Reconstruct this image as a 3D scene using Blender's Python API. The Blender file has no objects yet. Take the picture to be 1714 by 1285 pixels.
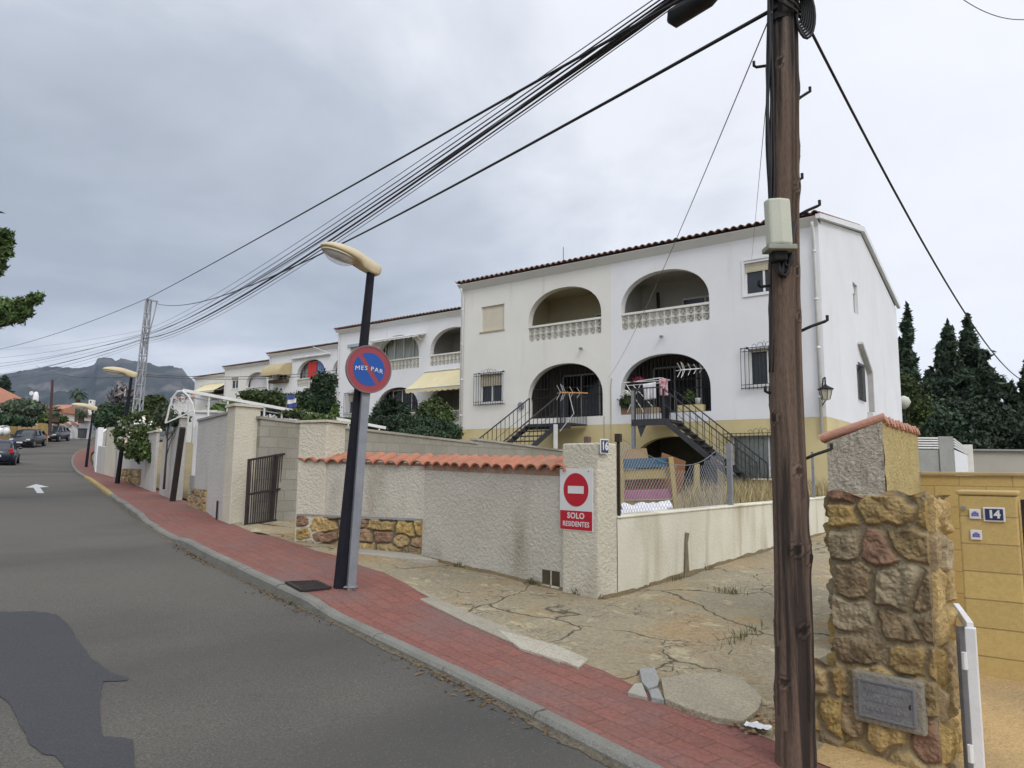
import bpy, bmesh, math, random
import numpy as np
from mathutils import Vector, Matrix, noise

SC = bpy.context.scene
COL = SC.collection
# ------------------------------------------------------------------ camera
FPX, PITCH, ROLL, YAW, EYE = 1203.6, .121, .0094, .6445, 1.6
Fh = np.array([-math.sin(YAW), math.cos(YAW), 0]); Rr = np.array([math.cos(YAW), math.sin(YAW), 0]); Zv = np.array([0, 0, 1.])
F2 = Fh*math.cos(PITCH)+Zv*math.sin(PITCH); U2 = Zv*math.cos(PITCH)-Fh*math.sin(PITCH)
CP = np.array([0, 0, EYE])
cr = Rr*math.cos(ROLL)+U2*math.sin(ROLL); cu = U2*math.cos(ROLL)-Rr*math.sin(ROLL)
cam = bpy.data.cameras.new('camera'); camo = bpy.data.objects.new('camera', cam); COL.objects.link(camo)
cam.sensor_width = 36; cam.lens = FPX/1714*36; cam.clip_start = .05; cam.clip_end = 12000
camo.matrix_world = Matrix(((cr[0], cu[0], -F2[0], 0), (cr[1], cu[1], -F2[1], 0), (cr[2], cu[2], -F2[2], EYE), (0, 0, 0, 1)))
SC.camera = camo
SC.view_settings.view_transform = 'Standard'; SC.view_settings.look = 'None'
SC.view_settings.exposure = 0.12; SC.view_settings.gamma = 1
# ------------------------------------------------------------------ sky
SUN = Vector((.62, -.42, .66)).normalized()
w = bpy.data.worlds.new('World'); SC.world = w; w.use_nodes = True
nt = w.node_tree; nt.nodes.clear(); N = nt.nodes.new; L = nt.links.new
out = N('ShaderNodeOutputWorld'); bg = N('ShaderNodeBackground'); bg.inputs[1].default_value = .1; L(bg.outputs[0], out.inputs[0])
sky = N('ShaderNodeTexSky'); sky.sky_type = 'NISHITA'; sky.sun_disc = False
sky.sun_elevation = math.asin(SUN.z); sky.sun_rotation = math.atan2(SUN.x, SUN.y)
tc = N('ShaderNodeTexCoord'); sx = N('ShaderNodeSeparateXYZ'); L(tc.outputs['Generated'], sx.inputs[0])
def wmath(op, a, b=None, cl=False):
    m = N('ShaderNodeMath'); m.operation = op; m.use_clamp = cl
    for i, v in enumerate((a, b)):
        if v is None: continue
        if isinstance(v, (int, float)): m.inputs[i].default_value = v
        else: L(v, m.inputs[i])
    return m.outputs[0]
# planar cloud-deck coordinates: direction divided by its height, so clouds flatten towards the horizon
zc = wmath('ADD', wmath('MAXIMUM', sx.outputs[2], 0.0), .22)
cx = wmath('DIVIDE', sx.outputs[0], zc); cy = wmath('DIVIDE', sx.outputs[1], zc)
cb = N('ShaderNodeCombineXYZ'); L(cx, cb.inputs[0]); L(cy, cb.inputs[1])
def wnoise(scale, detail, rough, off, dist=.4):
    mp = N('ShaderNodeMapping'); mp.inputs['Location'].default_value = off; L(cb.outputs[0], mp.inputs[0])
    n = N('ShaderNodeTexNoise'); n.inputs['Scale'].default_value = scale; n.inputs['Detail'].default_value = detail
    n.inputs['Roughness'].default_value = rough; n.inputs['Distortion'].default_value = dist; L(mp.outputs[0], n.inputs[0]); return n.outputs[0]
n1 = wnoise(.55, 5, .5, (3.1, 1.7, 0)); n2 = wnoise(1.7, 7, .55, (7.2, .4, 2))
nm = wmath('ADD', wmath('MULTIPLY', n1, .62), wmath('MULTIPLY', n2, .38))
# darker deck over the hills (far left of the street), thinner cloud over the sea side
side = N('ShaderNodeVectorMath'); side.operation = 'DOT_PRODUCT'; L(tc.outputs['Generated'], side.inputs[0])
sd = Rr*1.0; side.inputs[1].default_value = (sd[0], sd[1], 0)
nm2 = wmath('ADD', nm, wmath('MULTIPLY', side.outputs['Value'], .20))
lf = N('ShaderNodeMapRange'); L(side.outputs['Value'], lf.inputs[0]); lf.inputs[1].default_value = .15; lf.inputs[2].default_value = -.5; lf.inputs[3].default_value = 0; lf.inputs[4].default_value = 1
band = wmath('POWER', 2.718, wmath('MULTIPLY', wmath('POWER', wmath('ADD', sx.outputs[2], -.26), 2.0), -60.0))
low = N('ShaderNodeMapRange'); L(sx.outputs[2], low.inputs[0]); low.inputs[1].default_value = .20; low.inputs[2].default_value = .09; low.inputs[3].default_value = 0; low.inputs[4].default_value = 1
nm2 = wmath('ADD', wmath('ADD', nm2, wmath('MULTIPLY', wmath('MULTIPLY', band, lf.outputs[0]), -.15)), wmath('MULTIPLY', wmath('MULTIPLY', low.outputs[0], lf.outputs[0]), .08))
hi = N('ShaderNodeMapRange'); L(sx.outputs[2], hi.inputs[0]); hi.inputs[1].default_value = .32; hi.inputs[2].default_value = .52; hi.inputs[3].default_value = 0; hi.inputs[4].default_value = .09
nm2 = wmath('ADD', wmath('ADD', nm2, .05), wmath('MULTIPLY', hi.outputs[0], lf.outputs[0]))
rp = N('ShaderNodeValToRGB'); L(nm2, rp.inputs[0]); e = rp.color_ramp.elements
e[0].position = .30; e[0].color = (.30, .335, .39, 1); e[1].position = .74; e[1].color = (.72, .735, .785, 1)
m = e.new(.42); m.color = (.40, .435, .495, 1); m = e.new(.56); m.color = (.64, .66, .71, 1)
zen = N('ShaderNodeMapRange'); L(sx.outputs[2], zen.inputs[0]); zen.inputs[1].default_value = .55; zen.inputs[2].default_value = .95
zen.inputs[3].default_value = 1; zen.inputs[4].default_value = 1.5
glow = N('ShaderNodeVectorMath'); glow.operation = 'DOT_PRODUCT'; L(tc.outputs['Generated'], glow.inputs[0]); glow.inputs[1].default_value = SUN
gl = N('ShaderNodeMapRange'); L(glow.outputs['Value'], gl.inputs[0]); gl.inputs[1].default_value = .45; gl.inputs[2].default_value = 1; gl.inputs[3].default_value = 1; gl.inputs[4].default_value = 1.8
kk = wmath('MULTIPLY', wmath('MULTIPLY', zen.outputs[0], gl.outputs[0]), 13.3)
cm = N('ShaderNodeVectorMath'); cm.operation = 'SCALE'; L(rp.outputs[0], cm.inputs[0]); L(kk, cm.inputs['Scale'])
mx = N('ShaderNodeMixRGB'); mx.inputs[0].default_value = .94; L(sky.outputs[0], mx.inputs[1]); L(cm.outputs[0], mx.inputs[2]); L(mx.outputs[0], bg.inputs[0])
sun = bpy.data.lights.new('sun', 'SUN'); sun.energy = 1.0; sun.angle = math.radians(20); sun.color = (1, .95, .87)
suno = bpy.data.objects.new('sun', sun); COL.objects.link(suno); suno.rotation_euler = SUN.to_track_quat('Z', 'Y').to_euler()

# ------------------------------------------------------------------ measuring helpers (camera ray meets a real plane)
def ray(px, py):
    a, b = px-857, py-642.5; c, s = math.cos(ROLL), math.sin(ROLL)
    return Rr*(a*c+b*s)/FPX-U2*(-a*s+b*c)/FPX+F2
def hit(px, py, n, k):
    d = ray(px, py); n = np.array(n, float); return Vector(CP+d*((k-n@CP)/(n@d)))
def onX(px, py, v): return hit(px, py, (1, 0, 0), v)
def onY(px, py, v): return hit(px, py, (0, 1, 0), v)
def onZ(px, py, v): return hit(px, py, (0, 0, 1), v)
def at(px, py, dep): return Vector(CP+ray(px, py)*dep)
def onW(px, py, A, B):
    n = (-(B[1]-A[1]), B[0]-A[0], 0); return hit(px, py, n, n[0]*A[0]+n[1]*A[1])
def up(base, px, py): return hit(px, py, Fh, float(Fh@np.array(base)))
PR = [(-60, -1.9), (-40, -1.6), (-20, -.85), (0, 0), (8, .35), (28, 1.15), (50, 1.68), (60, 2.2), (73, 3.25), (82, 4.04), (100, 5.3), (150, 8), (300, 9)]
def zs(s): return float(np.interp(s, [p[0] for p in PR], [p[1] for p in PR]))
def zr(x, y): return zs(-.945*x+.326*y)
def onG(px, py, dz=0):
    d = ray(px, py); t = .5
    while t < 500:
        q = CP+d*t
        if q[2] <= zr(q[0], q[1])+dz: return Vector(q)
        t *= 1.001
    return Vector(q)
def P2(x, y, dz=0): return Vector((x, y, zr(x, y)+dz))

# ------------------------------------------------------------------ object helpers
def tag(o, label=None, cat=None, group=None, kind=None):
    if label: o['label'] = label
    if cat: o['category'] = cat
    if group: o['group'] = group
    if kind: o['kind'] = kind
    return o
def thing(name, loc, label, cat, group=None):
    o = bpy.data.objects.new(name, None); COL.objects.link(o); o.location = loc; o.empty_display_size = .1
    return tag(o, label, cat, group)
def wloc(o):
    v = Vector((0, 0, 0))
    while o: v += o.location; o = o.parent
    return v
def copy_tree(o, parent=None):
    c = o.copy(); COL.objects.link(c); c.parent = parent
    for ch in [k for k in COL.objects if k.parent == o and k != c]: copy_tree(ch, c)
    return c
class MB:
    def __init__(s): s.v = []; s.f = []; s.c = []; s.usec = False
    def add(s, vs, fs, col=None):
        n = len(s.v); s.v += [tuple(x) for x in vs]; s.f += [tuple(i+n for i in f) for f in fs]
        s.c += [col or (1, 1, 1)]*len(vs)
        if col: s.usec = True
        return s
    def obox(s, c, a, b, d, col=None):
        c, a, b, d = map(Vector, (c, a, b, d))
        vs = [c+a*i+b*j+d*k for k in (-1, 1) for j in (-1, 1) for i in (-1, 1)]
        return s.add(vs, [(0, 2, 3, 1), (4, 5, 7, 6), (0, 1, 5, 4), (2, 6, 7, 3), (0, 4, 6, 2), (1, 3, 7, 5)], col)
    def box(s, x0, x1, y0, y1, z0, z1, col=None):
        return s.obox(((x0+x1)/2, (y0+y1)/2, (z0+z1)/2), ((x1-x0)/2, 0, 0), (0, (y1-y0)/2, 0), (0, 0, (z1-z0)/2), col)
    def bar(s, p, q, w, h=None, upv=(0, 0, 1)):
        p, q = Vector(p), Vector(q); d = q-p; h = h or w
        a = d.cross(Vector(upv))
        if a.length < 1e-6: a = d.cross(Vector((1, 0, 0)))
        a.normalize(); b = a.cross(d).normalized()
        return s.obox((p+q)/2, a*w/2, d/2, b*h/2)
    def prism(s, pts, vec):
        pts = [Vector(p) for p in pts]; vec = Vector(vec); n = len(pts)
        nrm = Vector((0, 0, 0))
        for i in range(n): nrm += pts[i].cross(pts[(i+1) % n])
        if nrm.dot(vec) > 0: pts = pts[::-1]
        return s.add(pts+[p+vec for p in pts], [tuple(range(n))]+[tuple(range(2*n-1, n-1, -1))]+[(i, i+n, (i+1) % n+n, (i+1) % n) for i in range(n)])
    def tube(s, path, r, n=8, r2=None, cap=True):
        path = [Vector(p) for p in path]; m = len(path); vs = []; fs = []; pa = None
        for i, p in enumerate(path):
            d = (path[min(i+1, m-1)]-path[max(i-1, 0)]).normalized()
            if pa is None: a = d.cross(Vector((0, 0, 1))) if abs(d.z) < .95 else d.cross(Vector((1, 0, 0)))
            else: a = pa-d*pa.dot(d)
            a.normalize(); pa = a; b = d.cross(a)
            if callable(r): rr = r(i/(m-1))
            else: rr = r if r2 is None else r+(r2-r)*i/(m-1)
            for k in range(n):
                t = 2*math.pi*k/n; vs.append(p+(a*math.cos(t)+b*math.sin(t))*rr)
        for i in range(m-1):
            for k in range(n): fs.append((i*n+k, i*n+(k+1) % n, (i+1)*n+(k+1) % n, (i+1)*n+k))
        if cap: fs += [tuple(range(n-1, -1, -1)), tuple(range((m-1)*n, m*n))]
        return s.add(vs, fs)
    def lathe(s, c, prof, n=16):
        vs = []; fs = []; c = Vector(c)
        for r, z in prof:
            for k in range(n):
                t = 2*math.pi*k/n; vs.append(c+Vector((r*math.cos(t), r*math.sin(t), z)))
        for i in range(len(prof)-1):
            for k in range(n): fs.append((i*n+k, i*n+(k+1) % n, (i+1)*n+(k+1) % n, (i+1)*n+k))
        fs += [tuple(range(n-1, -1, -1)), tuple(range((len(prof)-1)*n, len(prof)*n))]
        return s.add(vs, fs)
    def grid(s, fn, nu, nv, cfn=None):
        n0 = len(s.v)
        for j in range(nv+1):
            for i in range(nu+1):
                s.v.append(tuple(fn(i/nu, j/nv)))
                if cfn: s.c.append(cfn(i/nu, j/nv)); s.usec = True
                else: s.c.append((1, 1, 1))
        for j in range(nv):
            for i in range(nu):
                a = n0+j*(nu+1)+i; s.f.append((a, a+1, a+nu+2, a+nu+1))
        return s
    def ring(s, c, a, b, r0, r1, th, n=24):   # annulus in plane a,b with thickness along a x b
        c, a, b = map(Vector, (c, a, b)); nn = a.cross(b)*th; vs = []; fs = []
        for k in range(n):
            t = 2*math.pi*k/n; d = a*math.cos(t)+b*math.sin(t)
            vs += [c+d*r0, c+d*r1, c+d*r1+nn, c+d*r0+nn]
        for k in range(n):
            p, q = 4*k, 4*((k+1) % n)
            for j in range(4): fs.append((p+j, q+j, q+(j+1) % 4, p+(j+1) % 4))
        return s.add(vs, fs)
    def disc(s, c, a, b, r, th, n=40):
        c, a, b = map(Vector, (c, a, b))
        return s.prism([c+(a*math.cos(2*math.pi*k/n)+b*math.sin(2*math.pi*k/n))*r for k in range(n)], a.cross(b)*th)
    def build(s, name, mat, parent=None, smooth=False, bevel=0, solid=0, fix=True):
        me = bpy.data.meshes.new(name); off = wloc(parent) if parent else Vector((0, 0, 0))
        me.from_pydata([(x-off.x, y-off.y, z-off.z) for x, y, z in s.v], [], s.f)
        if s.usec:
            at_ = me.color_attributes.new('Col', 'FLOAT_COLOR', 'POINT')
            at_.data.foreach_set('color', [k for c in s.c for k in (c[0], c[1], c[2], 1)])
        if fix:
            bm = bmesh.new(); bm.from_mesh(me); bmesh.ops.recalc_face_normals(bm, faces=bm.faces); bm.to_mesh(me); bm.free()
        if smooth: me.polygons.foreach_set('use_smooth', [True]*len(me.polygons))
        me.materials.append(mat); o = bpy.data.objects.new(name, me); COL.objects.link(o)
        if parent: o.parent = parent
        if solid:
            md = o.modifiers.new('solid', 'SOLIDIFY'); md.thickness = solid; md.offset = -1
        if bevel:
            md = o.modifiers.new('bevel', 'BEVEL'); md.width = bevel; md.segments = 2; md.limit_method = 'ANGLE'; md.angle_limit = math.radians(40)
        return o
def fill_holes(outline, holes, f3, thick):
    """2-D outline with holes -> solid slab; f3(u,v) gives the front point, thick the vector to the back."""
    bm = bmesh.new(); loops = []
    for lp in [outline]+holes:
        vs = [bm.verts.new((u, v, 0)) for u, v in lp]; loops.append(vs)
        for i in range(len(vs)): bm.edges.new((vs[i], vs[(i+1) % len(vs)]))
    bmesh.ops.triangle_fill(bm, use_beauty=True, use_dissolve=False, edges=bm.edges[:])
    bm.verts.index_update(); V2 = [(v.co.x, v.co.y) for v in bm.verts]; n = len(V2); th = Vector(thick)
    front = [Vector(f3(u, v)) for u, v in V2]
    fs = [tuple(v.index for v in f.verts) for f in bm.faces]
    mb = MB(); allf = fs+[tuple(i+n for i in f[::-1]) for f in fs]; k = 0
    for vs in loops:
        ids = [v.index for v in vs]
        for i in range(len(ids)): a, b = ids[i], ids[(i+1) % len(ids)]; allf.append((a, b, b+n, a+n))
    mb.add(front+[p+th for p in front], allf); bm.free(); return mb
def text_mesh(txt, size, extr=.003, bold=0.0, sp=1.0):
    cu_ = bpy.data.curves.new('t', 'FONT'); cu_.body = txt; cu_.size = size; cu_.extrude = extr; cu_.offset = bold
    cu_.align_x = 'CENTER'; cu_.align_y = 'CENTER'; cu_.resolution_u = 3; cu_.space_character = sp
    ob = bpy.data.objects.new('t', cu_); COL.objects.link(ob); bpy.context.view_layer.update()
    me = bpy.data.meshes.new_from_object(ob.evaluated_get(bpy.context.evaluated_depsgraph_get()))
    bpy.data.objects.remove(ob); return me
def put_text(name, txt, c, a, b, size, mat, parent, bold=0, sxx=1., warp=None, extr=.003, sp=1.0):
    me = text_mesh(txt, size, extr, bold, sp); c, a, b = map(Vector, (c, a, b)); n = a.cross(b); off = wloc(parent) if parent else Vector((0, 0, 0))
    for v in me.vertices:
        x, y, z = v.co
        if warp: x, y = warp(x, y)
        v.co = c+a*x*sxx+b*y+n*z-off
    me.materials.clear(); me.materials.append(mat); o = bpy.data.objects.new(name, me); COL.objects.link(o); o.parent = parent; return o

# ------------------------------------------------------------------ materials
def M(name, c1, c2=None, scale=3, rough=.85, bump=0, bscale=40, fine=0, fscale=60, metal=0, stretch=None, stain=None, attr=False, spec=.3, rot=None, bdist=.02, trans=0):
    m = bpy.data.materials.new(name); m.use_nodes = True; t = m.node_tree; n = t.nodes.new; l = t.links.new; b = t.nodes['Principled BSDF']
    b.inputs['Roughness'].default_value = rough; b.inputs['Metallic'].default_value = metal; b.inputs['Specular IOR Level'].default_value = spec
    tc_ = n('ShaderNodeTexCoord'); mp = n('ShaderNodeMapping'); l(tc_.outputs['Object'], mp.inputs[0])
    if stretch: mp.inputs['Scale'].default_value = stretch
    if rot: mp.inputs['Rotation'].default_value = rot
    def nz(sc, det=5, r=.6):
        x = n('ShaderNodeTexNoise'); x.inputs['Scale'].default_value = sc; x.inputs['Detail'].default_value = det; x.inputs['Roughness'].default_value = r; l(mp.outputs[0], x.inputs[0]); return x
    def mix(f, a, c, mode='MIX'):
        x = n('ShaderNodeMixRGB'); x.blend_type = mode
        for i, v in zip((0, 1, 2), (f, a, c)):
            if isinstance(v, float): x.inputs[i].default_value = v
            elif isinstance(v, tuple): x.inputs[i].default_value = (*v, 1)
            else: l(v, x.inputs[i])
        return x.outputs[0]
    def ramp(s, lo, hi):
        x = n('ShaderNodeMapRange'); l(s, x.inputs[0]); x.inputs[1].default_value = lo; x.inputs[2].default_value = hi; return x.outputs[0]
    c2 = c2 or tuple(v*.85 for v in c1)
    col = mix(ramp(nz(scale).outputs[0], .35, .65), c1, c2)
    if fine: col = mix(float(fine), col, mix(ramp(nz(fscale, 3, .7).outputs[0], .3, .7), tuple(v*.45 for v in c2), tuple(min(1, v*1.5) for v in c1)))
    if stain:
        sc_, lo, hi, cc, st = stain
        mp2 = n('ShaderNodeMapping'); l(tc_.outputs['Object'], mp2.inputs[0]); mp2.inputs['Scale'].default_value = st
        x = n('ShaderNodeTexNoise'); x.inputs['Scale'].default_value = sc_; x.inputs['Detail'].default_value = 6; l(mp2.outputs[0], x.inputs[0])
        col = mix(ramp(x.outputs[0], lo, hi), col, cc)
    if attr:
        a_ = n('ShaderNodeAttribute'); a_.attribute_name = 'Col'; col = mix(1.0, col, a_.outputs['Color'], 'MULTIPLY')
    l(col, b.inputs['Base Color'])
    if bump:
        bp = n('ShaderNodeBump'); bp.inputs['Strength'].default_value = bump; bp.inputs['Distance'].default_value = bdist
        l(nz(bscale, 4, .65).outputs[0], bp.inputs['Height']); l(bp.outputs[0], b.inputs['Normal'])
    m['_'] = 1
    return m
def leafmat(name, c, c2=None):
    m = M(name, c, c2 or tuple(v*.6 for v in c), scale=1.5, rough=.65, attr=True, spec=.25)
    b = m.node_tree.nodes['Principled BSDF']; b.inputs['Subsurface Weight'].default_value = 0
    return m
def brickmat(name, c1, c2, cm, bw, bh, ms, rot=0, swap=None, rough=.85, bump=.4, offset=.5, noisec=None, nsc=2, nlo=.45, nhi=.7, fine=.25):
    m = bpy.data.materials.new(name); m.use_nodes = True; t = m.node_tree; n = t.nodes.new; l = t.links.new; b = t.nodes['Principled BSDF']
    b.inputs['Roughness'].default_value = rough; b.inputs['Specular IOR Level'].default_value = .3
    tc_ = n('ShaderNodeTexCoord'); src = tc_.outputs['Object']
    if swap:
        sp = n('ShaderNodeSeparateXYZ'); l(src, sp.inputs[0]); cb_ = n('ShaderNodeCombineXYZ')
        l(sp.outputs[swap[0]], cb_.inputs[0]); l(sp.outputs[swap[1]], cb_.inputs[1]); src = cb_.outputs[0]
    mp = n('ShaderNodeMapping'); mp.inputs['Rotation'].default_value = (0, 0, rot); mp.inputs['Location'].default_value = (.9, 0, 0); l(src, mp.inputs[0])
    br = n('ShaderNodeTexBrick'); l(mp.outputs[0], br.inputs[0]); br.offset = offset
    br.inputs['Color1'].default_value = (*c1, 1); br.inputs['Color2'].default_value = (*c2, 1); br.inputs['Mortar'].default_value = (*cm, 1)
    br.inputs['Scale'].default_value = 1; br.inputs['Brick Width'].default_value = bw; br.inputs['Row Height'].default_value = bh
    br.inputs['Mortar Size'].default_value = ms; br.inputs['Mortar Smooth'].default_value = .3; br.inputs['Bias'].default_value = 0
    col = br.outputs[0]
    def nz(sc, r=.6):
        x = n('ShaderNodeTexNoise'); x.inputs['Scale'].default_value = sc; x.inputs['Detail'].default_value = 6; x.inputs['Roughness'].default_value = r; l(tc_.outputs['Object'], x.inputs[0]); return x.outputs[0]
    def rg(s, lo, hi, a=0, z=1):
        x = n('ShaderNodeMapRange'); l(s, x.inputs[0]); x.inputs[1].default_value = lo; x.inputs[2].default_value = hi; x.inputs[3].default_value = a; x.inputs[4].default_value = z; return x.outputs[0]
    if noisec:
        x = n('ShaderNodeMixRGB'); l(rg(nz(nsc), nlo, nhi), x.inputs[0]); l(col, x.inputs[1]); x.inputs[2].default_value = (*noisec, 1); col = x.outputs[0]
    x = n('ShaderNodeMixRGB'); x.blend_type = 'MULTIPLY'; x.inputs[0].default_value = 1; l(col, x.inputs[1])
    g = n('ShaderNodeCombineXYZ'); v = rg(nz(35, .7), .3, .7, 1-fine, 1+fine); [l(v, g.inputs[i]) for i in range(3)]; l(g.outputs[0], x.inputs[2]); col = x.outputs[0]
    l(col, b.inputs['Base Color'])
    bp = n('ShaderNodeBump'); bp.inputs['Strength'].default_value = bump; bp.inputs['Distance'].default_value = .01
    ad = n('ShaderNodeMath'); ad.operation = 'ADD'; l(rg(br.outputs['Fac'], 0, 1, 1, 0), ad.inputs[0]); l(rg(nz(60, .7), 0, 1, 0, .6), ad.inputs[1]); l(ad.outputs[0], bp.inputs['Height']); l(bp.outputs[0], b.inputs['Normal'])
    return m
def glassmat(name, c=(.03, .035, .04), rough=.08):
    return M(name, c, tuple(v*.7 for v in c), rough=rough, spec=.6)
white = M('stucco_white', (.73, .735, .75), (.68, .685, .705), .6, .9, .4, 50, fine=.06, stain=(2.0, .63, .92, (.53, .52, .48), (1, 1, .12)))
cream = M('stucco_cream', (.72, .705, .66), (.67, .655, .61), .6, .9, .4, 50, fine=.06, stain=(2.0, .61, .92, (.52, .49, .41), (1, 1, .12)))
yellow = M('stucco_yellow', (.60, .51, .28), (.54, .45, .24), .8, .9, .4, 50, fine=.06, stain=(1.2, .55, .8, (.40, .33, .19), (1, 1, .4)))
plaster = M('rough_plaster_wall', (.54, .51, .435), (.46, .435, .37), 1.2, .95, 1, 24, fine=.12, fscale=45, bdist=.03, stain=(1.6, .56, .85, (.27, .235, .17), (1, 1, .35)))
plaster_l = M('rough_plaster_light', (.61, .57, .46), (.53, .49, .39), 1.2, .95, 1, 26, fine=.12, fscale=45, bdist=.03, stain=(1.6, .57, .85, (.32, .28, .19), (1, 1, .35)))
plaster_g = M('rough_plaster_grey', (.52, .50, .465), (.45, .43, .40), 1.2, .95, 1, 22, fine=.16, bdist=.03, stain=(1.4, .57, .85, (.25, .23, .2), (1, 1, .3)))
wallsmooth = M('driveway_wall_render', (.66, .63, .52), (.57, .54, .43), 1.1, .92, .5, 30, fine=.08, stain=(2.6, .50, .78, (.35, .30, .19), (1, 1, .18)))
conc = M('concrete', (.36, .34, .29), (.28, .26, .215), 1.5, .9, .5, 30, fine=.25, stain=(1.0, .5, .7, (.20, .175, .12), (1, 1, 1)))
concg = M('concrete_grey', (.30, .30, .285), (.24, .24, .225), 2, .9, .6, 40, fine=.3)
kerbm = M('kerb_stone', (.21, .205, .18), (.145, .14, .12), 3, .9, .7, 35, fine=.35, fscale=90)
kerby = M('kerb_yellow_paint', (.42, .30, .09), (.24, .21, .13), 6, .8, .5, 35, fine=.3)
asph = M('asphalt', (.112, .103, .088), (.078, .073, .063), .45, .88, .9, 110, fine=.62, fscale=75, bdist=.006, stain=(.35, .48, .68, (.060, .058, .053), (1, .5, 1)))
def aggregate(m, sc, lo, c, amt):
    t = m.node_tree; n = t.nodes.new; l = t.links.new; b = t.nodes['Principled BSDF']; src = b.inputs['Base Color'].links[0].from_socket; tc_ = n('ShaderNodeTexCoord')
    vo = n('ShaderNodeTexVoronoi'); vo.inputs['Scale'].default_value = sc; l(tc_.outputs['Object'], vo.inputs[0]); r1 = n('ShaderNodeMapRange'); l(vo.outputs['Distance'], r1.inputs[0]); r1.inputs[1].default_value = .28; r1.inputs[2].default_value = .18
    sp = n('ShaderNodeSeparateColor'); l(vo.outputs['Color'], sp.inputs[0]); r2 = n('ShaderNodeMapRange'); l(sp.outputs[0], r2.inputs[0]); r2.inputs[1].default_value = lo; r2.inputs[2].default_value = 1; r2.inputs[4].default_value = amt
    mu = n('ShaderNodeMath'); mu.operation = 'MULTIPLY'; l(r1.outputs[0], mu.inputs[0]); l(r2.outputs[0], mu.inputs[1]); x = n('ShaderNodeMixRGB'); l(mu.outputs[0], x.inputs[0]); l(src, x.inputs[1]); x.inputs[2].default_value = (*c, 1); l(x.outputs[0], b.inputs['Base Color'])
aggregate(asph, 62, .55, (.24, .22, .18), .55)
patchm = M('asphalt_patch', (.050, .051, .055), (.042, .043, .047), 1.2, .8, .8, 110, fine=.5, fscale=75, bdist=.004)
paintw = M('road_paint', (.55, .55, .54), (.38, .38, .38), 9, .7, .3, 60, fine=.2)
soil = M('sandy_soil', (.48, .325, .145), (.38, .26, .125), 1.1, .95, .8, 25, fine=.35, fscale=70, bdist=.03, stain=(.8, .5, .7, (.25, .19, .11), (1, 1, 1)))
drysoil = M('garden_soil', (.27, .215, .12), (.19, .16, .09), 1.5, .95, .8, 20, fine=.3, bdist=.03)
tilem = M('terracotta_tile', (.43, .180, .105), (.32, .125, .08), 5, .85, .5, 30, fine=.3, attr=False, stain=(4, .48, .70, (.27, .14, .09), (1, 1, 1)))
rooft = M('old_roof_tile', (.25, .13, .088), (.16, .092, .068), 4, .85, .4, 25, fine=.3, stain=(2.0, .5, .7, (.16, .135, .105), (1, 1, 1)))
rooff = M('far_roof_tile', (.42, .19, .12), (.34, .155, .10), 1.2, .85, .3, 10, fine=.15)
black = M('black_iron', (.015, .015, .017), (.022, .021, .021), 5, .7, .1, 40, spec=.2)
pole_bl = M('black_lamp_paint', (.011, .011, .017), (.018, .017, .024), 5, .75, .1, 30, spec=.15)
brown_i = M('brown_iron', (.032, .026, .026), (.045, .035, .032), 5, .75, .2, 40, spec=.15)
galv = M('galvanised_steel', (.20, .21, .235), (.26, .27, .285), 8, .5, .1, 30, metal=.35, fine=.12)
whitep = M('white_paint', (.70, .70, .69), (.60, .60, .585), 3, .6, .1, 30, fine=.05)
offw = M('offwhite_block', (.68, .665, .61), (.60, .585, .53), 3, .8, .2, 40, fine=.06)
def clear_glass():
    m = bpy.data.materials.new('clear_window_glass'); m.use_nodes = True; t = m.node_tree; t.nodes.clear(); n = t.nodes.new; o = n('ShaderNodeOutputMaterial'); mx_ = n('ShaderNodeMixShader'); tr = n('ShaderNodeBsdfTransparent'); gl_ = n('ShaderNodeBsdfGlossy'); fr = n('ShaderNodeFresnel')
    fr.inputs[0].default_value = 1.5; gl_.inputs['Roughness'].default_value = .03; tr.inputs[0].default_value = (.93, .95, .94, 1); t.links.new(fr.outputs[0], mx_.inputs[0]); t.links.new(tr.outputs[0], mx_.inputs[1]); t.links.new(gl_.outputs[0], mx_.inputs[2]); t.links.new(mx_.outputs[0], o.inputs[0]); return m
clearg = clear_glass()
glass = glassmat('window_glass'); glassd = glassmat('dark_glass', (.012, .012, .014), .12)
dark = M('dark_interior', (.030, .028, .027), (.05, .045, .042), 2, .9)
intw = M('interior_plaster', (.46, .44, .40), (.40, .385, .35), 1, .9)
inty = M('interior_cream', (.50, .45, .31), (.44, .40, .27), 1, .9)
shutm = M('roller_shutter', (.55, .49, .37), (.50, .45, .34), 3, .7)
curt = M('curtain_cloth', (.74, .75, .70), (.58, .60, .56), 9, .9, stretch=(6, 6, .2))
awnm = M('cream_awning_cloth', (.66, .58, .37), (.60, .53, .33), 2, .85)
redc = M('red_curtain', (.52, .055, .05), (.42, .04, .045), 5, .85); bluec = M('blue_curtain', (.17, .24, .44), (.13, .19, .37), 5, .85)
lampm = M('cream_lamp_shell', (.56, .47, .30), (.51, .43, .28), 4, .45, fine=.05)
cablem = M('black_cable', (.012, .012, .014), (.02, .02, .022), 8, .6)
boxm = M('grey_green_plastic', (.50, .51, .42), (.46, .47, .385), 3, .5, fine=.05)
signred = M('sign_red', (.45, .012, .025), (.40, .010, .022), 4, .4, spec=.4); nored = M('faded_sign_red', (.29, .050, .062), (.25, .048, .058), 4, .5); noblue = M('sign_blue', (.010, .075, .33), (.012, .07, .29), 4, .4)
signw = M('sign_white', (.66, .66, .65), (.60, .60, .59), 4, .45); navy = M('navy_enamel', (.03, .038, .10), (.03, .035, .09), 4, .35)
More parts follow.
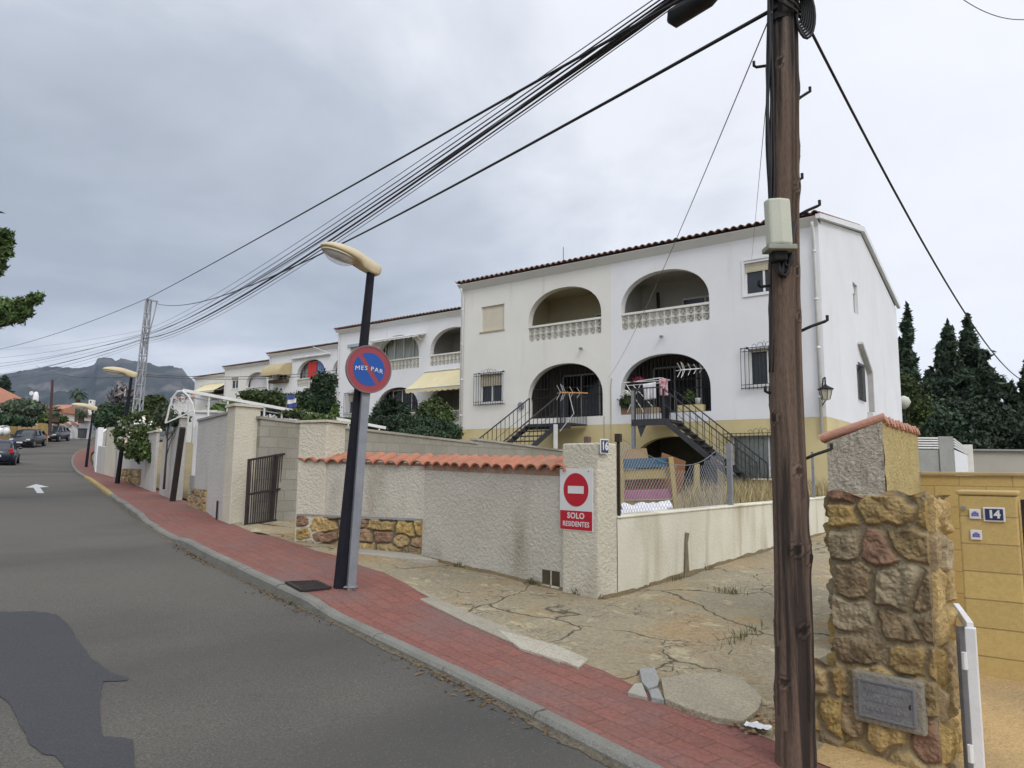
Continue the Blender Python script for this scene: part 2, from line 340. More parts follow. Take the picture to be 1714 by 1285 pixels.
wood = M('weathered_wood', (.20, .135, .098), (.115, .080, .060), 5, .85, 1, 30, fine=.55, fscale=50, stretch=(9, 9, .5), bdist=.012, attr=True, stain=(1.0, .52, .62, (.045, .032, .026), (16, 16, .6)))
woodg = M('bunk_yellow_wood', (.42, .33, .14), (.36, .28, .12), 4, .7, fine=.1); woodb = M('bunk_blue_wood', (.05, .12, .19), (.045, .10, .16), 4, .7, fine=.15); woodp = M('bunk_pink_wood', (.36, .15, .24), (.30, .13, .20), 4, .7, fine=.1)
card = M('brown_board', (.26, .13, .06), (.21, .105, .05), 3, .8, fine=.1); cardl = M('cardboard', (.38, .26, .14), (.33, .22, .12), 3, .85)
fabricw = M('white_cloth', (.70, .69, .71), (.60, .59, .62), 6, .9); fabricr = M('pink_cloth', (.42, .07, .11), (.62, .52, .53), 9, .9)
jeans = M('black_cloth', (.015, .015, .02), (.025, .025, .03), 5, .95)
trunkm = M('tree_bark', (.10, .075, .055), (.065, .05, .038), 6, .9, .8, 20, stretch=(3, 3, .6))
stonem = M('rubble_stone', (.9, .9, .9), (1, 1, 1), 14, .95, .9, 35, fine=.30, fscale=50, attr=True, bdist=.02)
blockm = brickmat('concrete_block', (.30, .285, .24), (.255, .24, .20), (.22, .205, .17), .4, .2, .010, 0, swap=(1, 2), bump=.5, noisec=(.20, .185, .14), nsc=1.2, nlo=.5, nhi=.8, fine=.2)
redpave = brickmat('red_paving', (.215, .086, .066), (.18, .074, .058), (.135, .058, .047), .28, .14, .006, math.radians(16), bump=.5, noisec=(.16, .10, .088), nsc=1.3, nlo=.44, nhi=.72, fine=.28)
yblock = brickmat('yellow_block', (.52, .385, .155), (.475, .345, .135), (.36, .255, .10), .42, .2, .006, 0, swap=(0, 2), bump=.5, noisec=(.46, .33, .14), nsc=2, nlo=.5, nhi=.75, fine=.10)
ypil = brickmat('yellow_pillar_block', (.50, .365, .14), (.45, .325, .125), (.30, .21, .09), 2.0, .2, .006, 0, swap=(0, 2), bump=.5, offset=0, noisec=(.46, .33, .14), nsc=2, nlo=.5, nhi=.75, fine=.10)
roughy = M('yellow_roughcast', (.58, .47, .22), (.50, .40, .18), 3, .95, 1, 38, fine=.25, fscale=35, bdist=.05)
roughg = M('grey_roughcast', (.55, .50, .415), (.45, .41, .34), 3, .95, 1, 38, fine=.35, fscale=35, bdist=.06)
# driveway: cracked old concrete
def crackmat():
    m = M('cracked_concrete', (.315, .275, .19), (.215, .185, .125), 1.0, .93, .8, 28, fine=.5, fscale=48, stain=(.6, .50, .72, (.34, .235, .115), (1, 1, 1)))
    t = m.node_tree; n = t.nodes.new; l = t.links.new; b = t.nodes['Principled BSDF']; src = b.inputs['Base Color'].links[0].from_socket
    tc_ = n('ShaderNodeTexCoord'); nz = n('ShaderNodeTexNoise'); nz.inputs['Scale'].default_value = 1.6; nz.inputs['Detail'].default_value = 5; l(tc_.outputs['Object'], nz.inputs[0])
    mi = n('ShaderNodeMixRGB'); mi.inputs[0].default_value = .42; l(tc_.outputs['Object'], mi.inputs[1]); l(nz.outputs[1], mi.inputs[2])
    vo = n('ShaderNodeTexVoronoi'); vo.feature = 'DISTANCE_TO_EDGE'; vo.inputs['Scale'].default_value = 1.15; l(mi.outputs[0], vo.inputs[0])
    n3 = n('ShaderNodeTexNoise'); n3.inputs['Scale'].default_value = .9; l(tc_.outputs['Object'], n3.inputs[0])
    wd = n('ShaderNodeMapRange'); l(n3.outputs[0], wd.inputs[0]); wd.inputs[1].default_value = .42; wd.inputs[2].default_value = .62; wd.inputs[3].default_value = 0.0001; wd.inputs[4].default_value = .020
    lt = n('ShaderNodeMath'); lt.operation = 'DIVIDE'; l(vo.outputs['Distance'], lt.inputs[0]); l(wd.outputs[0], lt.inputs[1]); lt.use_clamp = True
    def nz2(sc, det=6, r=.65):
        q = n('ShaderNodeTexNoise'); q.inputs['Scale'].default_value = sc; q.inputs['Detail'].default_value = det; q.inputs['Roughness'].default_value = r; l(tc_.outputs['Object'], q.inputs[0]); return q.outputs[0]
    def rg(s_, lo, hi, a=0., z=1.):
        q = n('ShaderNodeMapRange'); l(s_, q.inputs[0]); q.inputs[1].default_value = lo; q.inputs[2].default_value = hi; q.inputs[3].default_value = a; q.inputs[4].default_value = z; return q.outputs[0]
    def mixc(f, a, c, mode='MIX'):
        q = n('ShaderNodeMixRGB'); q.blend_type = mode; l(f, q.inputs[0]) if not isinstance(f, float) else setattr(q.inputs[0], 'default_value', f)
        for i_, v in ((1, a), (2, c)):
            if isinstance(v, tuple): q.inputs[i_].default_value = (*v, 1)
            else: l(v, q.inputs[i_])
        return q.outputs[0]
    # worn skin with ragged edges: greyer exposed mix, ochre silt, dark damp blotches
    col = mixc(rg(nz2(1.7, 9, .72), .50, .535), src, (.30, .255, .165))
    col = mixc(rg(nz2(2.6, 9, .75), .56, .60), col, (.40, .345, .22))
    col = mixc(rg(nz2(.9, 8, .7), .57, .66), col, (.33, .22, .095))
    col = mixc(rg(nz2(3.4, 8, .75), .60, .68), col, (.135, .115, .075))
    g_ = n('ShaderNodeCombineXYZ'); v_ = rg(nz2(22, 5, .8), .30, .70, .70, 1.28); [l(v_, g_.inputs[i_]) for i_ in range(3)]; col = mixc(1.0, col, g_.outputs[0], 'MULTIPLY')
    vo2 = n('ShaderNodeTexVoronoi'); vo2.feature = 'DISTANCE_TO_EDGE'; vo2.inputs['Scale'].default_value = 3.6; mi2 = n('ShaderNodeMixRGB'); mi2.inputs[0].default_value = .30; l(tc_.outputs['Object'], mi2.inputs[1]); nn2 = n('ShaderNodeTexNoise'); nn2.inputs['Scale'].default_value = 4; nn2.inputs['Detail'].default_value = 6; l(tc_.outputs['Object'], nn2.inputs[0]); l(nn2.outputs[1], mi2.inputs[2]); l(mi2.outputs[0], vo2.inputs[0])
    w2 = rg(nz2(1.3, 3, .5), .50, .62, .0001, .012); d2 = n('ShaderNodeMath'); d2.operation = 'DIVIDE'; d2.use_clamp = True; l(vo2.outputs['Distance'], d2.inputs[0]); l(w2, d2.inputs[1])
    col = mixc(d2.outputs[0], (.11, .09, .06), col); col = mixc(lt.outputs[0], (.06, .048, .032), col); l(col, b.inputs['Base Color'])
    # cracks and worn skin as relief
    bp2 = n('ShaderNodeBump'); bp2.inputs['Strength'].default_value = .9; bp2.inputs['Distance'].default_value = .02; ad = n('ShaderNodeMath'); ad.operation = 'MULTIPLY'; l(lt.outputs[0], ad.inputs[0]); l(d2.outputs[0], ad.inputs[1])
    ad2 = n('ShaderNodeMath'); ad2.operation = 'ADD'; l(ad.outputs[0], ad2.inputs[0]); l(rg(nz2(14, 7, .75), .2, .8, 0, .9), ad2.inputs[1]); l(ad2.outputs[0], bp2.inputs['Height']); l(bp2.outputs[0], b.inputs['Normal'])
    return m
crack = crackmat()
G_pine = leafmat('pine_needles', (.10, .155, .05)); G_con = leafmat('conifer_foliage', (.040, .064, .036)); G_bush = leafmat('shrub_leaves', (.072, .105, .034)); G_hedge = leafmat('hedge_leaves', (.035, .062, .03))
G_lite = leafmat('light_shrub_leaves', (.12, .20, .05)); G_palm = leafmat('palm_fronds', (.05, .085, .04)); G_grey = leafmat('grey_green_leaves', (.075, .10, .06)); G_dry = leafmat('dry_grass', (.42, .34, .18), (.30, .24, .12)); G_flow = leafmat('flower_petals', (.7, .68, .62))

rng = np.random.default_rng(7)
def leaves(blobs, n, size, name, mat, parent=None, elong=1.6, shell=2.0, seed=1, flat=0, stray=.38):
    """blobs: (x,y,z,rx,ry,rz). Many small leaf quads through the crown's volume, darker and lighter clumps."""
    r = np.random.default_rng(seed); B = np.array(blobs, float); wgt = B[:, 3]*B[:, 4]*B[:, 5]; wgt = wgt**.8; wgt /= wgt.sum()
    k = r.choice(len(B), n, p=wgt); d = r.normal(size=(n, 3)); d /= np.linalg.norm(d, axis=1)[:, None]
    rad = r.random(n)**(1/shell); rad = np.where(r.random(n) < .14, rad*(1.05+stray*r.random(n)), rad); rad *= 1+.14*np.sin(d[:, 0]*7+k)*np.cos(d[:, 2]*9+k*2)
    c = B[k, :3]+d*rad[:, None]*B[k, 3:6]
    nrm = d*.7+r.normal(size=(n, 3))*.7; nrm[:, 2] += flat; nrm /= np.linalg.norm(nrm, axis=1)[:, None]
    a = np.cross(nrm, r.normal(size=(n, 3))); a /= np.linalg.norm(a, axis=1)[:, None]; b = np.cross(nrm, a)
    s = size*(.6+.8*r.random(n)); a *= (s*elong/2)[:, None]; b *= (s/2)[:, None]
    v = np.empty((n, 4, 3)); v[:, 0] = c-a; v[:, 1] = c+b*.9; v[:, 2] = c+a; v[:, 3] = c-b*.9
    off = np.array(wloc(parent)) if parent else np.zeros(3); v -= off
    me = bpy.data.meshes.new(name); me.vertices.add(4*n); me.vertices.foreach_set('co', v.ravel())
    me.loops.add(4*n); me.loops.foreach_set('vertex_index', np.arange(4*n)); me.polygons.add(n)
    me.polygons.foreach_set('loop_start', np.arange(n)*4); me.polygons.foreach_set('loop_total', np.full(n, 4)); me.update(calc_edges=True)
    cc = (.6+.8*r.random(len(B)))[k]*(.55+.9*r.random(n))*np.where(r.random(n) < .06, 1.7, 1); tint = 1+.25*(r.random((n, 3))-.5)*np.array([1.4, .6, 1])
    colr = np.ones((n, 4, 4)); colr[:, :, :3] = (cc[:, None]*tint)[:, None, :]
    at_ = me.color_attributes.new('Col', 'FLOAT_COLOR', 'POINT'); at_.data.foreach_set('color', colr.ravel())
    me.materials.append(mat); o = bpy.data.objects.new(name, me); COL.objects.link(o)
    if parent: o.parent = parent
    return o
def pb(lst):   # measured clumps: (px, py, depth, half width px, half height px)
    o = []
    for px, py, dep, rx, ry in lst:
        c = at(px, py, dep); k = dep/FPX; o.append((c.x, c.y, c.z, rx*k, rx*k, ry*k))
    return o
def plant(name, label, cat, blobs, n, size, mat, base, group=None, seed=1, trunk=None, **kw):
    t = thing(name, base, label, cat, group)
    leaves(blobs, n, size, 'crown' if 'tree' in name or 'cypress' in name or 'pine' in name else 'foliage', mat, t, seed=seed, **kw)
    mb = MB(); B = Vector(base); rr = trunk or .04; rn = random.Random(seed)
    top = Vector(blobs[0][:3]); mb.tube([B, B.lerp(top, .5)+Vector((rr*.5, 0, 0)), top], rr, 8, rr*.5)
    for bl in blobs[1:7]:
        q = Vector(bl[:3]); p = B.lerp(top, .35+.5*rn.random()); mb.tube([p, p.lerp(q, .5)+Vector((0, 0, .1*rr*10)), q], rr*.45, 6, rr*.15)
    mb.build('trunk' if 'tree' in name or 'cypress' in name or 'pine' in name else 'stem', trunkm, t, smooth=True); return t

# ================================================================== GROUND
def gnoise(x, y, s, a): return a*noise.noise(Vector((x*s, y*s, 3.3)))
def ground_z(x, y):
    d = math.hypot(x, y)
    z = zr(x, y)-.12
    if d > 120: z = z*(max(0, 1-(d-120)/400))+3*min(1, (d-120)/400)*(1 if x < 0 else .2)
    return z
xs = sorted(set([-4000, -2500, -1500, -900, -600, -400, -300, -230, -180, -150]+list(range(-130, 60, 5))+[60, 80, 110, 150, 220, 350, 600, 1000, 2000, 4000]))
ys = sorted(set([-1500, -600, -250, -100, -60]+list(range(-40, 130, 5))+[130, 160, 200, 260, 350, 500, 800, 1400, 2500, 5000]))
mb = MB(); mb.v = [(x, y, ground_z(x, y)) for y in ys for x in xs]; mb.c = [(1, 1, 1)]*len(mb.v); nx = len(xs)
mb.f = [(j*nx+i, j*nx+i+1, (j+1)*nx+i+1, (j+1)*nx+i) for j in range(len(ys)-1) for i in range(nx-1)]
tag(mb.build('ground', M('dry_ground', (.20, .17, .10), (.10, .11, .06), .03, .95, .5, 3)), kind='structure')

def interp_poly(pts, step):
    o = []
    for i in range(len(pts)-1):
        a, b = np.array(pts[i]), np.array(pts[i+1]); n = max(1, int(np.linalg.norm(b-a)/step))
        for k in range(n): o.append(a+(b-a)*k/n)
    o.append(np.array(pts[-1])); return o
KERB = [(9, 0.3), (4, 1.62), (1, 2.52), (-1.85, 3.40), (-2.75, 3.66), (-3.8, 3.95), (-5.25, 4.3), (-6.11, 4.50), (-7.08, 4.73), (-9.59, 5.40), (-12.66, 6.36), (-15.38, 7.25), (-22.1, 9.62), (-29.51, 12.16), (-35.14, 14.21), (-49.71, 19.82), (-57.34, 22.91), (-62.44, 25.27), (-67.79, 28.23), (-71.74, 30.9), (-79, 36.5), (-85, 43), (-90, 52), (-94, 66)]
INNER = [(9, 1.0), (4, 2.4), (1, 3.3), (-1.35, 4.18), (-2.37, 4.47), (-4.57, 5.21), (-6.53, 5.95), (-9.22, 6.62), (-11.47, 7.37), (-14.62, 8.45), (-18, 9.55), (-24, 11.5), (-31, 13.75), (-38, 16.3), (-49, 20.7), (-56.8, 23.9), (-61.9, 26.2), (-67.2, 29.1), (-71.2, 31.8), (-78.4, 37.4), (-84.2, 43.8), (-89, 52.5), (-93, 66)]
def smooth(pts, it=2):
    for _ in range(it):
        q = [pts[0]]
        for i in range(len(pts)-1):
            a, b = np.array(pts[i]), np.array(pts[i+1]); q += [a*.75+b*.25, a*.25+b*.75]
        pts = q+[pts[-1]]
    return pts
Ks = smooth([np.array(k, float) for k in KERB]); Is = smooth([np.array(k, float) for k in INNER])
def arclen(p): return np.concatenate([[0], np.cumsum([np.linalg.norm(p[i+1]-p[i]) for i in range(len(p)-1)])])
aK, aI = arclen(Ks), arclen(Is); KA = np.array(Ks); IA = np.array(Is)
def kp(t): return np.array([np.interp(t, aK, KA[:, 0]), np.interp(t, aK, KA[:, 1])])
def nearest_inner(p):
    d = KA*0
    return p
def ipx(x):   # inner edge as function of x (monotonic in x)
    return np.interp(-x, -IA[:, 0], IA[:, 1])
TL = aK[-1]
def s_of(p): return -.945*p[0]+.326*p[1]
def kerb_h(x):  # kerb upstand along the street: dropped at the drives
    pts = [(9, .045), (-4.9, .045), (-5.3, .05), (-5.7, .10), (-9.6, .115), (-10.1, .11), (-10.7, .05), (-13.2, .05), (-13.9, .11), (-16.2, .12), (-17, .09), (-95, .09)]
    return float(np.interp(-x, [-p[0] for p in pts], [p[1] for p in pts]))
# road sheet: from the kerb across to the far side
def tang(t):
    d = kp(min(t+.3, TL))-kp(max(t-.3, 0)); return d/np.linalg.norm(d)
ts = list(np.arange(0, TL, .5)); ROADW = 8.2
mb = MB()
def roadf(u, v):
    t = u*TL; p = kp(t); d = tang(t); nrm = np.array([-d[1], d[0]])*-1  # towards the left side of the street? fixed below
    q = p-np.array([-d[1], d[0]])*-1*0
    side_ = np.array([d[1], -d[0]])   # right of travel (towards kerb) ; street lies on the other side
    q = p-side_*(v*ROADW) if False else p+np.array([-d[1], d[0]])*(v*ROADW)
    return (q[0], q[1], zr(q[0], q[1]))
mb.grid(roadf, 260, 14); tag(mb.build('road', asph), kind='structure')
# pavement
def stripf(v0, v1, dz):
    def f(u, v):
        x = Kx(u); p = kp(tx(x)); hI = kerb_h(x)
        return None
# pavement between kerb back and inner line, both sampled by the same station
ST = np.linspace(0, TL, 420)
def inner_at(t):
    p = kp(t); d = tang(t); nrm = np.array([d[1], -d[0]])
    # walk along the normal until the inner polyline is crossed
    best = None
    for w_ in np.arange(.25, 3.2, .05):
        q = p+nrm*w_
        j = int(np.argmin(((IA-q)**2).sum(1))); j = max(1, min(len(IA)-2, j)); dd = IA[j+1]-IA[j-1]; sg = dd[0]*(q-IA[j])[1]-dd[1]*(q-IA[j])[0]
        if best is None: s0 = sg; best = w_
        if sg*s0 < 0: return q
    return p+nrm*1.0
INN = [inner_at(t) for t in ST]; KK = [kp(t) for t in ST]; NN = []
for t in ST:
    d = tang(t); NN.append(np.array([d[1], -d[0]]))
mb = MB(); vs = []
for i in range(len(ST)):
    a = KK[i]+NN[i]*.108; b = INN[i]; h = kerb_h(a[0])
    for k in range(5):
        q = a+(b-a)*k/4; vs.append((q[0], q[1], zr(q[0], q[1])+h-.006))
mb.add(vs, [(i*5+k, i*5+k+1, i*5+k+6, i*5+k+5) for i in range(len(ST)-1) for k in range(4)])
tag(mb.build('pavement', redpave), kind='structure')
# kerb stones, one metre each with joints
def kerb_run(t0, t1, name, mat):
    mb = MB(); t = t0; rn = random.Random(3)
    while t < t1:
        L_ = min(1.0, t1-t); n = 4; g = .008; sec = []; jz = rn.uniform(-.006, .006)
        for k in range(n+1):
            tt = t+g+(L_-2*g)*k/n; p = kp(tt); d = tang(tt); nr = np.array([d[1], -d[0]]); z = zr(p[0], p[1]); h = kerb_h(p[0])+jz
            sec += [(p[0], p[1], z-.1), (p[0]+nr[0]*.008, p[1]+nr[1]*.008, z+h-.022), (p[0]+nr[0]*.03, p[1]+nr[1]*.03, z+h), (p[0]+nr[0]*.112, p[1]+nr[1]*.112, z+h), (p[0]+nr[0]*.112, p[1]+nr[1]*.112, z-.1)]
        fs = [(k*5+j, k*5+(j+1) % 5, (k+1)*5+(j+1) % 5, (k+1)*5+j) for k in range(n) for j in range(5)]
        mb.add(sec, fs+[(4, 3, 2, 1, 0), tuple(n*5+j for j in range(5))]); t += 1.0
    tag(mb.build(name, mat), kind='structure')
def t_at_x(x): return float(np.interp(-x, -KA[:, 0], aK))
kerb_run(0, t_at_x(-19), 'kerb', kerbm); kerb_run(t_at_x(-19), t_at_x(-28), 'kerb', kerby); kerb_run(t_at_x(-28), TL, 'kerb', kerbm)

# grit gathered in the gutter, ragged along its outer edge
gritm = M('gutter_grit', (.15, .125, .085), (.085, .075, .058), 7, .95, .9, 60, fine=.6, fscale=40)
vs = []; TG = np.linspace(t_at_x(6), t_at_x(-24), 900)
for t_ in TG:
    p = kp(t_); d = tang(t_); nr = np.array([-d[1], d[0]]); w_ = max(.004, .035+.05*noise.noise(Vector((t_*.9, 1, 1)))+.035*noise.noise(Vector((t_*5, 2, 1)))+.02*noise.noise(Vector((t_*19, 2, 1))))
    for f_ in (-.01, w_): q = p+nr*f_; vs.append((q[0], q[1], zr(q[0], q[1])+(.010 if f_ < 0 else .003)))
mb = MB(); mb.add(vs, [(2*i, 2*i+1, 2*i+3, 2*i+2) for i in range(len(TG)-1)]); tag(mb.build('gutter_grit', gritm), kind='structure')

# driveway and forecourt concrete: from the pavement back to the walls
def fore(x, y):
    return zr(x, y)+.05+(.02 if x < -6.9 else 0)
mb = MB(); vs = []; nn = 0; XS = np.arange(-12.6, -.95, .15)
for x in XS:
    y0 = ipx(x)-.02; yb = 30 if x > -3.95 else 8.6
    y1 = 7.2 if x < -3.95 else 7.2
    for k in range(13):
        y = y0+(y1+.6-y0)*k/12
        hh = kerb_h(x)-.008; b = min(1, k/3)
        z = zr(x, y)+hh*(1-b)+(.05+gnoise(x, y, 1.3, .02)+gnoise(x, y, 4, .006))*b
        if x < -6.5: z += .05*b*min(1, (-6.5-x)/.4)
        if x < -10: z -= .04*b
        vs.append((x, y, z))
mb.add(vs, [(i*13+k, (i+1)*13+k, (i+1)*13+k+1, i*13+k+1) for i in range(len(XS)-1) for k in range(12)])
tag(mb.build('forecourt', crack, smooth=True), kind='structure')
mb = MB(); mb.grid(lambda u, v: (-4.0+2.75*u, 7.5+28*v, zr(-4+2.75*u, 7.5+28*v)+.05+gnoise(-4+2.75*u, 7.5+28*v, 1.3, .02)+gnoise(-4+2.75*u, 7.5+28*v, 4, .006)-(.012 if v < .004 else 0)), 14, 120)
tag(mb.build('driveway', crack, smooth=True), kind='structure')
# pale concrete edging strip with a lifted back edge, and the broken slabs beside the pole
def patch(name, pxs, dz, mat, th=.03, label=None):
    pts = []; dz -= .025
    for q in pxs: p = onG(q[0], q[1], dz); pts.append(Vector((p.x, p.y, p.z)))
    mb = MB(); mb.prism(pts, (0, 0, -th)); return tag(mb.build(name, mat, bevel=.006), kind='structure')
patch('driveway_edging', [(642, 968), (660, 966), (700, 985), (790, 1026), (880, 1062), (955, 1100), (935, 1108), (860, 1076), (780, 1041), (690, 996)], .078, M('worn_edging', (.33, .30, .235), (.25, .225, .17), 4, .9, .9, 30, fine=.5))
patch('driveway_edging', [(830, 1052), (930, 1078), (985, 1102), (968, 1116), (945, 1106), (870, 1084)], .083, M('pale_mortar', (.42, .385, .31), (.33, .30, .235), 6, .9, .8, 30, fine=.45))
patch('driveway_slab', [(1106, 1134), (1150, 1127), (1200, 1124), (1240, 1134), (1262, 1152), (1276, 1168), (1270, 1185), (1244, 1206), (1200, 1200), (1150, 1184), (1112, 1168)], .10, M('broken_slab', (.345, .305, .22), (.27, .24, .175), 3, .9, .9, 40, fine=.5), .05)
patch('driveway_slab', [(1070, 1118), (1096, 1117), (1104, 1135), (1101, 1146), (1085, 1152), (1074, 1140)], .095, concg, .06)
patch('driveway_slab', [(1086, 1154), (1102, 1150), (1112, 1170), (1090, 1166)], .095, concg, .06)
patch('driveway_slab', [(1062, 1143), (1075, 1142), (1084, 1166), (1050, 1158)], .09, conc, .05)
# concrete step under the stone panel
mb = MB(); a = [(-8.1, 6.78), (-6.95, 7.06), (-6.35, 6.92), (-6.9, 6.66), (-7.7, 6.50)]
mb.prism([(x, y, zr(x, y)+.115) for x, y in a], (0, 0, -.15)); tag(mb.build('wall_footing', conc, bevel=.01), kind='structure')
# asphalt patch and arrow
def flat(name, pts, dz, mat):
    vs = [onG(*p) for p in pts]; mb = MB(); mb.prism([(p.x, p.y, p.z+dz) for p in vs], (0, 0, -.003)); return tag(mb.build(name, mat), kind='structure')
# patch in strips that follow the road surface
pl = [(-160, 1035), (0, 1025), (51, 1023), (94, 1028), (118, 1051), (132, 1075), (153, 1102), (185, 1126), (214, 1136), (212, 1140), (173, 1142), (165, 1181), (167, 1212), (175, 1234), (208, 1236), (222, 1240), (226, 1300), (120, 1300), (94, 1267), (70, 1263), (51, 1247), (39, 1224), (24, 1196), (12, 1173), (0, 1167), (-160, 1190)]
pq = []
for i in range(len(pl)):
    a, b = pl[i], pl[(i+1) % len(pl)]; n_s = max(1, int(math.hypot(b[0]-a[0], b[1]-a[1])/7))
    for k in range(n_s): f_ = k/n_s; x_, y__ = a[0]+(b[0]-a[0])*f_, a[1]+(b[1]-a[1])*f_; pq.append((x_+noise.noise(Vector((x_*.13, y__*.13, 1)))*4, y__+noise.noise(Vector((x_*.17, y__*.17, 9)))*2.5))
pp = [onG(*p) for p in pq]; bm = bmesh.new(); vsb = [bm.verts.new((p.x, p.y, 0)) for p in pp]
for i in range(len(vsb)): bm.edges.new((vsb[i], vsb[(i+1) % len(vsb)]))
bmesh.ops.triangle_fill(bm, use_beauty=True, edges=bm.edges[:]); bmesh.ops.subdivide_edges(bm, edges=bm.edges[:], cuts=2, use_grid_fill=True)
for v in bm.verts: v.co.z = zr(v.co.x, v.co.y)+.005+.0
me = bpy.data.meshes.new('road_patch'); bmesh.ops.recalc_face_normals(bm, faces=bm.faces); bm.to_mesh(me); bm.free(); me.materials.append(patchm)
o = bpy.data.objects.new('road_patch', me); COL.objects.link(o); tag(o, kind='structure')
mb = MB(); A = [(42, 816), (60, 810.5), (82, 815), (67, 816), (74, 825.5), (62, 825.5), (56, 816.5)]
for p in A: q = onG(*p); mb.v.append((q.x, q.y, zr(q.x, q.y)+.006)); mb.c.append((1, 1, 1))
mb.f = [(0, 1, 6), (1, 3, 6), (1, 2, 3), (6, 3, 4, 5)]; tag(mb.build('road_arrow', paintw), kind='structure')
# drain grate in the pavement
gb = [onG(480, 975, .108), onG(528, 973, .108), onG(552, 984, .108), onG(506, 989, .108)]
t = thing('drain_grate', gb[0], 'square iron drain grate set in the red pavement beside the lamp post', 'drain grate')
mb = MB(); C4 = gb
def bl(u, v): return C4[0].lerp(C4[1], u).lerp(C4[3].lerp(C4[2], u), v)+Vector((0, 0, .002))
for a, b in ((0, 1), (1, 2), (2, 3), (3, 0)): mb.bar(C4[a]+Vector((0, 0, .003)), C4[b]+Vector((0, 0, .003)), .04, .02)
mb.build('frame', brown_i, t); mb = MB()
for k in range(1, 10): mb.bar(bl(k/10, 0), bl(k/10, 1), .018, .014)
mb.bar(bl(0, .5), bl(1, .5), .02, .012); mb.build('bars', brown_i, t)
mb = MB(); mb.prism([bl(0, 0)-Vector((0, 0, .004)), bl(1, 0)-Vector((0, 0, .004)), bl(1, 1)-Vector((0, 0, .004)), bl(0, 1)-Vector((0, 0, .004))], (0, 0, -.004)); mb.build('pit', dark, t)
# gardens (raised) and the sandy plot on the right
def gardf(u, v):
    x, y_ = -9.3+5.5*u, 7.5+13.9*v; return (x, y_, .80+.25*v+gnoise(x, y_, .9, .05))
mb = MB(); mb.grid(gardf, 30, 40); tag(mb.build('garden_ground', drysoil), kind='structure')
def yardf(u, v):
    x, y_ = -11.8+2.55*u, 7.0+14.4*v; w_ = min(1, max(0, (y_-9)/6)); return (x, y_+(.9*(1-v) if x < -10.6 else .5*(1-v)*u), (zr(x, y_)+.06)*(1-w_)+(.9+.02*(y_-9))*w_)
mb = MB(); mb.grid(yardf, 12, 40); tag(mb.build('yard_ground', crack), kind='structure')
def terf(u, v):
    x = -60+48.0*u; y0_ = max(7.5+(-12.1-x)*.315, float(ipx(x)))+.16; w_ = min(1, v*8); return (x, y0_+30*v, zr(x, y0_)+.08+1.0*w_+.4*v)
mb = MB(); mb.grid(terf, 80, 40); tag(mb.build('terrace_ground', drysoil), kind='structure')
mb = MB(); mb.grid(lambda u, v: (-1.1+8*u, float(ipx(-1.1+8*u))-.03+9*v, zr(-1.1+8*u, 3.5+9*v)+.05+gnoise(u*8, v*10, .9, .04)*min(1, v*8)+gnoise(u*8, v*10, 4, .014)), 80, 90); tag(mb.build('sandy_plot', soil, smooth=True), kind='structure')

# ================================================================== HOUSES
def arch_poly(u0, u1, z0, zsp, zt, n=26, sx_=0):
    c = (u0+u1)/2; r = (u1-u0)/2; o = [(u0, z0), (u1, z0)]
    for k in range(n+1):
        t = math.pi*k/n; cs = math.cos(t); sn = math.sin(t)
        o.append((c+r*math.copysign(abs(cs)**.92, cs), zsp+(zt-zsp)*max(0, sn)**.92))
    return o
def rect(u0, u1, z0, z1): return [(u0, z0), (u1, z0), (u1, z1), (u0, z1)]
def window(parent, x0, x1, z0, z1, y, name='window', shutter=0, split=.5, mat=glass):
    """window set in the opening, frame and glass; y = plane of the frame"""
    f = MB(); w_ = .05
    f.box(x0, x1, y, y+.05, z0, z0+w_); f.box(x0, x1, y, y+.05, z1-w_, z1); f.box(x0, x0+w_, y, y+.05, z0+w_, z1-w_); f.box(x1-w_, x1, y, y+.05, z0+w_, z1-w_)
    if split: xm = x0+(x1-x0)*split; f.box(xm-.03, xm+.03, y-.01, y+.045, z0+w_, z1-w_)
    o = f.build(name, whitep, parent)
    g = MB(); g.add([(x0+w_, y+.02, z0+w_), (x1-w_, y+.02, z0+w_), (x1-w_, y+.02, z1-w_), (x0+w_, y+.02, z1-w_)], [(0, 1, 2, 3)]); g.build('pane', mat, o)
    if shutter:
        s_ = MB(); zz = z1-w_; zb_ = z1-(z1-z0)*shutter
        while zz > zb_: s_.box(x0+.03, x1-.03, y-.03, y-.012, max(zb_, zz-.045), zz-.004); zz -= .05
        s_.build('roller_shutter', shutm, o)
    return o
def grille(parent, x0, x1, z0, z1, y, n, name='window_grille', mat=black, scroll=True, depth=.14):
    g = MB()
    for k in range(n+1):
        x = x0+(x1-x0)*k/n; g.tube([(x, y, z0), (x, y, z1)], .009, 5)
    for z in (z0+.04, z0+(z1-z0)*.5 if n > 99 else z0+.14, z1-.12, z1-.02): g.bar((x0, y, z), (x1, y, z), .018)
    for x in (x0, x1):
        for z in (z0+.04, z1-.02): g.bar((x, y, z), (x, y+depth, z), .014)
    if scroll:
        c = (x0+x1)/2
        for sg in (-1, 1):
            for r, dx in ((.09, .12), (.06, .30)): g.tube([(c+sg*(dx+r*math.cos(t)), y, z1+.015+r*math.sin(t)*1.1) for t in np.linspace(0, math.pi*1.15, 9)], .006, 4)
        g.tube([(c-.06, y, z1), (c, y, z1+.17), (c+.06, y, z1)], .006, 4)
    return g.build(name, mat, parent)
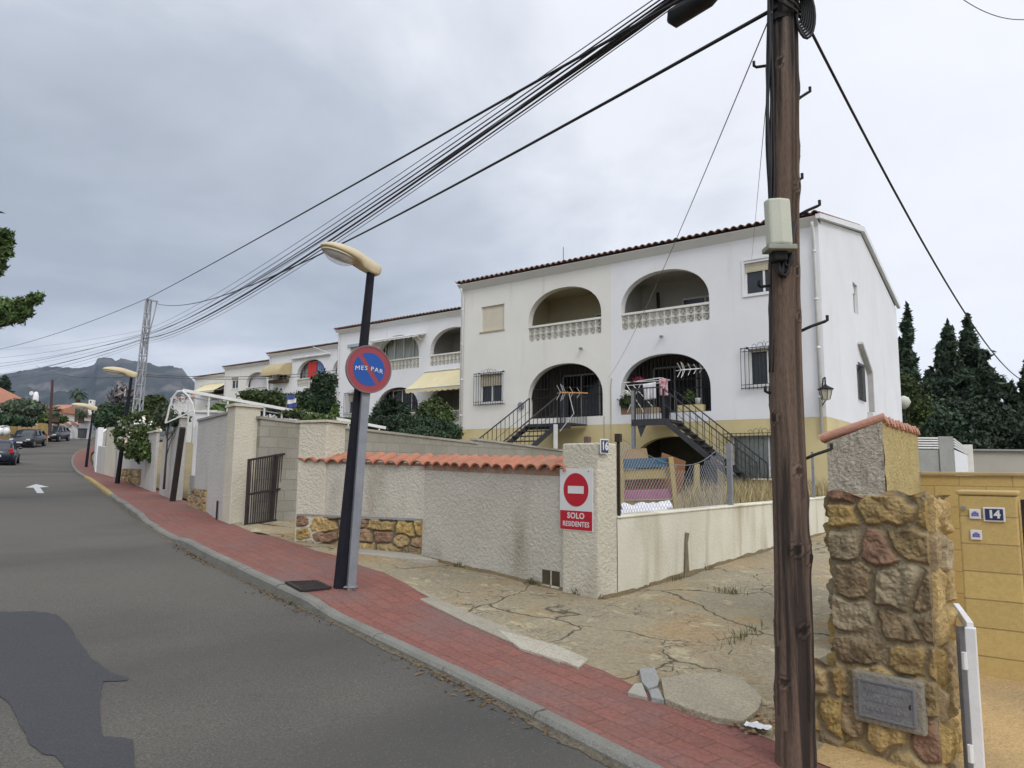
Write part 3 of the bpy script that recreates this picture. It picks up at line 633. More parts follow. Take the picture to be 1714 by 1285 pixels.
def breeze(parent, x0, x1, z0, z1, y, cols, rows=2):
    b = MB(); dw = (x1-x0)/cols; dh = (z1-z0-.06)/rows
    for i in range(cols):
        for j in range(rows):
            cx_, cz = x0+dw*(i+.5), z0+dh*(j+.5); hw, hh = dw/2, dh/2; t_ = .012
            b.box(cx_-hw, cx_-hw+t_, y, y+.10, cz-hh, cz+hh); b.box(cx_+hw-t_, cx_+hw, y, y+.10, cz-hh, cz+hh)
            b.box(cx_-hw+t_, cx_+hw-t_, y, y+.10, cz-hh, cz-hh+t_); b.box(cx_-hw+t_, cx_+hw-t_, y, y+.10, cz+hh-t_, cz+hh)
            for sx_ in (-1, 1):
                for sz in (-1, 1): b.bar((cx_+sx_*.012, y+.05, cz+sz*.012), (cx_+sx_*(hw-.01), y+.05, cz+sz*(hh-.01)), .085, .022, (0, 1, 0)) if False else b.obox((cx_+sx_*hw*.5, y+.05, cz+sz*hh*.5), (sx_*hw*.5, 0, sz*hh*.5), (0, .028, 0), Vector((-sz*hh, 0, sx_*hw)).normalized()*.008)
            # inner arcs bowing from corner to corner
            for q in range(4):
                p0 = [(-1, -1), (1, -1), (1, 1), (-1, 1)][q]; p1 = [(1, -1), (1, 1), (-1, 1), (-1, -1)][q]; bow = .42
                mid = ((p0[0]+p1[0])/2*(1-bow), (p0[1]+p1[1])/2*(1-bow)); pa = (cx_+p0[0]*hw*.92, cz+p0[1]*hh*.92); pm = (cx_+mid[0]*hw, cz+mid[1]*hh); pc = (cx_+p1[0]*hw*.92, cz+p1[1]*hh*.92)
                for (a, c_) in ((pa, pm), (pm, pc)): b.obox(((a[0]+c_[0])/2, y+.05, (a[1]+c_[1])/2), ((c_[0]-a[0])/2, 0, (c_[1]-a[1])/2), (0, .028, 0), Vector((-(c_[1]-a[1]), 0, c_[0]-a[0])).normalized()*.006)
    o = b.build('balustrade', offw, parent)
    r = MB(); r.box(x0-.02, x1+.02, y-.03, y+.13, z1-.06, z1+.012); r.build('rail', offw, o); return o
def tiled_roof(parent, x0, x1, prof, mat=rooft, pitch=.235, amp=.062, name='roof'):
    """prof: list of (y,z) from front eave over the ridge to the back eave; barrel tiles run down the slope in courses"""
    nu = int((x1-x0)/pitch*8); ys_ = []
    for i in range(len(prof)-1):
        (ya, za), (yb, zb) = prof[i], prof[i+1]; n = max(1, int(math.hypot(yb-ya, zb-za)/.42)); up_ = zb > za
        for k in range(n):
            t0, t1 = k/n, (k+1)/n; lift = .022
            ys_.append((ya+(yb-ya)*t0, za+(zb-za)*t0+(lift if up_ else 0))); ys_.append((ya+(yb-ya)*(t1-.0001), za+(zb-za)*t1+(0 if up_ else lift)))
    ys_ = np.array(ys_); mb = MB(); m = len(ys_)
    xs_ = np.linspace(x0, x1, nu+1); rn = random.Random(5); jit = [rn.uniform(-.012, .012) for _ in range(int((x1-x0)/pitch)+3)]
    vs = [(x, y+jit[int((x-x0)/pitch)]*(1 if j < 2 else 0), z+amp*abs(math.cos(math.pi*(x-x0)/pitch))**.8*1.6-.02) for j, (y, z) in enumerate(ys_) for x in xs_]
    mb.add(vs, [(j*(nu+1)+i, j*(nu+1)+i+1, (j+1)*(nu+1)+i+1, (j+1)*(nu+1)+i) for j in range(m-1) for i in range(nu)])
    mb.build(name, mat, parent, solid=.018)
def row_house(x0, y0, zf, label, detail, colL, colR, basement, zbot):
    W = 13.56; xc = x0+W/2; x1 = x0+W; H = thing('terraced_house', (xc, y0, zbot), label, 'house', 'white terraced houses stepping down the slope')
    ze = zf+5.62; T_ = .28; dp = 12.75
    def hole_set(sg):
        hs = [arch_poly(*(sorted((xc+sg*.38, xc+sg*3.48))), zf+3.15, zf+3.85, zf+4.99), arch_poly(*(sorted((xc+sg*.34, xc+sg*3.46))), zf+.30, zf+1.02, zf+2.22)]
        hs.append(rect(*(sorted((xc+sg*4.6, xc+sg*5.72))), zf+3.77, zf+4.75)); hs.append(rect(*(sorted((xc+sg*4.66, xc+sg*5.74))), zf+1.0, zf+2.1)); return hs
    for sg, m_ in ((-1, colL), (1, colR)):
        xa, xb = (x0, xc) if sg < 0 else (xc, x1)
        fill_holes([(xa, zf), (xb, zf), (xb, ze), (xa, ze)], hole_set(sg), lambda u, v: (u, y0, v), (0, T_, 0)).build('wall', m_, H)
    # side, back walls, eave cornice, roof
    gz = lambda y: ze+.18+(y-y0)*(1.25/6.0) if y-y0 < 6 else ze+1.43-(y-y0-6)*(1.5/6.75)
    for xs_, nm in ((x0, 0), (x1-T_, 1)):
        hs = []
        if detail == 1 and nm: hs = [rect(y0+4.25, y0+4.95, zf+3.75, zf+4.8), rect(y0+4.25, y0+5.1, zf+.85, zf+2.0)]
        fill_holes([(y0+T_, zf if basement else zf), (y0+dp, zf), (y0+dp, gz(y0+dp)-.1), (y0+6, gz(y0+6)-.1), (y0+T_, gz(y0+T_)-.1)], hs, lambda u, v, xs_=xs_, nm=nm: ((xs_+T_ if nm else xs_), u, v), ((-T_ if nm else T_), 0, 0)).build('wall', colR if nm else colL, H)
    b = MB(); b.box(x0+T_, x1-T_, y0+dp-T_, y0+dp-.002, zf, gz(y0+dp)-.1); b.build('wall', colR, H)
    b = MB(); b.prism([(x0+.002, y0-.26, ze+.10), (x0+.002, y0-.05, ze-.06), (x0+.002, y0-.002, ze-.10), (x0+.002, y0-.002, ze+.14), (x0+.002, y0-.22, ze+.14)], (W-.004, 0, 0)); b.build('cornice', white, H)
    tiled_roof(H, x0-.08, x1+.10, [(y0-.34, ze+.16), (y0+6, ze+1.55), (y0+dp+.25, ze+.0)])
    for xs_ in ((x1+.0, ) if detail != 1 else (x1, )):
        b = MB(); q = [(xs_+.003, y0-.30, ze+.02), (xs_+.003, y0-.30, ze+.15), (xs_+.003, y0+6, ze+1.56), (xs_+.003, y0+dp+.25, ze+.04), (xs_+.003, y0+dp+.25, ze-.10), (xs_+.003, y0+6, ze+1.36)]
        b.add([*q, *[(p[0]+.13, p[1], p[2]) for p in q]], [(0, 1, 2, 5), (5, 2, 3, 4), (6, 11, 8, 7), (11, 10, 9, 8), (1, 7, 8, 2), (2, 8, 9, 3), (0, 5, 11, 6), (5, 4, 10, 11), (0, 6, 7, 1), (3, 9, 10, 4)]); b.build('verge_trim', white, H)
    # basement
    b = MB(); bm_ = yellow if basement else colL
    if basement:
        hs = [arch_poly(xc+.75, xc+3.6, zbot, zbot+.75, zbot+1.75), rect(xc+4.05, xc+6.0, zbot+.42, zbot+1.72)]
        fill_holes([(xc+.02, zbot-.3), (x1, zbot-.3), (x1, zf-.002), (xc+.02, zf-.002)], [[(u, max(v, zbot-.1)) for u, v in h] if i == 0 else h for i, h in enumerate(hs)], lambda u, v: (u, y0+.004, v), (0, T_, 0)).build('basement_wall', bm_, H)
        b.box(x0, xc+.018, y0+.004, y0+T_, zbot-.3, zf-.002); b.build('basement_wall', bm_, H); b = MB(); b.box(x1-T_-.004, x1-.004, y0+T_, y0+dp, zbot-.3, zf-.002); b.build('basement_wall', bm_, H)
    else:
        b.box(x0, x1, y0+.004, y0+T_, zbot-2, zf-.002); b.box(x0, x0+T_, y0+T_, y0+dp, zbot-2, zf-.002); b.box(x1-T_, x1-.004, y0+T_, y0+dp, zbot-2, zf-.002); b.build('basement_wall', bm_, H)
    # loggias: floors, ceilings, partitions, back walls
    D = 1.75
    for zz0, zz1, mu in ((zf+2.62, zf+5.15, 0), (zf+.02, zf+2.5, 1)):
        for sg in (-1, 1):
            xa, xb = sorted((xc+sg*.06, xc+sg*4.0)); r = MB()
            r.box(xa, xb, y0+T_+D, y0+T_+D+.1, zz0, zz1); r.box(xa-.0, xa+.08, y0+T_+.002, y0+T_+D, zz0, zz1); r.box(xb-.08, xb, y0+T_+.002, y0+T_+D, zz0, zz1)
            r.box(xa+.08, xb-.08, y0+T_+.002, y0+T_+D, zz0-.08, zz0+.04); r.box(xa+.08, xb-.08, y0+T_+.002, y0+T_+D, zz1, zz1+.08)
            mm = (inty if sg < 0 and detail == 1 else intw) if not mu else (intw if detail > 1 else M('porch_painted_shade', (.16, .145, .12), (.12, .11, .095), 1))  # nearest house, lower porches: shade put into the interior colour
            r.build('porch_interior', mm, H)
    # windows
    for sg in (-1, 1):
        xa, xb = sorted((xc+sg*4.6, xc+sg*5.72))
        if detail == 1 and sg < 0:
            s_ = MB(); z_ = zf+3.77
            while z_ < zf+4.74: s_.box(xa, xb, y0+.07, y0+.085, z_, z_+.043); z_ += .046
            s_.build('roller_shutter', M('beige_shutter', (.60, .55, .44), (.56, .51, .41), 3, .7), H)
            q = MB(); q.box(xa-.06, xb+.04, y0-.03, y0+.1, zf+3.71, zf+3.768); q.build('window_sill', M('sill_stone', (.42, .34, .24)), H)
        else:
            window(H, xa, xb, zf+3.77, zf+4.75, y0+.10, shutter=.28)
            q = MB(); q.box(xa-.06, xb+.06, y0-.04, y0+.1, zf+3.70, zf+3.768); q.box(xa-.07, xa-.002, y0-.025, y0-.002, zf+3.77, zf+4.82); q.box(xb+.002, xb+.07, y0-.025, y0-.002, zf+3.77, zf+4.82); q.box(xa-.07, xb+.07, y0-.025, y0-.002, zf+4.822, zf+4.88); q.build('window_surround', white, H)
        xa, xb = sorted((xc+sg*4.66, xc+sg*5.74))
        wn = window(H, xa, xb, zf+1.0, zf+2.1, y0+.10, shutter=.42 if sg < 0 else .08)
        q = MB(); q.box(xa-.07, xa-.002, y0-.025, y0-.002, zf+1.0, zf+2.17); q.box(xb+.002, xb+.07, y0-.025, y0-.002, zf+1.0, zf+2.17); q.box(xa-.07, xb+.07, y0-.025, y0-.002, zf+2.102, zf+2.17); q.box(xa-.07, xb+.07, y0-.03, y0-.002, zf+.93, zf+.998); q.build('window_surround', white, H)
        grille(wn, xa-.20, xb+.14, zf+.88, zf+2.14, y0-.13, 12)
    for sg in (-1, 1):
        xa, xb = sorted((xc+sg*.38, xc+sg*3.48)); breeze(H, xa, xb, zf+3.15, zf+3.72, y0+.05, 12)
    # downpipes
    for xs_ in ((x0+.16, x1-.12) if detail == 1 else (x0+.16, )):
        b = MB(); b.tube([(xs_, y0-.2, ze-.02), (xs_, y0-.17, ze-.15), (xs_, y0-.07, ze-.35), (xs_, y0-.07, zf-.5 if detail == 1 else zf-1.5)], .045, 8)
        for k in range(4): b.lathe((xs_, y0-.07, ze-.9-k*1.4), [(.056, 0), (.056, .06)], 8)
        b.build('downpipe', whitep if detail == 1 else white, H, smooth=True)
    return H
def slider(H, x0, x1, z0, z1, y, n=2, mat=glassd, curtain=False):   # glazed sliding door
    f = MB(); f.box(x0, x1, y-.05, y, z1-.06, z1); f.box(x0, x1, y-.05, y, z0, z0+.06)
    for k in range(n+1): x = x0+(x1-x0)*k/n; f.box(x-.03, x+.03, y-.052, y+.002, z0+.06, z1-.06)
    o = f.build('glazed_door', whitep, H); g = MB(); g.add([(x0+.03, y-.03, z0+.06), (x1-.03, y-.03, z0+.06), (x1-.03, y-.03, z1-.06), (x0+.03, y-.03, z1-.06)], [(0, 1, 2, 3)]); g.build('pane', clearg if curtain else mat, o)
    if curtain:
        c = MB(); c.grid(lambda u, v: (x0+.05+(x1-x0-.1)*u, y+.04+.03*math.sin(u*60), z0+.08+(z1-z0-.16)*v), 90, 1); c.build('curtain', curt, o)
def arch_bars(H, x0, x1, z0, zsp, zt, y, n, name='security_bars'):
    g = MB(); c = (x0+x1)/2; r = (x1-x0)/2
    top = lambda x: zsp+(zt-zsp)*max(0, 1-((x-c)/r)**2)**.5
    for k in range(1, n):
        x = x0+(x1-x0)*k/n; g.tube([(x, y, z0), (x, y, top(x)-.02)], .011, 5)
    for zz in (z0+.05, z0+.75, zsp+.35):
        hw = r if zz < zsp else r*max(0, 1-((zz-zsp)/(zt-zsp))**2)**.5; g.bar((c-hw, y, zz), (c+hw, y, zz), .025)
    g.tube([(c+r*math.cos(t)*.985, y, zsp+(zt-zsp)*.985*math.sin(t)) for t in np.linspace(0, math.pi, 24)], .014, 5)
    return g.build(name, black, H)
def awning(H, x0, x1, ytop, ztop, reach, drop, mat=awnm, val=.16, name='awning'):
    a = MB(); n = 24
    a.grid(lambda u, v: (x0+(x1-x0)*u, ytop-reach*v, ztop-drop*v-.03*math.sin(v*math.pi)), 10, 8)
    o = a.build(name, mat, H, solid=.006)
    q = MB(); q.grid(lambda u, v: (x0+(x1-x0)*u, ytop-reach-.003, ztop-drop-val*v*(.75+.25*abs(math.sin(u*(x1-x0)*9)))), 120, 1); q.build('valance', mat, o, solid=.004)
    q = MB(); q.tube([(x0, ytop-.03, ztop+.03), (x1, ytop-.03, ztop+.03)], .05, 8); q.tube([(x0, ytop-reach, ztop-drop), (x1, ytop-reach, ztop-drop)], .025, 6)
    for x in (x0+.15, x1-.15): q.tube([(x, ytop, ztop-.25), (x, ytop-reach*.5, ztop-drop*.6-.25), (x, ytop-reach, ztop-drop)], .018, 5)
    q.build('awning_frame', whitep, o); return o

X1, Y1, Z1 = -18.56, 21.26, 3.20
H1 = row_house(X1, Y1, Z1, 'nearest white terraced house, cream left half and bluish white right half, yellow basement', 1, cream, white, True, 1.0)
xc = X1+6.78
slider(H1, xc-1.75, xc-.55, Z1+2.66, Z1+4.35, Y1+2.02, 2)
slider(H1, xc+1.75, xc+3.4, Z1+2.66, Z1+4.45, Y1+2.02, 2); 
b = MB(); b.lathe((xc-1.2, Y1+1.0, Z1+5.02), [(.02, -.12), (.16, -.11), (.20, -.02), (.12, .0), (.12, .12)], 14); b.build('ceiling_lamp', black, H1)
b = MB(); b.box(xc+.62, xc+1.28, Y1+1.45, Y1+1.98, Z1+2.7, Z1+4.05); b.build('boiler', whitep, H1, bevel=.02); b = MB(); b.tube([(xc+.95, Y1+1.7, Z1+4.05), (xc+.95, Y1+1.7, Z1+4.5), (xc+.85, Y1+1.9, Z1+4.75)], .06, 8); b.build('flue_pipe', brown_i, H1)
slider(H1, xc-3.2, xc-1.6, Z1+.1, Z1+2.1, Y1+2.02, 2); slider(H1, xc-1.4, xc-.5, Z1+.1, Z1+2.05, Y1+2.02, 1); slider(H1, xc+.6, xc+2.2, Z1+.1, Z1+2.1, Y1+2.02, 2, dark); slider(H1, xc+2.35, xc+3.3, Z1+.3, Z1+2.1, Y1+2.02, 1)
arch_bars(H1, xc-3.44, xc-.36, Z1+.32, Z1+1.02, Z1+2.20, Y1+.2, 22); arch_bars(H1, xc+.36, xc+3.44, Z1+.32, Z1+1.02, Z1+2.20, Y1+.24, 22)
# basement arch: dark garage space, window with curtains and grille
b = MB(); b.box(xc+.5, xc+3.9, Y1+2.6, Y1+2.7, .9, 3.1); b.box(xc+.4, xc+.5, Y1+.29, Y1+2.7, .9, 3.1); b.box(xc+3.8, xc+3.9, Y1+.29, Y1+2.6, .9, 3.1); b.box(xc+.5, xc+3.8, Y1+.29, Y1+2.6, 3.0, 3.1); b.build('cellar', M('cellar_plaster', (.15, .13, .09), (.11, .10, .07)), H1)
wn = window(H1, xc+4.05, xc+6.0, 1.42, 2.72, Y1+.12, split=.55, mat=clearg)
b = MB(); b.grid(lambda u, v: (xc+4.1+1.15*u, Y1+.24+.025*math.sin(u*50), 1.45+1.25*v), 60, 1); b.build('curtain', curt, wn)
grille(wn, xc+3.86, xc+6.1, 1.36, 2.80, Y1-.13, 17)
b = MB(); b.box(xc+3.95, xc+6.06, Y1-.06, Y1+.11, 1.34, 1.415); b.build('window_sill', M('sill_tan', (.40, .27, .15)), H1)
# gable windows and the slanted rendered canopy strip
for (ya, yb, za, zb, gr) in ((4.25, 4.95, 3.75, 4.8, 0), (4.25, 5.1, .85, 2.0, 1)):
    f = MB(); xg = X1+13.56
    f.box(xg-.16, xg-.12, Y1+ya, Y1+yb, Z1+za, Z1+zb); o = f.build('window', glass, H1)
    f = MB(); f.box(xg-.12, xg-.08, Y1+ya, Y1+ya+.05, Z1+za, Z1+zb); f.box(xg-.12, xg-.08, Y1+yb-.05, Y1+yb, Z1+za, Z1+zb); f.box(xg-.12, xg-.08, Y1+ya, Y1+yb, Z1+zb-.3 if not gr else Z1+zb-.05, Z1+zb); f.build('frame', whitep, o)
    if gr:
        f = MB()
        for k in range(8): f.tube([(xg+.06, Y1+ya-.05+(yb-ya+.1)*k/7, Z1+za-.03), (xg+.06, Y1+ya-.05+(yb-ya+.1)*k/7, Z1+zb+.08)], .012, 5)
        for z in (.02, zb-za-.02): f.bar((xg+.06, Y1+ya-.05, Z1+za+z), (xg+.06, Y1+yb+.05, Z1+za+z), .02)
        f.build('window_grille', black, o)
b = MB(); xg = X1+13.562
b.prism([(xg, Y1+4.55, Z1+2.72), (xg, Y1+4.62, Z1+2.80), (xg, Y1+6.05, Z1+1.98), (xg, Y1+6.05, Z1+.55), (xg, Y1+5.93, Z1+.55), (xg, Y1+5.93, Z1+1.90)], (.16, 0, 0)); b.build('wall_trim', M('grey_trim', (.42, .41, .39)), H1)
b = MB(); b.box(xg, xg+.05, Y1+5.6, Y1+6.3, Z1+.12, Z1+.52); b.build('meter_cover', M('grey_cover', (.55, .55, .54)), H1)
# rainwater spouts / cameras under the balconies, bulkhead, service cable on the party line, roof aerial
for p in ((974, 583), (1108, 563)):
    q = onY(*p, Y1-.001); b = MB(); b.tube([q, q+Vector((0, -.12, -.02))], .03, 8); b.obox(q+Vector((.05, -.16, -.03)), (.05, 0, 0), (0, .05, 0), (0, 0, .03)); b.build('spout', galv, H1)
q = onY(873, 679, Y1-.001); b = MB(); b.tube([q, q+Vector((0, -.08, 0))], .13, 16); b.build('round_vent', galv, H1)
b = MB(); b.tube([(xc+.02, Y1-.02, Z1+1.55), (xc-.02, Y1-.02, Z1+1.3), (xc-.02, Y1-.02, 1.6)], .016, 5); b.tube([(xc-.28, Y1-.02, Z1+.3), (xc-.28, Y1-.02, 1.6)], .012, 5); b.build('service_cable', M('tan_cable', (.45, .42, .33)), H1)
for k, (px, py) in enumerate([(935, 738), (1002, 742)]): pass
b = MB()
for k in range(4): b.box(xc-1.9+k*.14, xc-1.79+k*.14, Y1-.02, Y1+.003, 2.15, 2.33)
b.build('vent_block', M('brown_vent', (.10, .075, .06)), H1)
q = up((xc-1.3, Y1+6, 9), 956, 440); b = MB(); b.tube([(xc-2.9, Y1+1.5, Z1+5.9), (xc-2.9, Y1+1.5, Z1+7.05)], .012, 5); b.build('aerial_mast', black, H1)

H2 = row_house(-32.12, 26.26, 3.69, 'second white terraced house with glazed arch and big cream awning, left of the nearest house', 2, white, white, False, 1.5)
xc = -32.12+6.78; y = 26.26; z = 3.69
slider(H2, xc-3.3, xc-.5, z+2.66, z+4.95, y+.45, 4, glass, True); slider(H2, xc-3.3, xc-.5, z+.3, z+2.15, y+.45, 4, glassd); arch_bars(H2, xc-3.44, xc-.36, z+.32, z+1.02, z+2.2, y+.1, 18); slider(H2, xc+1, xc+3, z+2.66, z+4.4, y+2.02, 2); slider(H2, xc+.6, xc+3.3, z+.1, z+2.1, y+2.02, 3)
awning(H2, xc-3.9, xc+.1, y-.02, z+4.85, .55, .12, whitep, .10)
awning(H2, xc+.1, xc+4.0, y-.02, z+2.85, 1.35, 1.0, awnm, .2)
breeze(H2, xc+.45, xc+3.4, z+.3, z+.85, y+.02, 11); breeze(H2, xc-1.4, xc-.4, z+.3, z+.85, y-.12, 4)
b = MB(); b.box(xc-5.9, xc-4.4, y-.07, y+.0, z+4.7, z+4.86); b.build('shutter_box', M('blue_box', (.35, .40, .48)), H2)
H3 = row_house(-45.68, 31.1, 4.2, 'third white terraced house with a red and blue curtain in its upper arch', 2, white, white, False, 2)
xc = -45.68+6.78; y = 31.1; z = 4.2
slider(H3, xc-3.4, xc-.4, z+2.66, z+4.95, y+.5, 3, glass, True); slider(H3, xc+.6, xc+3, z+2.66, z+4.4, y+2.02, 2)
for nm, m_, a, b2 in (('curtain', redc, -2.55, -1.55), ('curtain', bluec, -1.5, -.75)):
    b = MB(); b.grid(lambda u, v: (xc+a+(b2-a)*u, y+.22+.04*math.sin(u*22), z+2.9+1.95*v), 30, 1); b.build(nm, m_, H3, solid=.01)
q = MB(); q.tube([(xc-4, y-.1, z+5.2), (xc+.2, y-.1, z+5.2)], .08, 8); q.tube([(xc+.2, y-.1, z+5.2), (xc-.5, y-1.0, z+5.6)], .03, 5); q.build('rolled_awning', whitep, H3)
# domed balcony canopy over the outer upper window
b = MB(); x0_, x1_ = xc-6.3, xc-4.1
b.grid(lambda u, v: (x0_+(x1_-x0_)*u, y-.05-1.0*math.sin(v*math.pi/2), z+4.95-.95*(1-math.cos(v*math.pi/2))), 10, 8)
for xx in (x0_, x1_): b.prism([(xx, y-.05, z+4.95)]+[(xx, y-.05-1.0*math.sin(v*math.pi/2), z+4.95-.95*(1-math.cos(v*math.pi/2))) for v in np.linspace(.1, 1, 8)]+[(xx, y-.05, z+4.0)], (.01, 0, 0))
b.build('window_canopy', M('tan_canopy_cloth', (.46, .38, .22), (.40, .33, .19), 3, .9), H3, solid=.005)
b = MB(); b.box(x0_+.2, x1_-.2, y-.5, y-.05, z+3.55, z+3.75); b.build('flower_box', M('dark_box', (.10, .07, .05)), H3)
H4 = row_house(-59.24, 35.8, 4.88, 'fourth white terraced house with a white roller shutter closing its arch', 2, cream, cream, False, 2.4)
xc = -59.24+6.78; y = 35.8; z = 4.88
b = MB(); zz = z+3.5
while zz < z+4.98: b.box(xc-3.4, xc-.45, y+.4, y+.42, zz, zz+.09); zz += .1
b.build('roller_shutter', M('grey_shutter', (.60, .60, .62)), H4); slider(H4, xc-3.4, xc-.4, z+2.7, z+3.48, y+.42, 3, glassd)
H5 = row_house(-72.8, 40.6, 5.45, 'fifth terraced house with a cream awning let down over its upper balcony', 2, cream, cream, False, 3)
xc = -72.8+6.78; y = 40.6; z = 5.45; awning(H5, xc-4.6, xc-.2, y-.02, z+4.9, 1.7, 1.0, awnm, .2)
for H in (H4, H5): pass
# end of row: low house with a red verge
H6 = thing('end_house', (-90, 47, 4), 'low cream house at the far end of the terrace with a red tiled verge', 'house')
b = MB(); b.box(-86, -73.2, 45.4, 56, 2.5, 10.0); b.build('wall', cream, H6); b = MB(); b.prism([(-86.4, 45.0, 10.0), (-86.4, 50.5, 11.6), (-86.4, 56.4, 10.0)], (13, 0, 0)); b.build('roof', rooff, H6); window(H6, -84, -82.4, 7.2, 8.4, 45.3)

# ================================================================== STREET WALLS
def V3(p, z): return Vector((p[0], p[1], z))
def wall_line(mb, a, b, za, zb, th, za0=None, zb0=None, seg=1, back=True):
    """vertical wall from a to b (xy), tops za/zb, thickness th to the left-hand back (+y side)"""
    a, b = Vector((a[0], a[1], 0)), Vector((b[0], b[1], 0)); d = (b-a).normalized(); n = Vector((-d.y, d.x, 0)); n = n if n.y > 0 else -n; n *= th
    z0 = za0 if za0 is not None else zr(a.x, a.y)-.15; z1 = zb0 if zb0 is not None else zr(b.x, b.y)-.15
    q = [V3(a, z0), V3(b, z1), V3(b, zb), V3(a, za)]
    mb.add(q+[p+n for p in q], [(0, 1, 2, 3), (7, 6, 5, 4), (0, 4, 5, 1), (3, 2, 6, 7), (0, 3, 7, 4), (1, 5, 6, 2)])
def cap_line(mb, a, b, za, zb, th, over=.03, h=.05):
    a, b = Vector((a[0], a[1], 0)), Vector((b[0], b[1], 0)); d = (b-a).normalized(); n = Vector((-d.y, d.x, 0)); n = n if n.y > 0 else -n
    A_, B_ = a-n*over, b-n*over; q = [V3(A_, za+.002), V3(B_, zb+.002), V3(B_, zb+h), V3(A_, za+h)]; n2 = n*(th+2*over)
    mb.add(q+[p+n2 for p in q], [(0, 1, 2, 3), (7, 6, 5, 4), (0, 4, 5, 1), (3, 2, 6, 7), (0, 3, 7, 4), (1, 5, 6, 2)])
def stone_panel(name, o, ud, vd, nd, w, h, rows, mat, parent, seed=1, depth=.05, res=.012, avgw=.24, hue=0, edge=.0, mort=(.20, .185, .145), warp=.0, top=None):
    """real relief: jittered rows of irregular stones standing out of the mortar, each with its own stone colour"""
    r = random.Random(seed); o, ud, vd, nd = map(Vector, (o, ud, vd, nd)); S = []
    y = 0; rh = h/rows
    for j in range(-1, rows+1):
        x = -r.random()*avgw
        while x < w+avgw:
            ww = avgw*r.uniform(.55, 1.5); S.append((x+ww/2, (j+.5)*rh+r.uniform(-.22, .22)*rh, r.uniform(.85, 1.15)*ww/avgw)); x += ww
    pal = [(.42, .30, .135), (.38, .28, .14), (.46, .33, .145), (.32, .235, .135), (.36, .235, .14), (.37, .30, .19), (.33, .20, .13), (.43, .30, .12), (.34, .28, .18), (.30, .225, .13), (.44, .31, .12)]
    cols = [(lambda q, c: tuple(x*q for x in c))(r.uniform(.72, 1.12), r.choice(pal)) for _ in S]; hts = [r.uniform(.55, 1.1) for _ in S]; tl = [(r.uniform(-.25, .25), r.uniform(-.25, .25)) for _ in S]
    SA = np.array([(s[0], s[1]) for s in S]); SW = np.array([s[2] for s in S])
    nu, nv = max(2, int(w/res)), max(2, int(h/res)); mb = MB()
    for j in range(nv+1):
        for i in range(nu+1):
            u, v = w*i/nu, h*j/nv; vq = Vector((u*5, v*5, seed)); du = noise.noise(vq)*.045+noise.noise(vq*3)*.014; dv = noise.noise(vq+Vector((7, 7, 7)))*.045+noise.noise(vq*3+Vector((3, 1, 2)))*.014
            dx = (SA[:, 0]-u-du)/avgw/SW**.5; dy = (SA[:, 1]-v-dv)/rh
            dd = (np.abs(dx)**2.6+np.abs(dy)**2.6)**(1/2.6); k = np.argpartition(dd, 1)[:2]; k = k[np.argsort(dd[k])]; e_ = dd[k[1]]-dd[k[0]]; kk_ = int(k[0])
            jn = .05*noise.noise(Vector((u*6, v*6, seed+9))); f = min(1, max(0, (e_-.05-jn)/.20)); f = f*f*(3-2*f)
            hh = depth*hts[kk_]*f*(1+tl[kk_][0]*dx[kk_]+tl[kk_][1]*dy[kk_])+depth*.45*f*(abs(noise.noise(Vector((u*11, v*11, kk_))))*2-.4)+depth*.30*f*abs(noise.noise(Vector((u*27, v*27, kk_))))+depth*.16*noise.noise(Vector((u*60, v*60, 1)))
            m_ = min(1, max(0, (e_-.04-jn*1.6-.04*noise.noise(Vector((u*30, v*30, 2))))/.11)); c = cols[kk_]; tn = 1+.38*noise.noise(Vector((u*9, v*9, kk_*3)))+.22*noise.noise(Vector((u*28, v*28, kk_)))
            col = tuple(mort[q]*(1-m_)+c[q]*tn*m_ for q in range(3))
            if i in (0, nu): hh = -.03
            topo = 0
            if top and j == nv: topo = top*noise.noise(Vector((u*7, 3, seed)))
            p = o+ud*u+vd*(v+topo)+nd*hh; mb.v.append(tuple(p)); mb.c.append(col)
    mb.usec = True
    for j in range(nv):
        for i in range(nu): a = j*(nu+1)+i; mb.f.append((a, a+1, a+nu+2, a+nu+1))
    return mb.build(name, mat, parent, smooth=False, fix=False)
def coping(name, a, b, za, zb, mat, parent, width=.34, drop=.11, pitch=.20, amp=.05, over=.07, lift=0):
    """row of barrel tiles across the wall top, falling to the street; ends show as arcs"""
    a, b = Vector((a[0], a[1], 0)), Vector((b[0], b[1], 0)); d = (b-a); Ln = d.length; d.normalize(); n = Vector((-d.y, d.x, 0)); n = n if n.y > 0 else -n
    nu = int(Ln/pitch*12); mb = MB(); rn = random.Random(11); jit = [rn.uniform(-.018, .018) for _ in range(int(Ln/pitch)+3)]; jz = [rn.uniform(-.008, .008) for _ in jit]
    def f(u, v):
        t = u*Ln; k = int(t/pitch); p = a+d*t-n*(over+jit[k])*(1-v)+n*(width-over)*v
        return (p.x, p.y, za+(zb-za)*u+drop*v+amp*1.5*max(0, 1-(2*(t/pitch % 1)-1)**2)**.5+jz[k])
    mb.grid(f, nu, 3); mb.build(name, mat, parent, solid=.016)
    mb = MB(); k = 0   # mortar bedding under the tiles
    wall_line(mb, a+n*.0-d*0, b, za+.04, zb+.04, .26, za-.05, zb-.05); mb.build('mortar_bed', M('red_brown_mortar', (.34, .17, .11), (.42, .36, .29), 8, .95, .8, 50, fine=.3), parent)

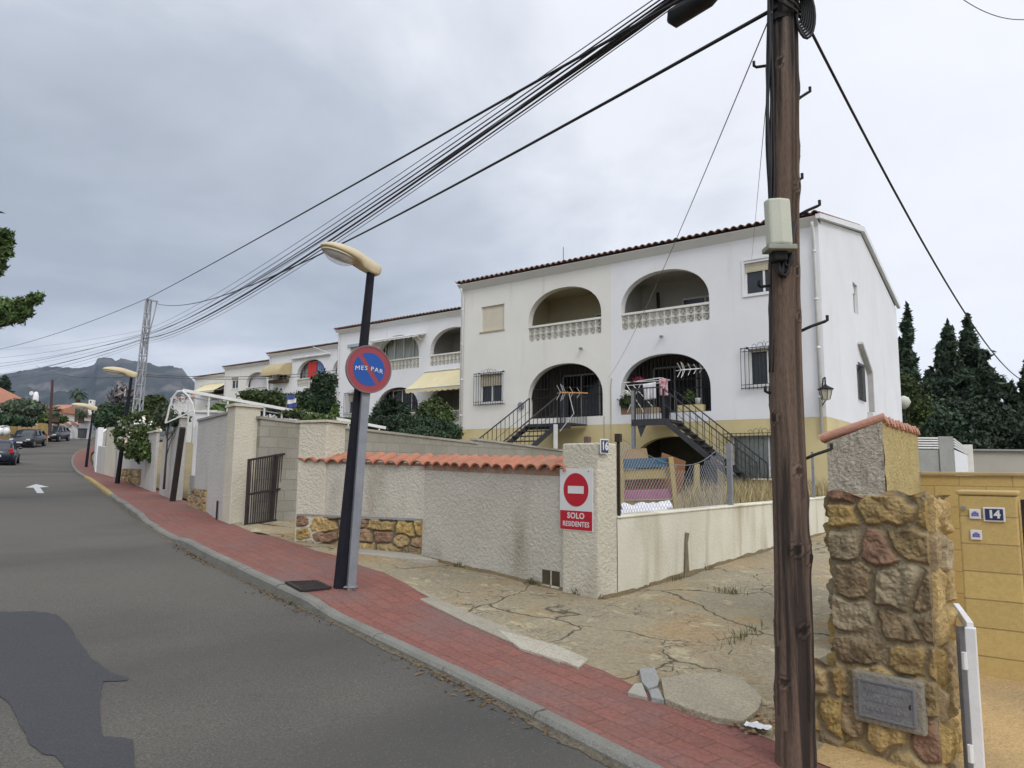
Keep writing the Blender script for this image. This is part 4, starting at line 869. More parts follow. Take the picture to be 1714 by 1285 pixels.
C0 = (-3.84, 6.64); B1 = (-6.86, 7.17); B2 = (-8.95, 6.68)
t = thing('boundary_wall', (-6, 6.9, .3), 'rough cream roadside wall topped with orange roof tiles, with a stone panel at its left', 'wall')
mb = MB(); wall_line(mb, C0, B1, 1.60, 1.66, .24); mb.build('wall', plaster, t)
mb = MB(); wall_line(mb, B1, B2, 1.66, 1.70, .24); mb.build('wall', plaster, t)
cA = (C0[0]-.42, C0[1]+.07)
coping('tile_coping', cA, B1, 1.60, 1.655, tilem, t); coping('tile_coping', B1, (-8.93, 6.685), 1.655, 1.70, tilem, t)
d = Vector((B1[0]-B2[0], B1[1]-B2[1], 0)); Lp = d.length; d.normalize(); nn_ = Vector((d.y, -d.x, 0))
so = Vector((B2[0], B2[1], 0))+d*.02+nn_*.012
z0 = .40
stone_panel('stone_panel', (so.x, so.y, z0), d, (0, 0, 1), nn_, Lp-.03, .93-z0, 3, stonem, t, 4, .05, .014, .34, mort=(.16, .14, .10))
mb = MB(); mb.bar(so+Vector((0, 0, .94)), so+d*(Lp-.03)+Vector((0, 0, .94)), .03, .035); mb.build('panel_lintel', concg, t)
# reddish smear on the plaster
mb = MB()
for k, (px, py, r) in enumerate([(511, 850, .07), (503, 845, .05), (519, 856, .045)]):
    q = onW(px, py, B1, B2)+nn_*.006; mb.disc(q, d, Vector((0, 0, 1)), r, .002, 14)
mb.build('red_smear', M('rust_smear', (.40, .17, .12), (.46, .27, .2), 10, .95, .6, 40, fine=.3), t)
# vent openings at the foot of the wall
for k, (xa, xb) in enumerate(((908, 921), (924, 937))):
    p = onW(xa, 985, C0, B1); q = onW(xb, 985, C0, B1); z_ = .36; dd = (q-p).normalized(); nn2 = Vector((-dd.y, dd.x, 0)); nn2 = nn2 if nn2.y < 0 else -nn2
    mb = MB(); mb.prism([V3(p+nn2*.004, z_), V3(q+nn2*.004, z_), V3(q+nn2*.004, z_+.16), V3(p+nn2*.004, z_+.16)], nn2*-.003); mb.build('vent_hole', M('vent_dark', (.05, .04, .025), (.09, .07, .04)), t)
    mb = MB(); e_ = p+dd*.0; mb.prism([V3(e_, z_-.02)+nn2*.02, V3(q, z_-.02)+nn2*.02, V3(q, z_)+nn2*.02, V3(e_, z_)+nn2*.02], nn2*-.02); mb.build('vent_lip', wallsmooth, t)

# corner pillar with plate 16
t = thing('gate_pillar', (-4, 6.8, .3), 'rough cream corner pillar bearing the blue number 16 plate', 'pillar')
mb = MB(); mb.prism([(-4.33, 6.69, .05), (-3.83, 6.605, .05), (-3.78, 6.93, .05), (-4.28, 7.0, .05)], (0, 0, 1.86)); mb.build('shaft', plaster_l, t, bevel=.02)
def plate(parent, c, a, b, w, h, txt, ts, bgm=navy, rim=signw, extr=.004):
    c, a, b = Vector(c), Vector(a).normalized(), Vector(b).normalized(); n = a.cross(b)
    mb = MB(); mb.obox(c, a*w/2, b*h/2, n*.004); o = mb.build('plate', rim, parent, bevel=.004)
    mb = MB(); mb.obox(c+n*.0055, a*(w/2-.012), b*(h/2-.012), n*.0015); mb.build('enamel', bgm, o)
    if txt: put_text('number', txt, c+n*.0085, a, b, ts, rim, o, bold=.004, extr=.001)
    return o
q = onX(1010, 747, -3.79); plate(t, (q.x+.012, q.y, q.z), (-.15, -1, 0) if False else (.10, 1, 0), (0, 0, 1), .15, .155, '16', .12)
mb = MB(); q = onZ(1032, 737, 1.92); mb.bar((-3.80, 7.0, 1.1), (-3.80, 7.0, 1.97), .028); mb.box(-3.83, -3.77, 6.97, 7.03, 1.93, 2.02); mb.build('gate_hinge_post', brown_i, t)
mb = MB(); mb.obox((-4.10, 6.85, 1.95), (.032, 0, 0), (0, .03, 0), (0, 0, .04)); mb.build('junction_box', M('brown_box', (.12, .08, .065)), t, bevel=.008)

# the SOLO RESIDENTES sign
dA = Vector((C0[0]-B1[0], C0[1]-B1[1], 0)).normalized(); nA = Vector((dA.y, -dA.x, 0))
s1, s2, s3 = onW(944, 785, C0, B1), onW(999, 787, C0, B1), onW(937, 884, C0, B1)
cs = (onW(968, 836, C0, B1))+nA*.035; sw_, sh = .47, .655
t = thing('no_entry_sign', cs, 'white panel with a red no entry disc over the words SOLO RESIDENTES', 'sign')
mb = MB(); mb.obox(cs, dA*sw_/2, Vector((0, 0, sh/2)), nA*.004); mb.build('panel', signw, t, bevel=.002)
cc_ = cs+nA*.0045+Vector((0, 0, .105)); mb = MB(); mb.disc(cc_, dA, (0, 0, 1), .178, .002, 48); mb.build('red_disc', signred, t)
mb = MB(); mb.obox(cc_+nA*.003, dA*.112, Vector((0, 0, .040)), nA*.001); mb.build('white_bar', signw, t)
cb_ = cs+nA*.0055+Vector((0, 0, -.218)); mb = MB(); mb.obox(cb_, dA*(sw_/2-.008), Vector((0, 0, .100)), nA*.001); mb.build('red_band', signred, t)
put_text('lettering', 'SOLO', cb_+nA*.002+Vector((0, 0, .046)), dA, (0, 0, 1), .086, signw, t, bold=.0022, extr=.001, sxx=1.05, sp=1.08)
put_text('lettering', 'RESIDENTES', cb_+nA*.002+Vector((0, 0, -.042)), dA, (0, 0, 1), .075, signw, t, bold=.0013, extr=.001, sxx=.86, sp=1.10)
mb = MB()
for sx_ in (-.18, .18): mb.disc(cs+nA*.004+dA*sx_+Vector((0, 0, sh/2-.025)), dA, (0, 0, 1), .007, .003, 8)
mb.build('screws', brown_i, t)

# low rendered wall along the driveway
t = thing('boundary_wall', (-3.8, 12, .3), 'low cream rendered wall running back along the driveway, weed and dark stain at its foot', 'wall')
mb = MB(); mb.grid(lambda u, v: (-3.79+.0*u+(gnoise(u*15, v, .7, .01)), 6.94+14.2*u, .1+1.005*v+.012*u*v), 60, 6); 
mb.add([(-4.0, 6.94, .1), (-4.0, 21.14, .1), (-4.0, 21.14, 1.117), (-4.0, 6.94, 1.105)], [(0, 1, 2, 3)]); mb.build('wall', wallsmooth, t, fix=False)
mb = MB(); mb.box(-4.02, -3.775, 6.95, 21.15, 1.106, 1.135); mb.build('wall_cap', wallsmooth, t, bevel=.012)
mb = MB(); q = onX(1147, 945, -3.785); mb.prism([(-3.774, q.y-.05, .33), (-3.774, q.y+.10, .34), (-3.774, q.y+.07, .72), (-3.774, q.y+.12, .84), (-3.774, q.y+.01, .86), (-3.774, q.y-.02, .6)], (-.003, 0, 0)); mb.build('dark_stain', M('algae_stain', (.14, .12, .07), (.20, .17, .10), 8, .95), t)

# soil washed up along the wall feet
soilm = M('washed_soil', (.20, .15, .08), (.11, .085, .05), 9, .95, .9, 60, fine=.5, fscale=45)
def foot(pts, out, sd_):
    vs = []; P_ = interp_poly(pts, .03)
    for i, p in enumerate(P_):
        w_ = max(.006, .035+.045*noise.noise(Vector((i*.05, sd_, 1)))+.025*noise.noise(Vector((i*.3, sd_, 2)))); o_ = np.array(out); a = p-o_*.01; b = p+o_*w_
        vs += [(a[0], a[1], zr(*a)+.095+.02*noise.noise(Vector((i*.1, 5, sd_)))), (b[0], b[1], zr(*b)+.045)]
    mb = MB(); mb.add(vs, [(2*i, 2*i+1, 2*i+3, 2*i+2) for i in range(len(P_)-1)]); tag(mb.build('soil_line', soilm), kind='structure')
foot([B1, C0, (-3.80, 6.60)], (-.16, -.98), 3); foot([(-3.79, 6.62), (-3.79, 20.5)], (1, 0), 7)

# number 1 pillar beside the barred gate
pb_ = Vector((-8.95, 6.655, 0)); pa_ = Vector((-8.45, 6.77, 0))
t = thing('gate_pillar', (-8.9, 6.8, .4), 'rough cream pillar with a small dark number 1 plate, right of the barred gate', 'pillar')
mb = MB(); mb.prism([(*pb_[:2], .3), (*pa_[:2], .3), (-8.55, 7.2, .3), (-9.42, 7.12, .3)], (0, 0, 1.99)); mb.build('shaft', plaster_l, t, bevel=.02)
mb = MB(); mb.prism([(-9.0, 6.62, 2.29), (-8.42, 6.745, 2.29), (-8.5, 7.25, 2.29), (-9.5, 7.15, 2.29)], (0, 0, .035)); mb.build('cap', plaster_l, t)
e1 = (pb_-Vector((-9.42, 7.12, 0))).normalized(); n1_ = e1.cross(Vector((0, 0, 1))); pc = Vector((-9.15, 6.86, 2.11))
plate(t, pc+n1_*.012, e1, (0, 0, 1), .13, .17, '1', .14, black, galv)
mb = MB(); mb.obox((-9.25, 6.95, 1.62), e1*.02, n1_*.015, (0, 0, .04)); mb.build('lock_plate', black, t)
# gate
gl_ = onG(411, 881, .04); gr_ = onG(470, 871, .04); gtl = up(gl_, 417, 768); gtr = up(gr_, 480, 757)
t = thing('barred_gate', gl_, 'brown iron gate of close vertical bars between two rough pillars', 'gate')
mb = MB(); gt = lambda u, v: gl_.lerp(gr_, u).lerp(gtl.lerp(gtr, u), v)
for v in (.02, .47, .985): mb.bar(gt(0, v), gt(1, v), .035)
for u in (0, .72, 1): mb.bar(gt(u, 0), gt(u, 1), .05 if u != .72 else .10, .04)
mb.build('frame', brown_i, t)
for k in range(1, 17):
    if k in (12,): continue
    mb = MB(); mb.tube([gt(k/17, .02), gt(k/17, .985)], .011, 6); mb.build('bar', brown_i, t)
mb = MB(); mb.tube([gt(.66, .10), gt(.66, -.06)], .012, 6); mb.build('drop_bolt', brown_i, t)

WA, WB = (-12.1, 7.5), (-34, 14.4)
def W(px, py=800): return onW(px, py, WA, WB)
def cornered(pxl, pxc, pxr, ytop, label, mat=plaster_g, capm=plaster_l, ycap=None, side=None, name='gate_pillar'):
    a = W(pxl); b = W(pxc); zt = W(pxc, ytop).z; c = onX(pxr, ytop, b.x)
    t = thing(name, (b.x, b.y, zr(b.x, b.y)), label, 'pillar')
    dpt = Vector((0, c.y-b.y, 0)); z0 = zr(b.x, b.y)-.2
    mb = MB(); mb.prism([V3(a, z0), V3(b, z0), V3(b, z0)+dpt, V3(a, z0)+dpt], (0, 0, zt-z0)); mb.build('shaft', mat, t, bevel=.015)
    mb = MB(); d_ = (b-a).normalized(); d_.z = 0; o_ = Vector((0, -.04, 0)); a2, b2 = V3(a, zt+.002)-d_*.04+o_, V3(b, zt+.002)+d_*.04+o_
    mb.prism([a2, b2, b2+dpt+Vector((0, .08, 0)), a2+dpt+Vector((0, .08, 0))], (0, 0, .05)); mb.build('cap', capm, t); return t
cornered(374, 388, 437, 681, 'tall rough pillar left of the barred gate, pale right face and flat cap', plaster_l)
a, b = W(375), W(326)
t = thing('boundary_wall', (a.x, a.y, .6), 'grey roughcast wall left of the barred gate, small stone panel low at its left end', 'wall')
mb = MB(); wall_line(mb, a, b, 2.62, 2.60, .22); mb.build('wall', plaster_g, t); mb = MB(); cap_line(mb, a, b, 2.62, 2.60, .22); mb.build('cap', concg, t)
dw = (a-b); dw.z = 0; dw.normalize(); nw = Vector((dw.y, -dw.x, 0)); p = W(348); q = W(319); Lw = (p-q).length
stone_panel('stone_panel', V3(q, .72)+nw*.012, dw, (0, 0, 1), nw, V3(p-q, 0).length, .46, 3, stonem, t, 9, .04, .03, .3)
mb = MB(); p = W(322, 820); mb.obox(V3(p, 1.15)+nw*.01, dw*.20, nw*.02, (0, 0, .3)); mb.build('meter_niche', concg, t)
for px in (366,):
    p = W(px, 852); mb = MB(); mb.tube([V3(p, .6)+nw*.03, V3(p, 1.0)+nw*.03], .02, 6); mb.build('pipe_stub', brown_i, t)
p0, p1 = W(300, 840)+nw*.15, W(318, 716)+nw*.15
t = thing('steel_post', V3(p0, zr(p0.x, p0.y)), 'dark brown steel gate post between two rough grey pillars', 'post')
mb = MB(); mb.bar(V3(p0, zr(p0.x, p0.y)), p1, .11); mb.build('post_shaft', brown_i, t)
cornered(283, 296, 314, 701, 'rough grey pillar with flat cap left of the brown steel post', plaster_g)
a, b = W(284), W(268); t = thing('boundary_wall', a, 'short grey wall bay between two capped grey pillars', 'wall'); mb = MB(); wall_line(mb, a, b, 2.45, 2.45, .2); mb.build('wall', plaster_g, t); mb = MB(); cap_line(mb, a, b, 2.45, 2.45, .2); mb.build('cap', concg, t)
cornered(241, 257, 268, 724, 'rough grey pillar with flat cap beside the overhanging bush', plaster_g)
a, b = W(244), W(203); t = thing('boundary_wall', a, 'low grey wall under the overhanging bush, stonework along its foot', 'wall'); mb = MB(); wall_line(mb, a, b, 2.3, 2.5, .2); mb.build('wall', plaster_g, t)
stone_panel('stone_panel', V3(W(204), zr(*W(204)[:2]))+nw*.012, dw, (0, 0, 1), nw, (V3(W(236), 0)-V3(W(204), 0)).length, .45, 2, stonem, t, 12, .04, .05, .4)
cornered(191, 199, 206, 707, 'tall rough pillar just left of the overhanging bush', plaster_g)
a, b = W(193), W(173); t = thing('boundary_wall', a, 'tall rough wall beyond the second street lamp', 'wall'); mb = MB(); wall_line(mb, a, b, 3.05, 3.15, .2); mb.build('wall', plaster_l, t)
a, b = W(173), W(160); t = thing('boundary_wall', a, 'pale wall between the tall rough wall and the far white wall', 'wall'); mb = MB(); wall_line(mb, a, b, 2.4, 2.5, .2); mb.build('wall', plaster_g, t)
p = W(158); a, b = (p.x, p.y), (-49.5, 21.1); t = thing('boundary_wall', (a[0], a[1], 1.5), 'long white garden wall where the street bends right', 'wall'); mb = MB(); wall_line(mb, a, b, 3.3, 4.0, .2); mb.build('wall', white, t)
a, b = (-49.5, 21.1), (-68, 29.8); t = thing('boundary_wall', (a[0], a[1], 1.8), 'far cream garden wall on the bend of the street', 'wall'); mb = MB(); wall_line(mb, a, b, 3.6, 5.2, .2); mb.build('wall', cream, t)
# white block wall behind the grey wall
a, b = at(327, 690, 17.5), at(364, 690, 17.5); t = thing('planter_wall', (a.x, a.y, 1.5), 'white painted block of wall with flat cap behind the grey roadside wall', 'wall'); mb = MB(); mb.prism([V3(a, 1.2), V3(b, 1.2), V3(b, 1.2)+Vector((-.3, .4, 0)), V3(a, 1.2)+Vector((-.3, .4, 0))], (0, 0, 1.75)); mb.build('wall', white, t)
mb = MB(); mb.prism([V3(a, 2.952)+Vector((0, -.05, 0)), V3(b, 2.952)+Vector((.05, -.05, 0)), V3(b, 2.952)+Vector((-.28, .42, 0)), V3(a, 2.952)+Vector((-.35, .45, 0))], (0, 0, .06)); mb.build('cap', offw, t)

# concrete block party wall
t = thing('block_wall', (-11.8, 14, 1), 'grey concrete block wall with pale cap rising behind the orange tiled wall', 'wall')
mb = MB(); mb.add([(-11.8, 7.9, .4), (-11.8, 14.27, .6), (-11.8, 14.27, 2.29), (-11.8, 7.9, 2.53), (-12.0, 7.9, .4), (-12.0, 14.27, .6), (-12.0, 14.27, 2.29), (-12.0, 7.9, 2.53)], [(0, 1, 2, 3), (4, 7, 6, 5), (0, 3, 7, 4), (1, 5, 6, 2), (3, 2, 6, 7)]); mb.build('wall', blockm, t)
mb = MB(); mb.add([(-11.8, 14.272, .6), (-11.8, 20.9, .8), (-11.8, 20.9, 2.10), (-11.8, 14.272, 2.38), (-12.0, 14.272, .6), (-12.0, 20.9, .8), (-12.0, 20.9, 2.10), (-12.0, 14.272, 2.38)], [(0, 1, 2, 3), (4, 7, 6, 5), (0, 3, 7, 4), (1, 5, 6, 2), (3, 2, 6, 7)]); mb.build('wall', blockm, t)
mb = MB(); mb.bar((-11.9, 7.86, 2.555), (-11.9, 14.25, 2.315), .26, .05); mb.build('wall_cap', conc, t); mb = MB(); mb.bar((-11.9, 14.2, 2.41), (-11.9, 20.9, 2.13), .26, .055); mb.build('wall_cap', conc, t)

# long white handrail sloping down beside the terrace, and the white wrought arch
t = thing('white_railing', at(310, 654, 17), 'long white tubular railing sloping down from the wrought iron arch to the hedge', 'railing')
r0, r1, r2_, r3 = at(306, 653, 16.5), at(400, 673, 17), at(436, 679, 17.2), at(645, 716, 19)
mb = MB(); mb.bar(r0, r3, .09, .07); mb.build('top_rail', whitep, t); mb = MB(); mb.bar(r0-Vector((0, 0, .13)), r3-Vector((0, 0, .13)), .03); mb.build('lower_rail', galv, t)
for k in range(12): q = r0.lerp(r3, .03+k*.085); mb = MB(); mb.bar(q, q-Vector((0, 0, .75)), .035); mb.build('post', whitep, t)
t = thing('iron_arch', at(300, 715, 16), 'white wrought iron arch panel with curled scrollwork above the grey pillar', 'railing')
ap = lambda px, py: at(px, py, 16.3)
pa0, pa1, pa2, pa3, pa4 = ap(279, 706), ap(283, 668), ap(300, 652), ap(318, 665), ap(325, 684)
mb = MB(); arc = [ap(325, 716), ap(325, 690), ap(322, 675), ap(315, 662), ap(305, 654), ap(297, 655), ap(290, 664), ap(284, 680), ap(280, 698), ap(277, 708)]; mb.tube(arc, .022, 6); mb.tube([ap(277, 708), ap(300, 698), ap(325, 686)], .016, 5); mb.build('frame', whitep, t)
mb = MB(); rn = random.Random(2)
for k in range(26):
    px = rn.uniform(287, 316); py = rn.uniform(660+abs(px-302)*.5, 694); r = rn.uniform(2, 4.5); a0 = rn.uniform(0, 6); mb.tube([ap(px+r*(1-j/12)*math.cos(a0+j*.7), py+r*(1-j/12)*math.sin(a0+j*.7)) for j in range(11)], .008, 4)
mb.build('scrollwork', whitep, t)

# ================================================================== RIGHT: roughcast pier, stone pillar, yellow wall
t = thing('roughcast_pier', (-1.3, 6.3, .2), 'tall roughcast wall end, grey front and yellow side, under a sloping tile coping', 'pillar')
xa, xb, ya, yb = -1.49, -1.07, 6.3, 8.1
mb = MB()
mb.add([(xa, ya, .05), (xb, ya, .05), (xb, ya, 2.02), (xa, ya, 1.86), (xa, yb, .05), (xb, yb, .05), (xb, yb, 2.0), (xa, yb, 1.84)], [(0, 1, 2, 3), (4, 7, 6, 5), (0, 3, 7, 4), (3, 2, 6, 7)]); mb.build('wall', roughg, t)
mb = MB(); mb.grid(lambda u, v: (xb+.004+gnoise(u*9, v*9, 2.2, .012), ya+(yb-ya)*u, .05+1.96*v), 60, 60); mb.build('side_face', roughy, t, fix=False)
mb = MB(); mb.grid(lambda u, v: (xa+(xb-xa)*u, ya-.004-gnoise(u*4, v*9, 2.2, .014)-gnoise(u*4, v*9, 9, .008), .05+(1.81+.16*u)*v), 40, 120); mb.build('front_face', roughg, t, fix=False)
mb = MB(); npt = 9
mb.tube([(xa-.05, ya+.02, 1.895), (xb+.02, ya+.02, 2.055)], .036, 12); 
for k in range(1, 24): y_ = ya+.02+k*.075; mb.tube([(xa-.05, y_, 1.89), (xb+.015+.012*(k % 2), y_, 2.04-.008*(k % 3))], .036, 8)
mb.build('tile_coping', M('pink_tile', (.46, .24, .17), (.40, .22, .16), 4, .85, .5, 40, fine=.2), t)
mb = MB(); mb.obox(((xa+xb)/2, (ya+yb)/2, 1.95), ((xb-xa)/2-.01, 0, .075), (0, (yb-ya)/2-.02, 0), (-.01, 0, .04)); mb.build('coping_mortar', roughy, t)

t = thing('stone_pillar', (-.8, 4.2, 0), 'rubble stone pillar with an inset grey meter cover, behind the wooden pole', 'pillar')
ang = math.radians(-9); ud = Vector((math.cos(ang), math.sin(ang), 0)); nd = Vector((ud.y, -ud.x, 0))
F0 = at(1398, 1110, 3.95); F0 = V3(F0, 0)
# plane of the face through F0 with direction ud; right edge where pixel 1592 meets it
A_, B_ = F0, F0+ud
pR = onW(1556, 900, A_, B_); wF = (V3(pR, 0)-F0).length; zT = onW(1500, 828, A_, B_).z
stone_panel('stone_face', F0-nd*0, ud, (0, 0, 1), nd, wF, zT, 8, stonem, t, 21, .030, .0065, .22, mort=(.33, .27, .17), top=.07)
pL = onW(1352, 1120, A_, B_); wL = (V3(pL, 0)-F0).length; zL = onW(1375, 1108, A_, B_).z
stone_panel('lower_stone_face', V3(pL, 0)+nd*.03, ud, (0, 0, 1), nd, wL+.04, zL, 3, stonem, t, 27, .036, .0075, .24, mort=(.31, .25, .155), top=.05)
stone_panel('stone_side', F0+ud*wF, -nd, (0, 0, 1), ud, .30, zT, 8, stonem, t, 33, .03, .010, .24, mort=(.40, .30, .14))
stone_panel('stone_side', F0-nd*.3, nd, (0, 0, 1), -ud, .3, zT, 9, stonem, t, 34, .04, .014, .22)
mb = MB(); a = F0+nd*-.02; mb.prism([V3(a, -.1), V3(a+ud*wF, -.1), V3(a+ud*wF-nd*.285, -.1), V3(a-nd*.285, -.1)], (0, 0, zT+.09)); mb.build('core', M('mortar_core', (.30, .25, .16), (.24, .2, .13), 6, .95, .9, 25, fine=.3), t)
mb = MB(); a = V3(pL, 0)-nd*.01; mb.prism([V3(a, -.1), V3(a+ud*wL, -.1), V3(a+ud*wL-nd*.4, -.1), V3(a-nd*.4, -.1)], (0, 0, zL+.08)); mb.build('core', M('mortar_core', (.27, .23, .15), (.21, .18, .12), 6, .95, .9, 25, fine=.3), t)
m0, m1, m2 = onW(1443, 1130, A_, B_), onW(1538, 1140, A_, B_), onW(1445, 1192, A_, B_)
mw, mh = (V3(m1, 0)-V3(m0, 0)).length, abs(m0.z-m2.z); mc = m0+ud*mw/2-Vector((0, 0, mh/2))
mb = MB(); mb.obox(mc+nd*.025, ud*(mw/2+.035), Vector((0, 0, mh/2+.035)), nd*.03); mb.build('mortar_surround', M('grey_mortar', (.27, .25, .20), (.23, .21, .165), 6, .95, .8, 40, fine=.3), t, bevel=.012)
mb = MB(); mb.obox(mc+nd*.058, ud*mw/2, Vector((0, 0, mh/2)), nd*.006); o = mb.build('meter_cover', M('worn_grey_metal', (.20, .205, .20), (.14, .14, .14), 9, .6, .4, 40, fine=.3), t, bevel=.004)
mb = MB()
for s_ in (-1, 1): mb.obox(mc+nd*.066+ud*s_*(mw/2-.006), ud*.005, Vector((0, 0, mh/2-.002)), nd*.003); mb.obox(mc+nd*.066+Vector((0, 0, s_*(mh/2-.006))), ud*(mw/2-.012), Vector((0, 0, .005)), nd*.003)
rn = random.Random(4)
for r_ in range(3):
    x = -.7
    while x < .6: L_ = rn.uniform(.06, .14); mb.obox(mc+nd*.0655+ud*mw/2*(x+L_/2)+Vector((0, 0, mh*(.24-.24*r_))), ud*mw/2*L_*.42, Vector((0, 0, .007)), nd*.0015); x += L_*1.35
mb.build('raised_rim', galv, o); mb = MB(); mb.obox(mc+nd*.066+ud*mw*.40, ud*.004, Vector((0, 0, .012)), nd*.001); mb.build('keyhole', black, o)

# white gate post in front
g0, g1 = at(1602, 1018, 3.75), at(1640, 1290, 3.45)
t = thing('white_gate_frame', V3(g1, .1), 'chipped white steel gate frame standing open at the stone pillar', 'gate')
gb_ = V3(g1, .08); gtp = up(gb_, 1624, 1050)
mb = MB(); mb.bar(gb_, gtp, .045, .05, (0, 1, 0)); q2 = up(gb_+Vector((-.35, .5, 0)), 1601, 1017); mb.bar(gtp, q2, .03, .05); mb.build('frame', whitep, t, bevel=.003)
mb = MB(); mb.bar(gb_+Vector((-.05, .07, 0)), gtp+Vector((-.05, .07, -.01)), .03); mb.build('inner_rail', galv, t)
mb = MB()
for f_ in (.25, .8): q = gb_.lerp(gtp, f_); mb = MB(); mb.lathe((q.x-.03, q.y-.03, q.z), [(.013, -.04), (.013, .04)], 8); mb.build('hinge', whitep, t)
# yellow wall, pillar 14 and its dark gate
t = thing('yellow_wall', (1, 8.1, .1), 'smooth yellow block wall with a flat top behind the number 14 pillar', 'wall')
mb = MB(); mb.box(-1.062, 6.5, 8.1, 8.3, -.1, 1.60); mb.build('wall', yblock, t); mb = MB(); mb.box(-1.06, 6.5, 8.07, 8.33, 1.602, 1.635); mb.build('wall_cap', M('tan_cap', (.42, .33, .17), (.36, .28, .15), 3), t, bevel=.008)
t = thing('gate_pillar', (-.4, 6.5, .1), 'yellow block pillar with the number 14 plate and two small emblem tiles', 'pillar')
mb = MB(); mb.box(-.60, -.235, 6.4, 6.8, -.05, 1.455); mb.build('shaft', ypil, t, bevel=.012); mb = MB(); mb.box(-.61, -.225, 6.39, 6.81, 1.457, 1.49); mb.build('cap', M('tan_cap2', (.44, .32, .13), (.38, .28, .12), 3), t, bevel=.01)
q = onY(1664, 861, 6.39); plate(t, (q.x, 6.389, q.z), (1, 0, 0), (0, 0, 1), .135, .105, '14', .075)
for px, py in ((1632, 860), (1634, 895)):
    q = onY(px, py, 6.39); mb = MB(); mb.obox((q.x, 6.392, q.z), (.036, 0, 0), (0, .004, 0), (0, 0, .036)); o = mb.build('emblem_tile', signw, t, bevel=.003)
    mb = MB(); z_ = q.z
    for (dx, dz, w_, h_) in ((0, -.012, .024, .005), (0, .002, .018, .008), (0, .014, .010, .005), (-.018, -.002, .004, .008), (.018, .002, .004, .008)): mb.obox((q.x+dx, 6.3875, z_+dz), (w_, 0, 0), (0, .0008, 0), (0, 0, h_))
    mb.build('emblem', M('violet_mark', (.16, .13, .34), (.2, .17, .4)), o)
mb = MB(); q = onY(1613, 850, 6.39); mb.obox((q.x, 6.38, q.z), (.012, 0, 0), (0, .015, 0), (0, 0, .012)); mb.build('bell_push', galv, t)
t = thing('dark_gate', (-.2, 6.55, .1), 'dark brown gate frame at the right edge beside the number 14 pillar', 'gate')
mb = MB(); mb.box(-.218, -.165, 6.5, 6.56, .05, 1.43); mb.box(-.165, 1.4, 6.5, 6.56, 1.36, 1.43); mb.box(-.165, 1.4, 6.5, 6.56, .12, .18); mb.build('frame', brown_i, t)
for k in range(12): mb = MB(); mb.box(-.10+k*.12, -.085+k*.12, 6.52, 6.54, .18, 1.36); mb.build('bar', brown_i, t)

# background walls on the right
t = thing('terrace_wall', at(1580, 790, 22), 'grey and white terrace wall with a slatted parapet behind the yellow wall', 'wall')
a, b, c = at(1534, 733, 22), at(1585, 730, 22), at(1612, 745, 27)
mb = MB(); a0 = at(1534, 752, 22); mb.prism([V3(a0, 0), V3(at(1574, 752, 22), 0), V3(at(1574, 752, 22), a0.z), V3(a0, a0.z)], (-.1, .3, 0)); mb.build('wall', concg, t)
for k in range(5): mb = MB(); zz = a0.z+.03+k*.075; mb.prism([V3(a0, zz), V3(at(1572, 740, 22), zz), V3(at(1572, 740, 22), zz+.045), V3(a0, zz+.045)], (-.03, .08, 0)); mb.build('slat', whitep, t)
p0, p1 = at(1571, 730, 22), at(1595, 730, 22); mb = MB(); mb.prism([V3(p0, 0), V3(p1, 0), V3(p1, p0.z), V3(p0, p0.z)], (-.1, .4, 0)); mb.build('post', concg, t)
e0, e1_ = at(1596, 733, 22), at(1619, 751, 28); zb0 = at(1596, 795, 22).z
mb = MB(); mb.add([V3(e0, 0), V3(e1_, 0), V3(e1_, e1_.z-.25), V3(e0, e0.z-.35), V3(e0, 0)+Vector((-.2, .2, 0)), V3(e1_, 0)+Vector((-.2, .2, 0)), V3(e1_, e1_.z-.25)+Vector((-.2, .2, 0)), V3(e0, e0.z-.35)+Vector((-.2, .2, 0))], [(0, 1, 2, 3), (4, 7, 6, 5), (3, 2, 6, 7), (0, 3, 7, 4), (1, 5, 6, 2)]); mb.build('side_wall', white, t)
for k in range(4): mb = MB(); mb.bar(e0-Vector((0, 0, .27-k*.08)), e1_-Vector((0, 0, .2-k*.06)), .04, .045); mb.build('slat', whitep, t)
p2 = at(1620, 744, 28); mb = MB(); mb.obox((p2.x, p2.y, 1.4), (.14, 0, 0), (0, .14, 0), (0, 0, p2.z-1.4)); mb.build('post', offw, t)
t = thing('terrace_wall', at(1680, 790, 29), 'plain grey wall in front of the dark conifers at the right edge', 'wall')
a, b = at(1622, 754, 29), at(1900, 757, 29); mb = MB(); mb.prism([V3(a, 0), V3(b, 0), V3(b, a.z), V3(a, a.z)], (-.1, .3, 0)); mb.build('wall', M('tan_grey_render', (.36, .335, .29), (.31, .29, .25), .5, .9, .3, 10, fine=.08), t); mb = MB(); mb.bar(V3(a, a.z+.03), V3(b, a.z+.03), .35, .06); mb.build('wall_cap', concg, t)

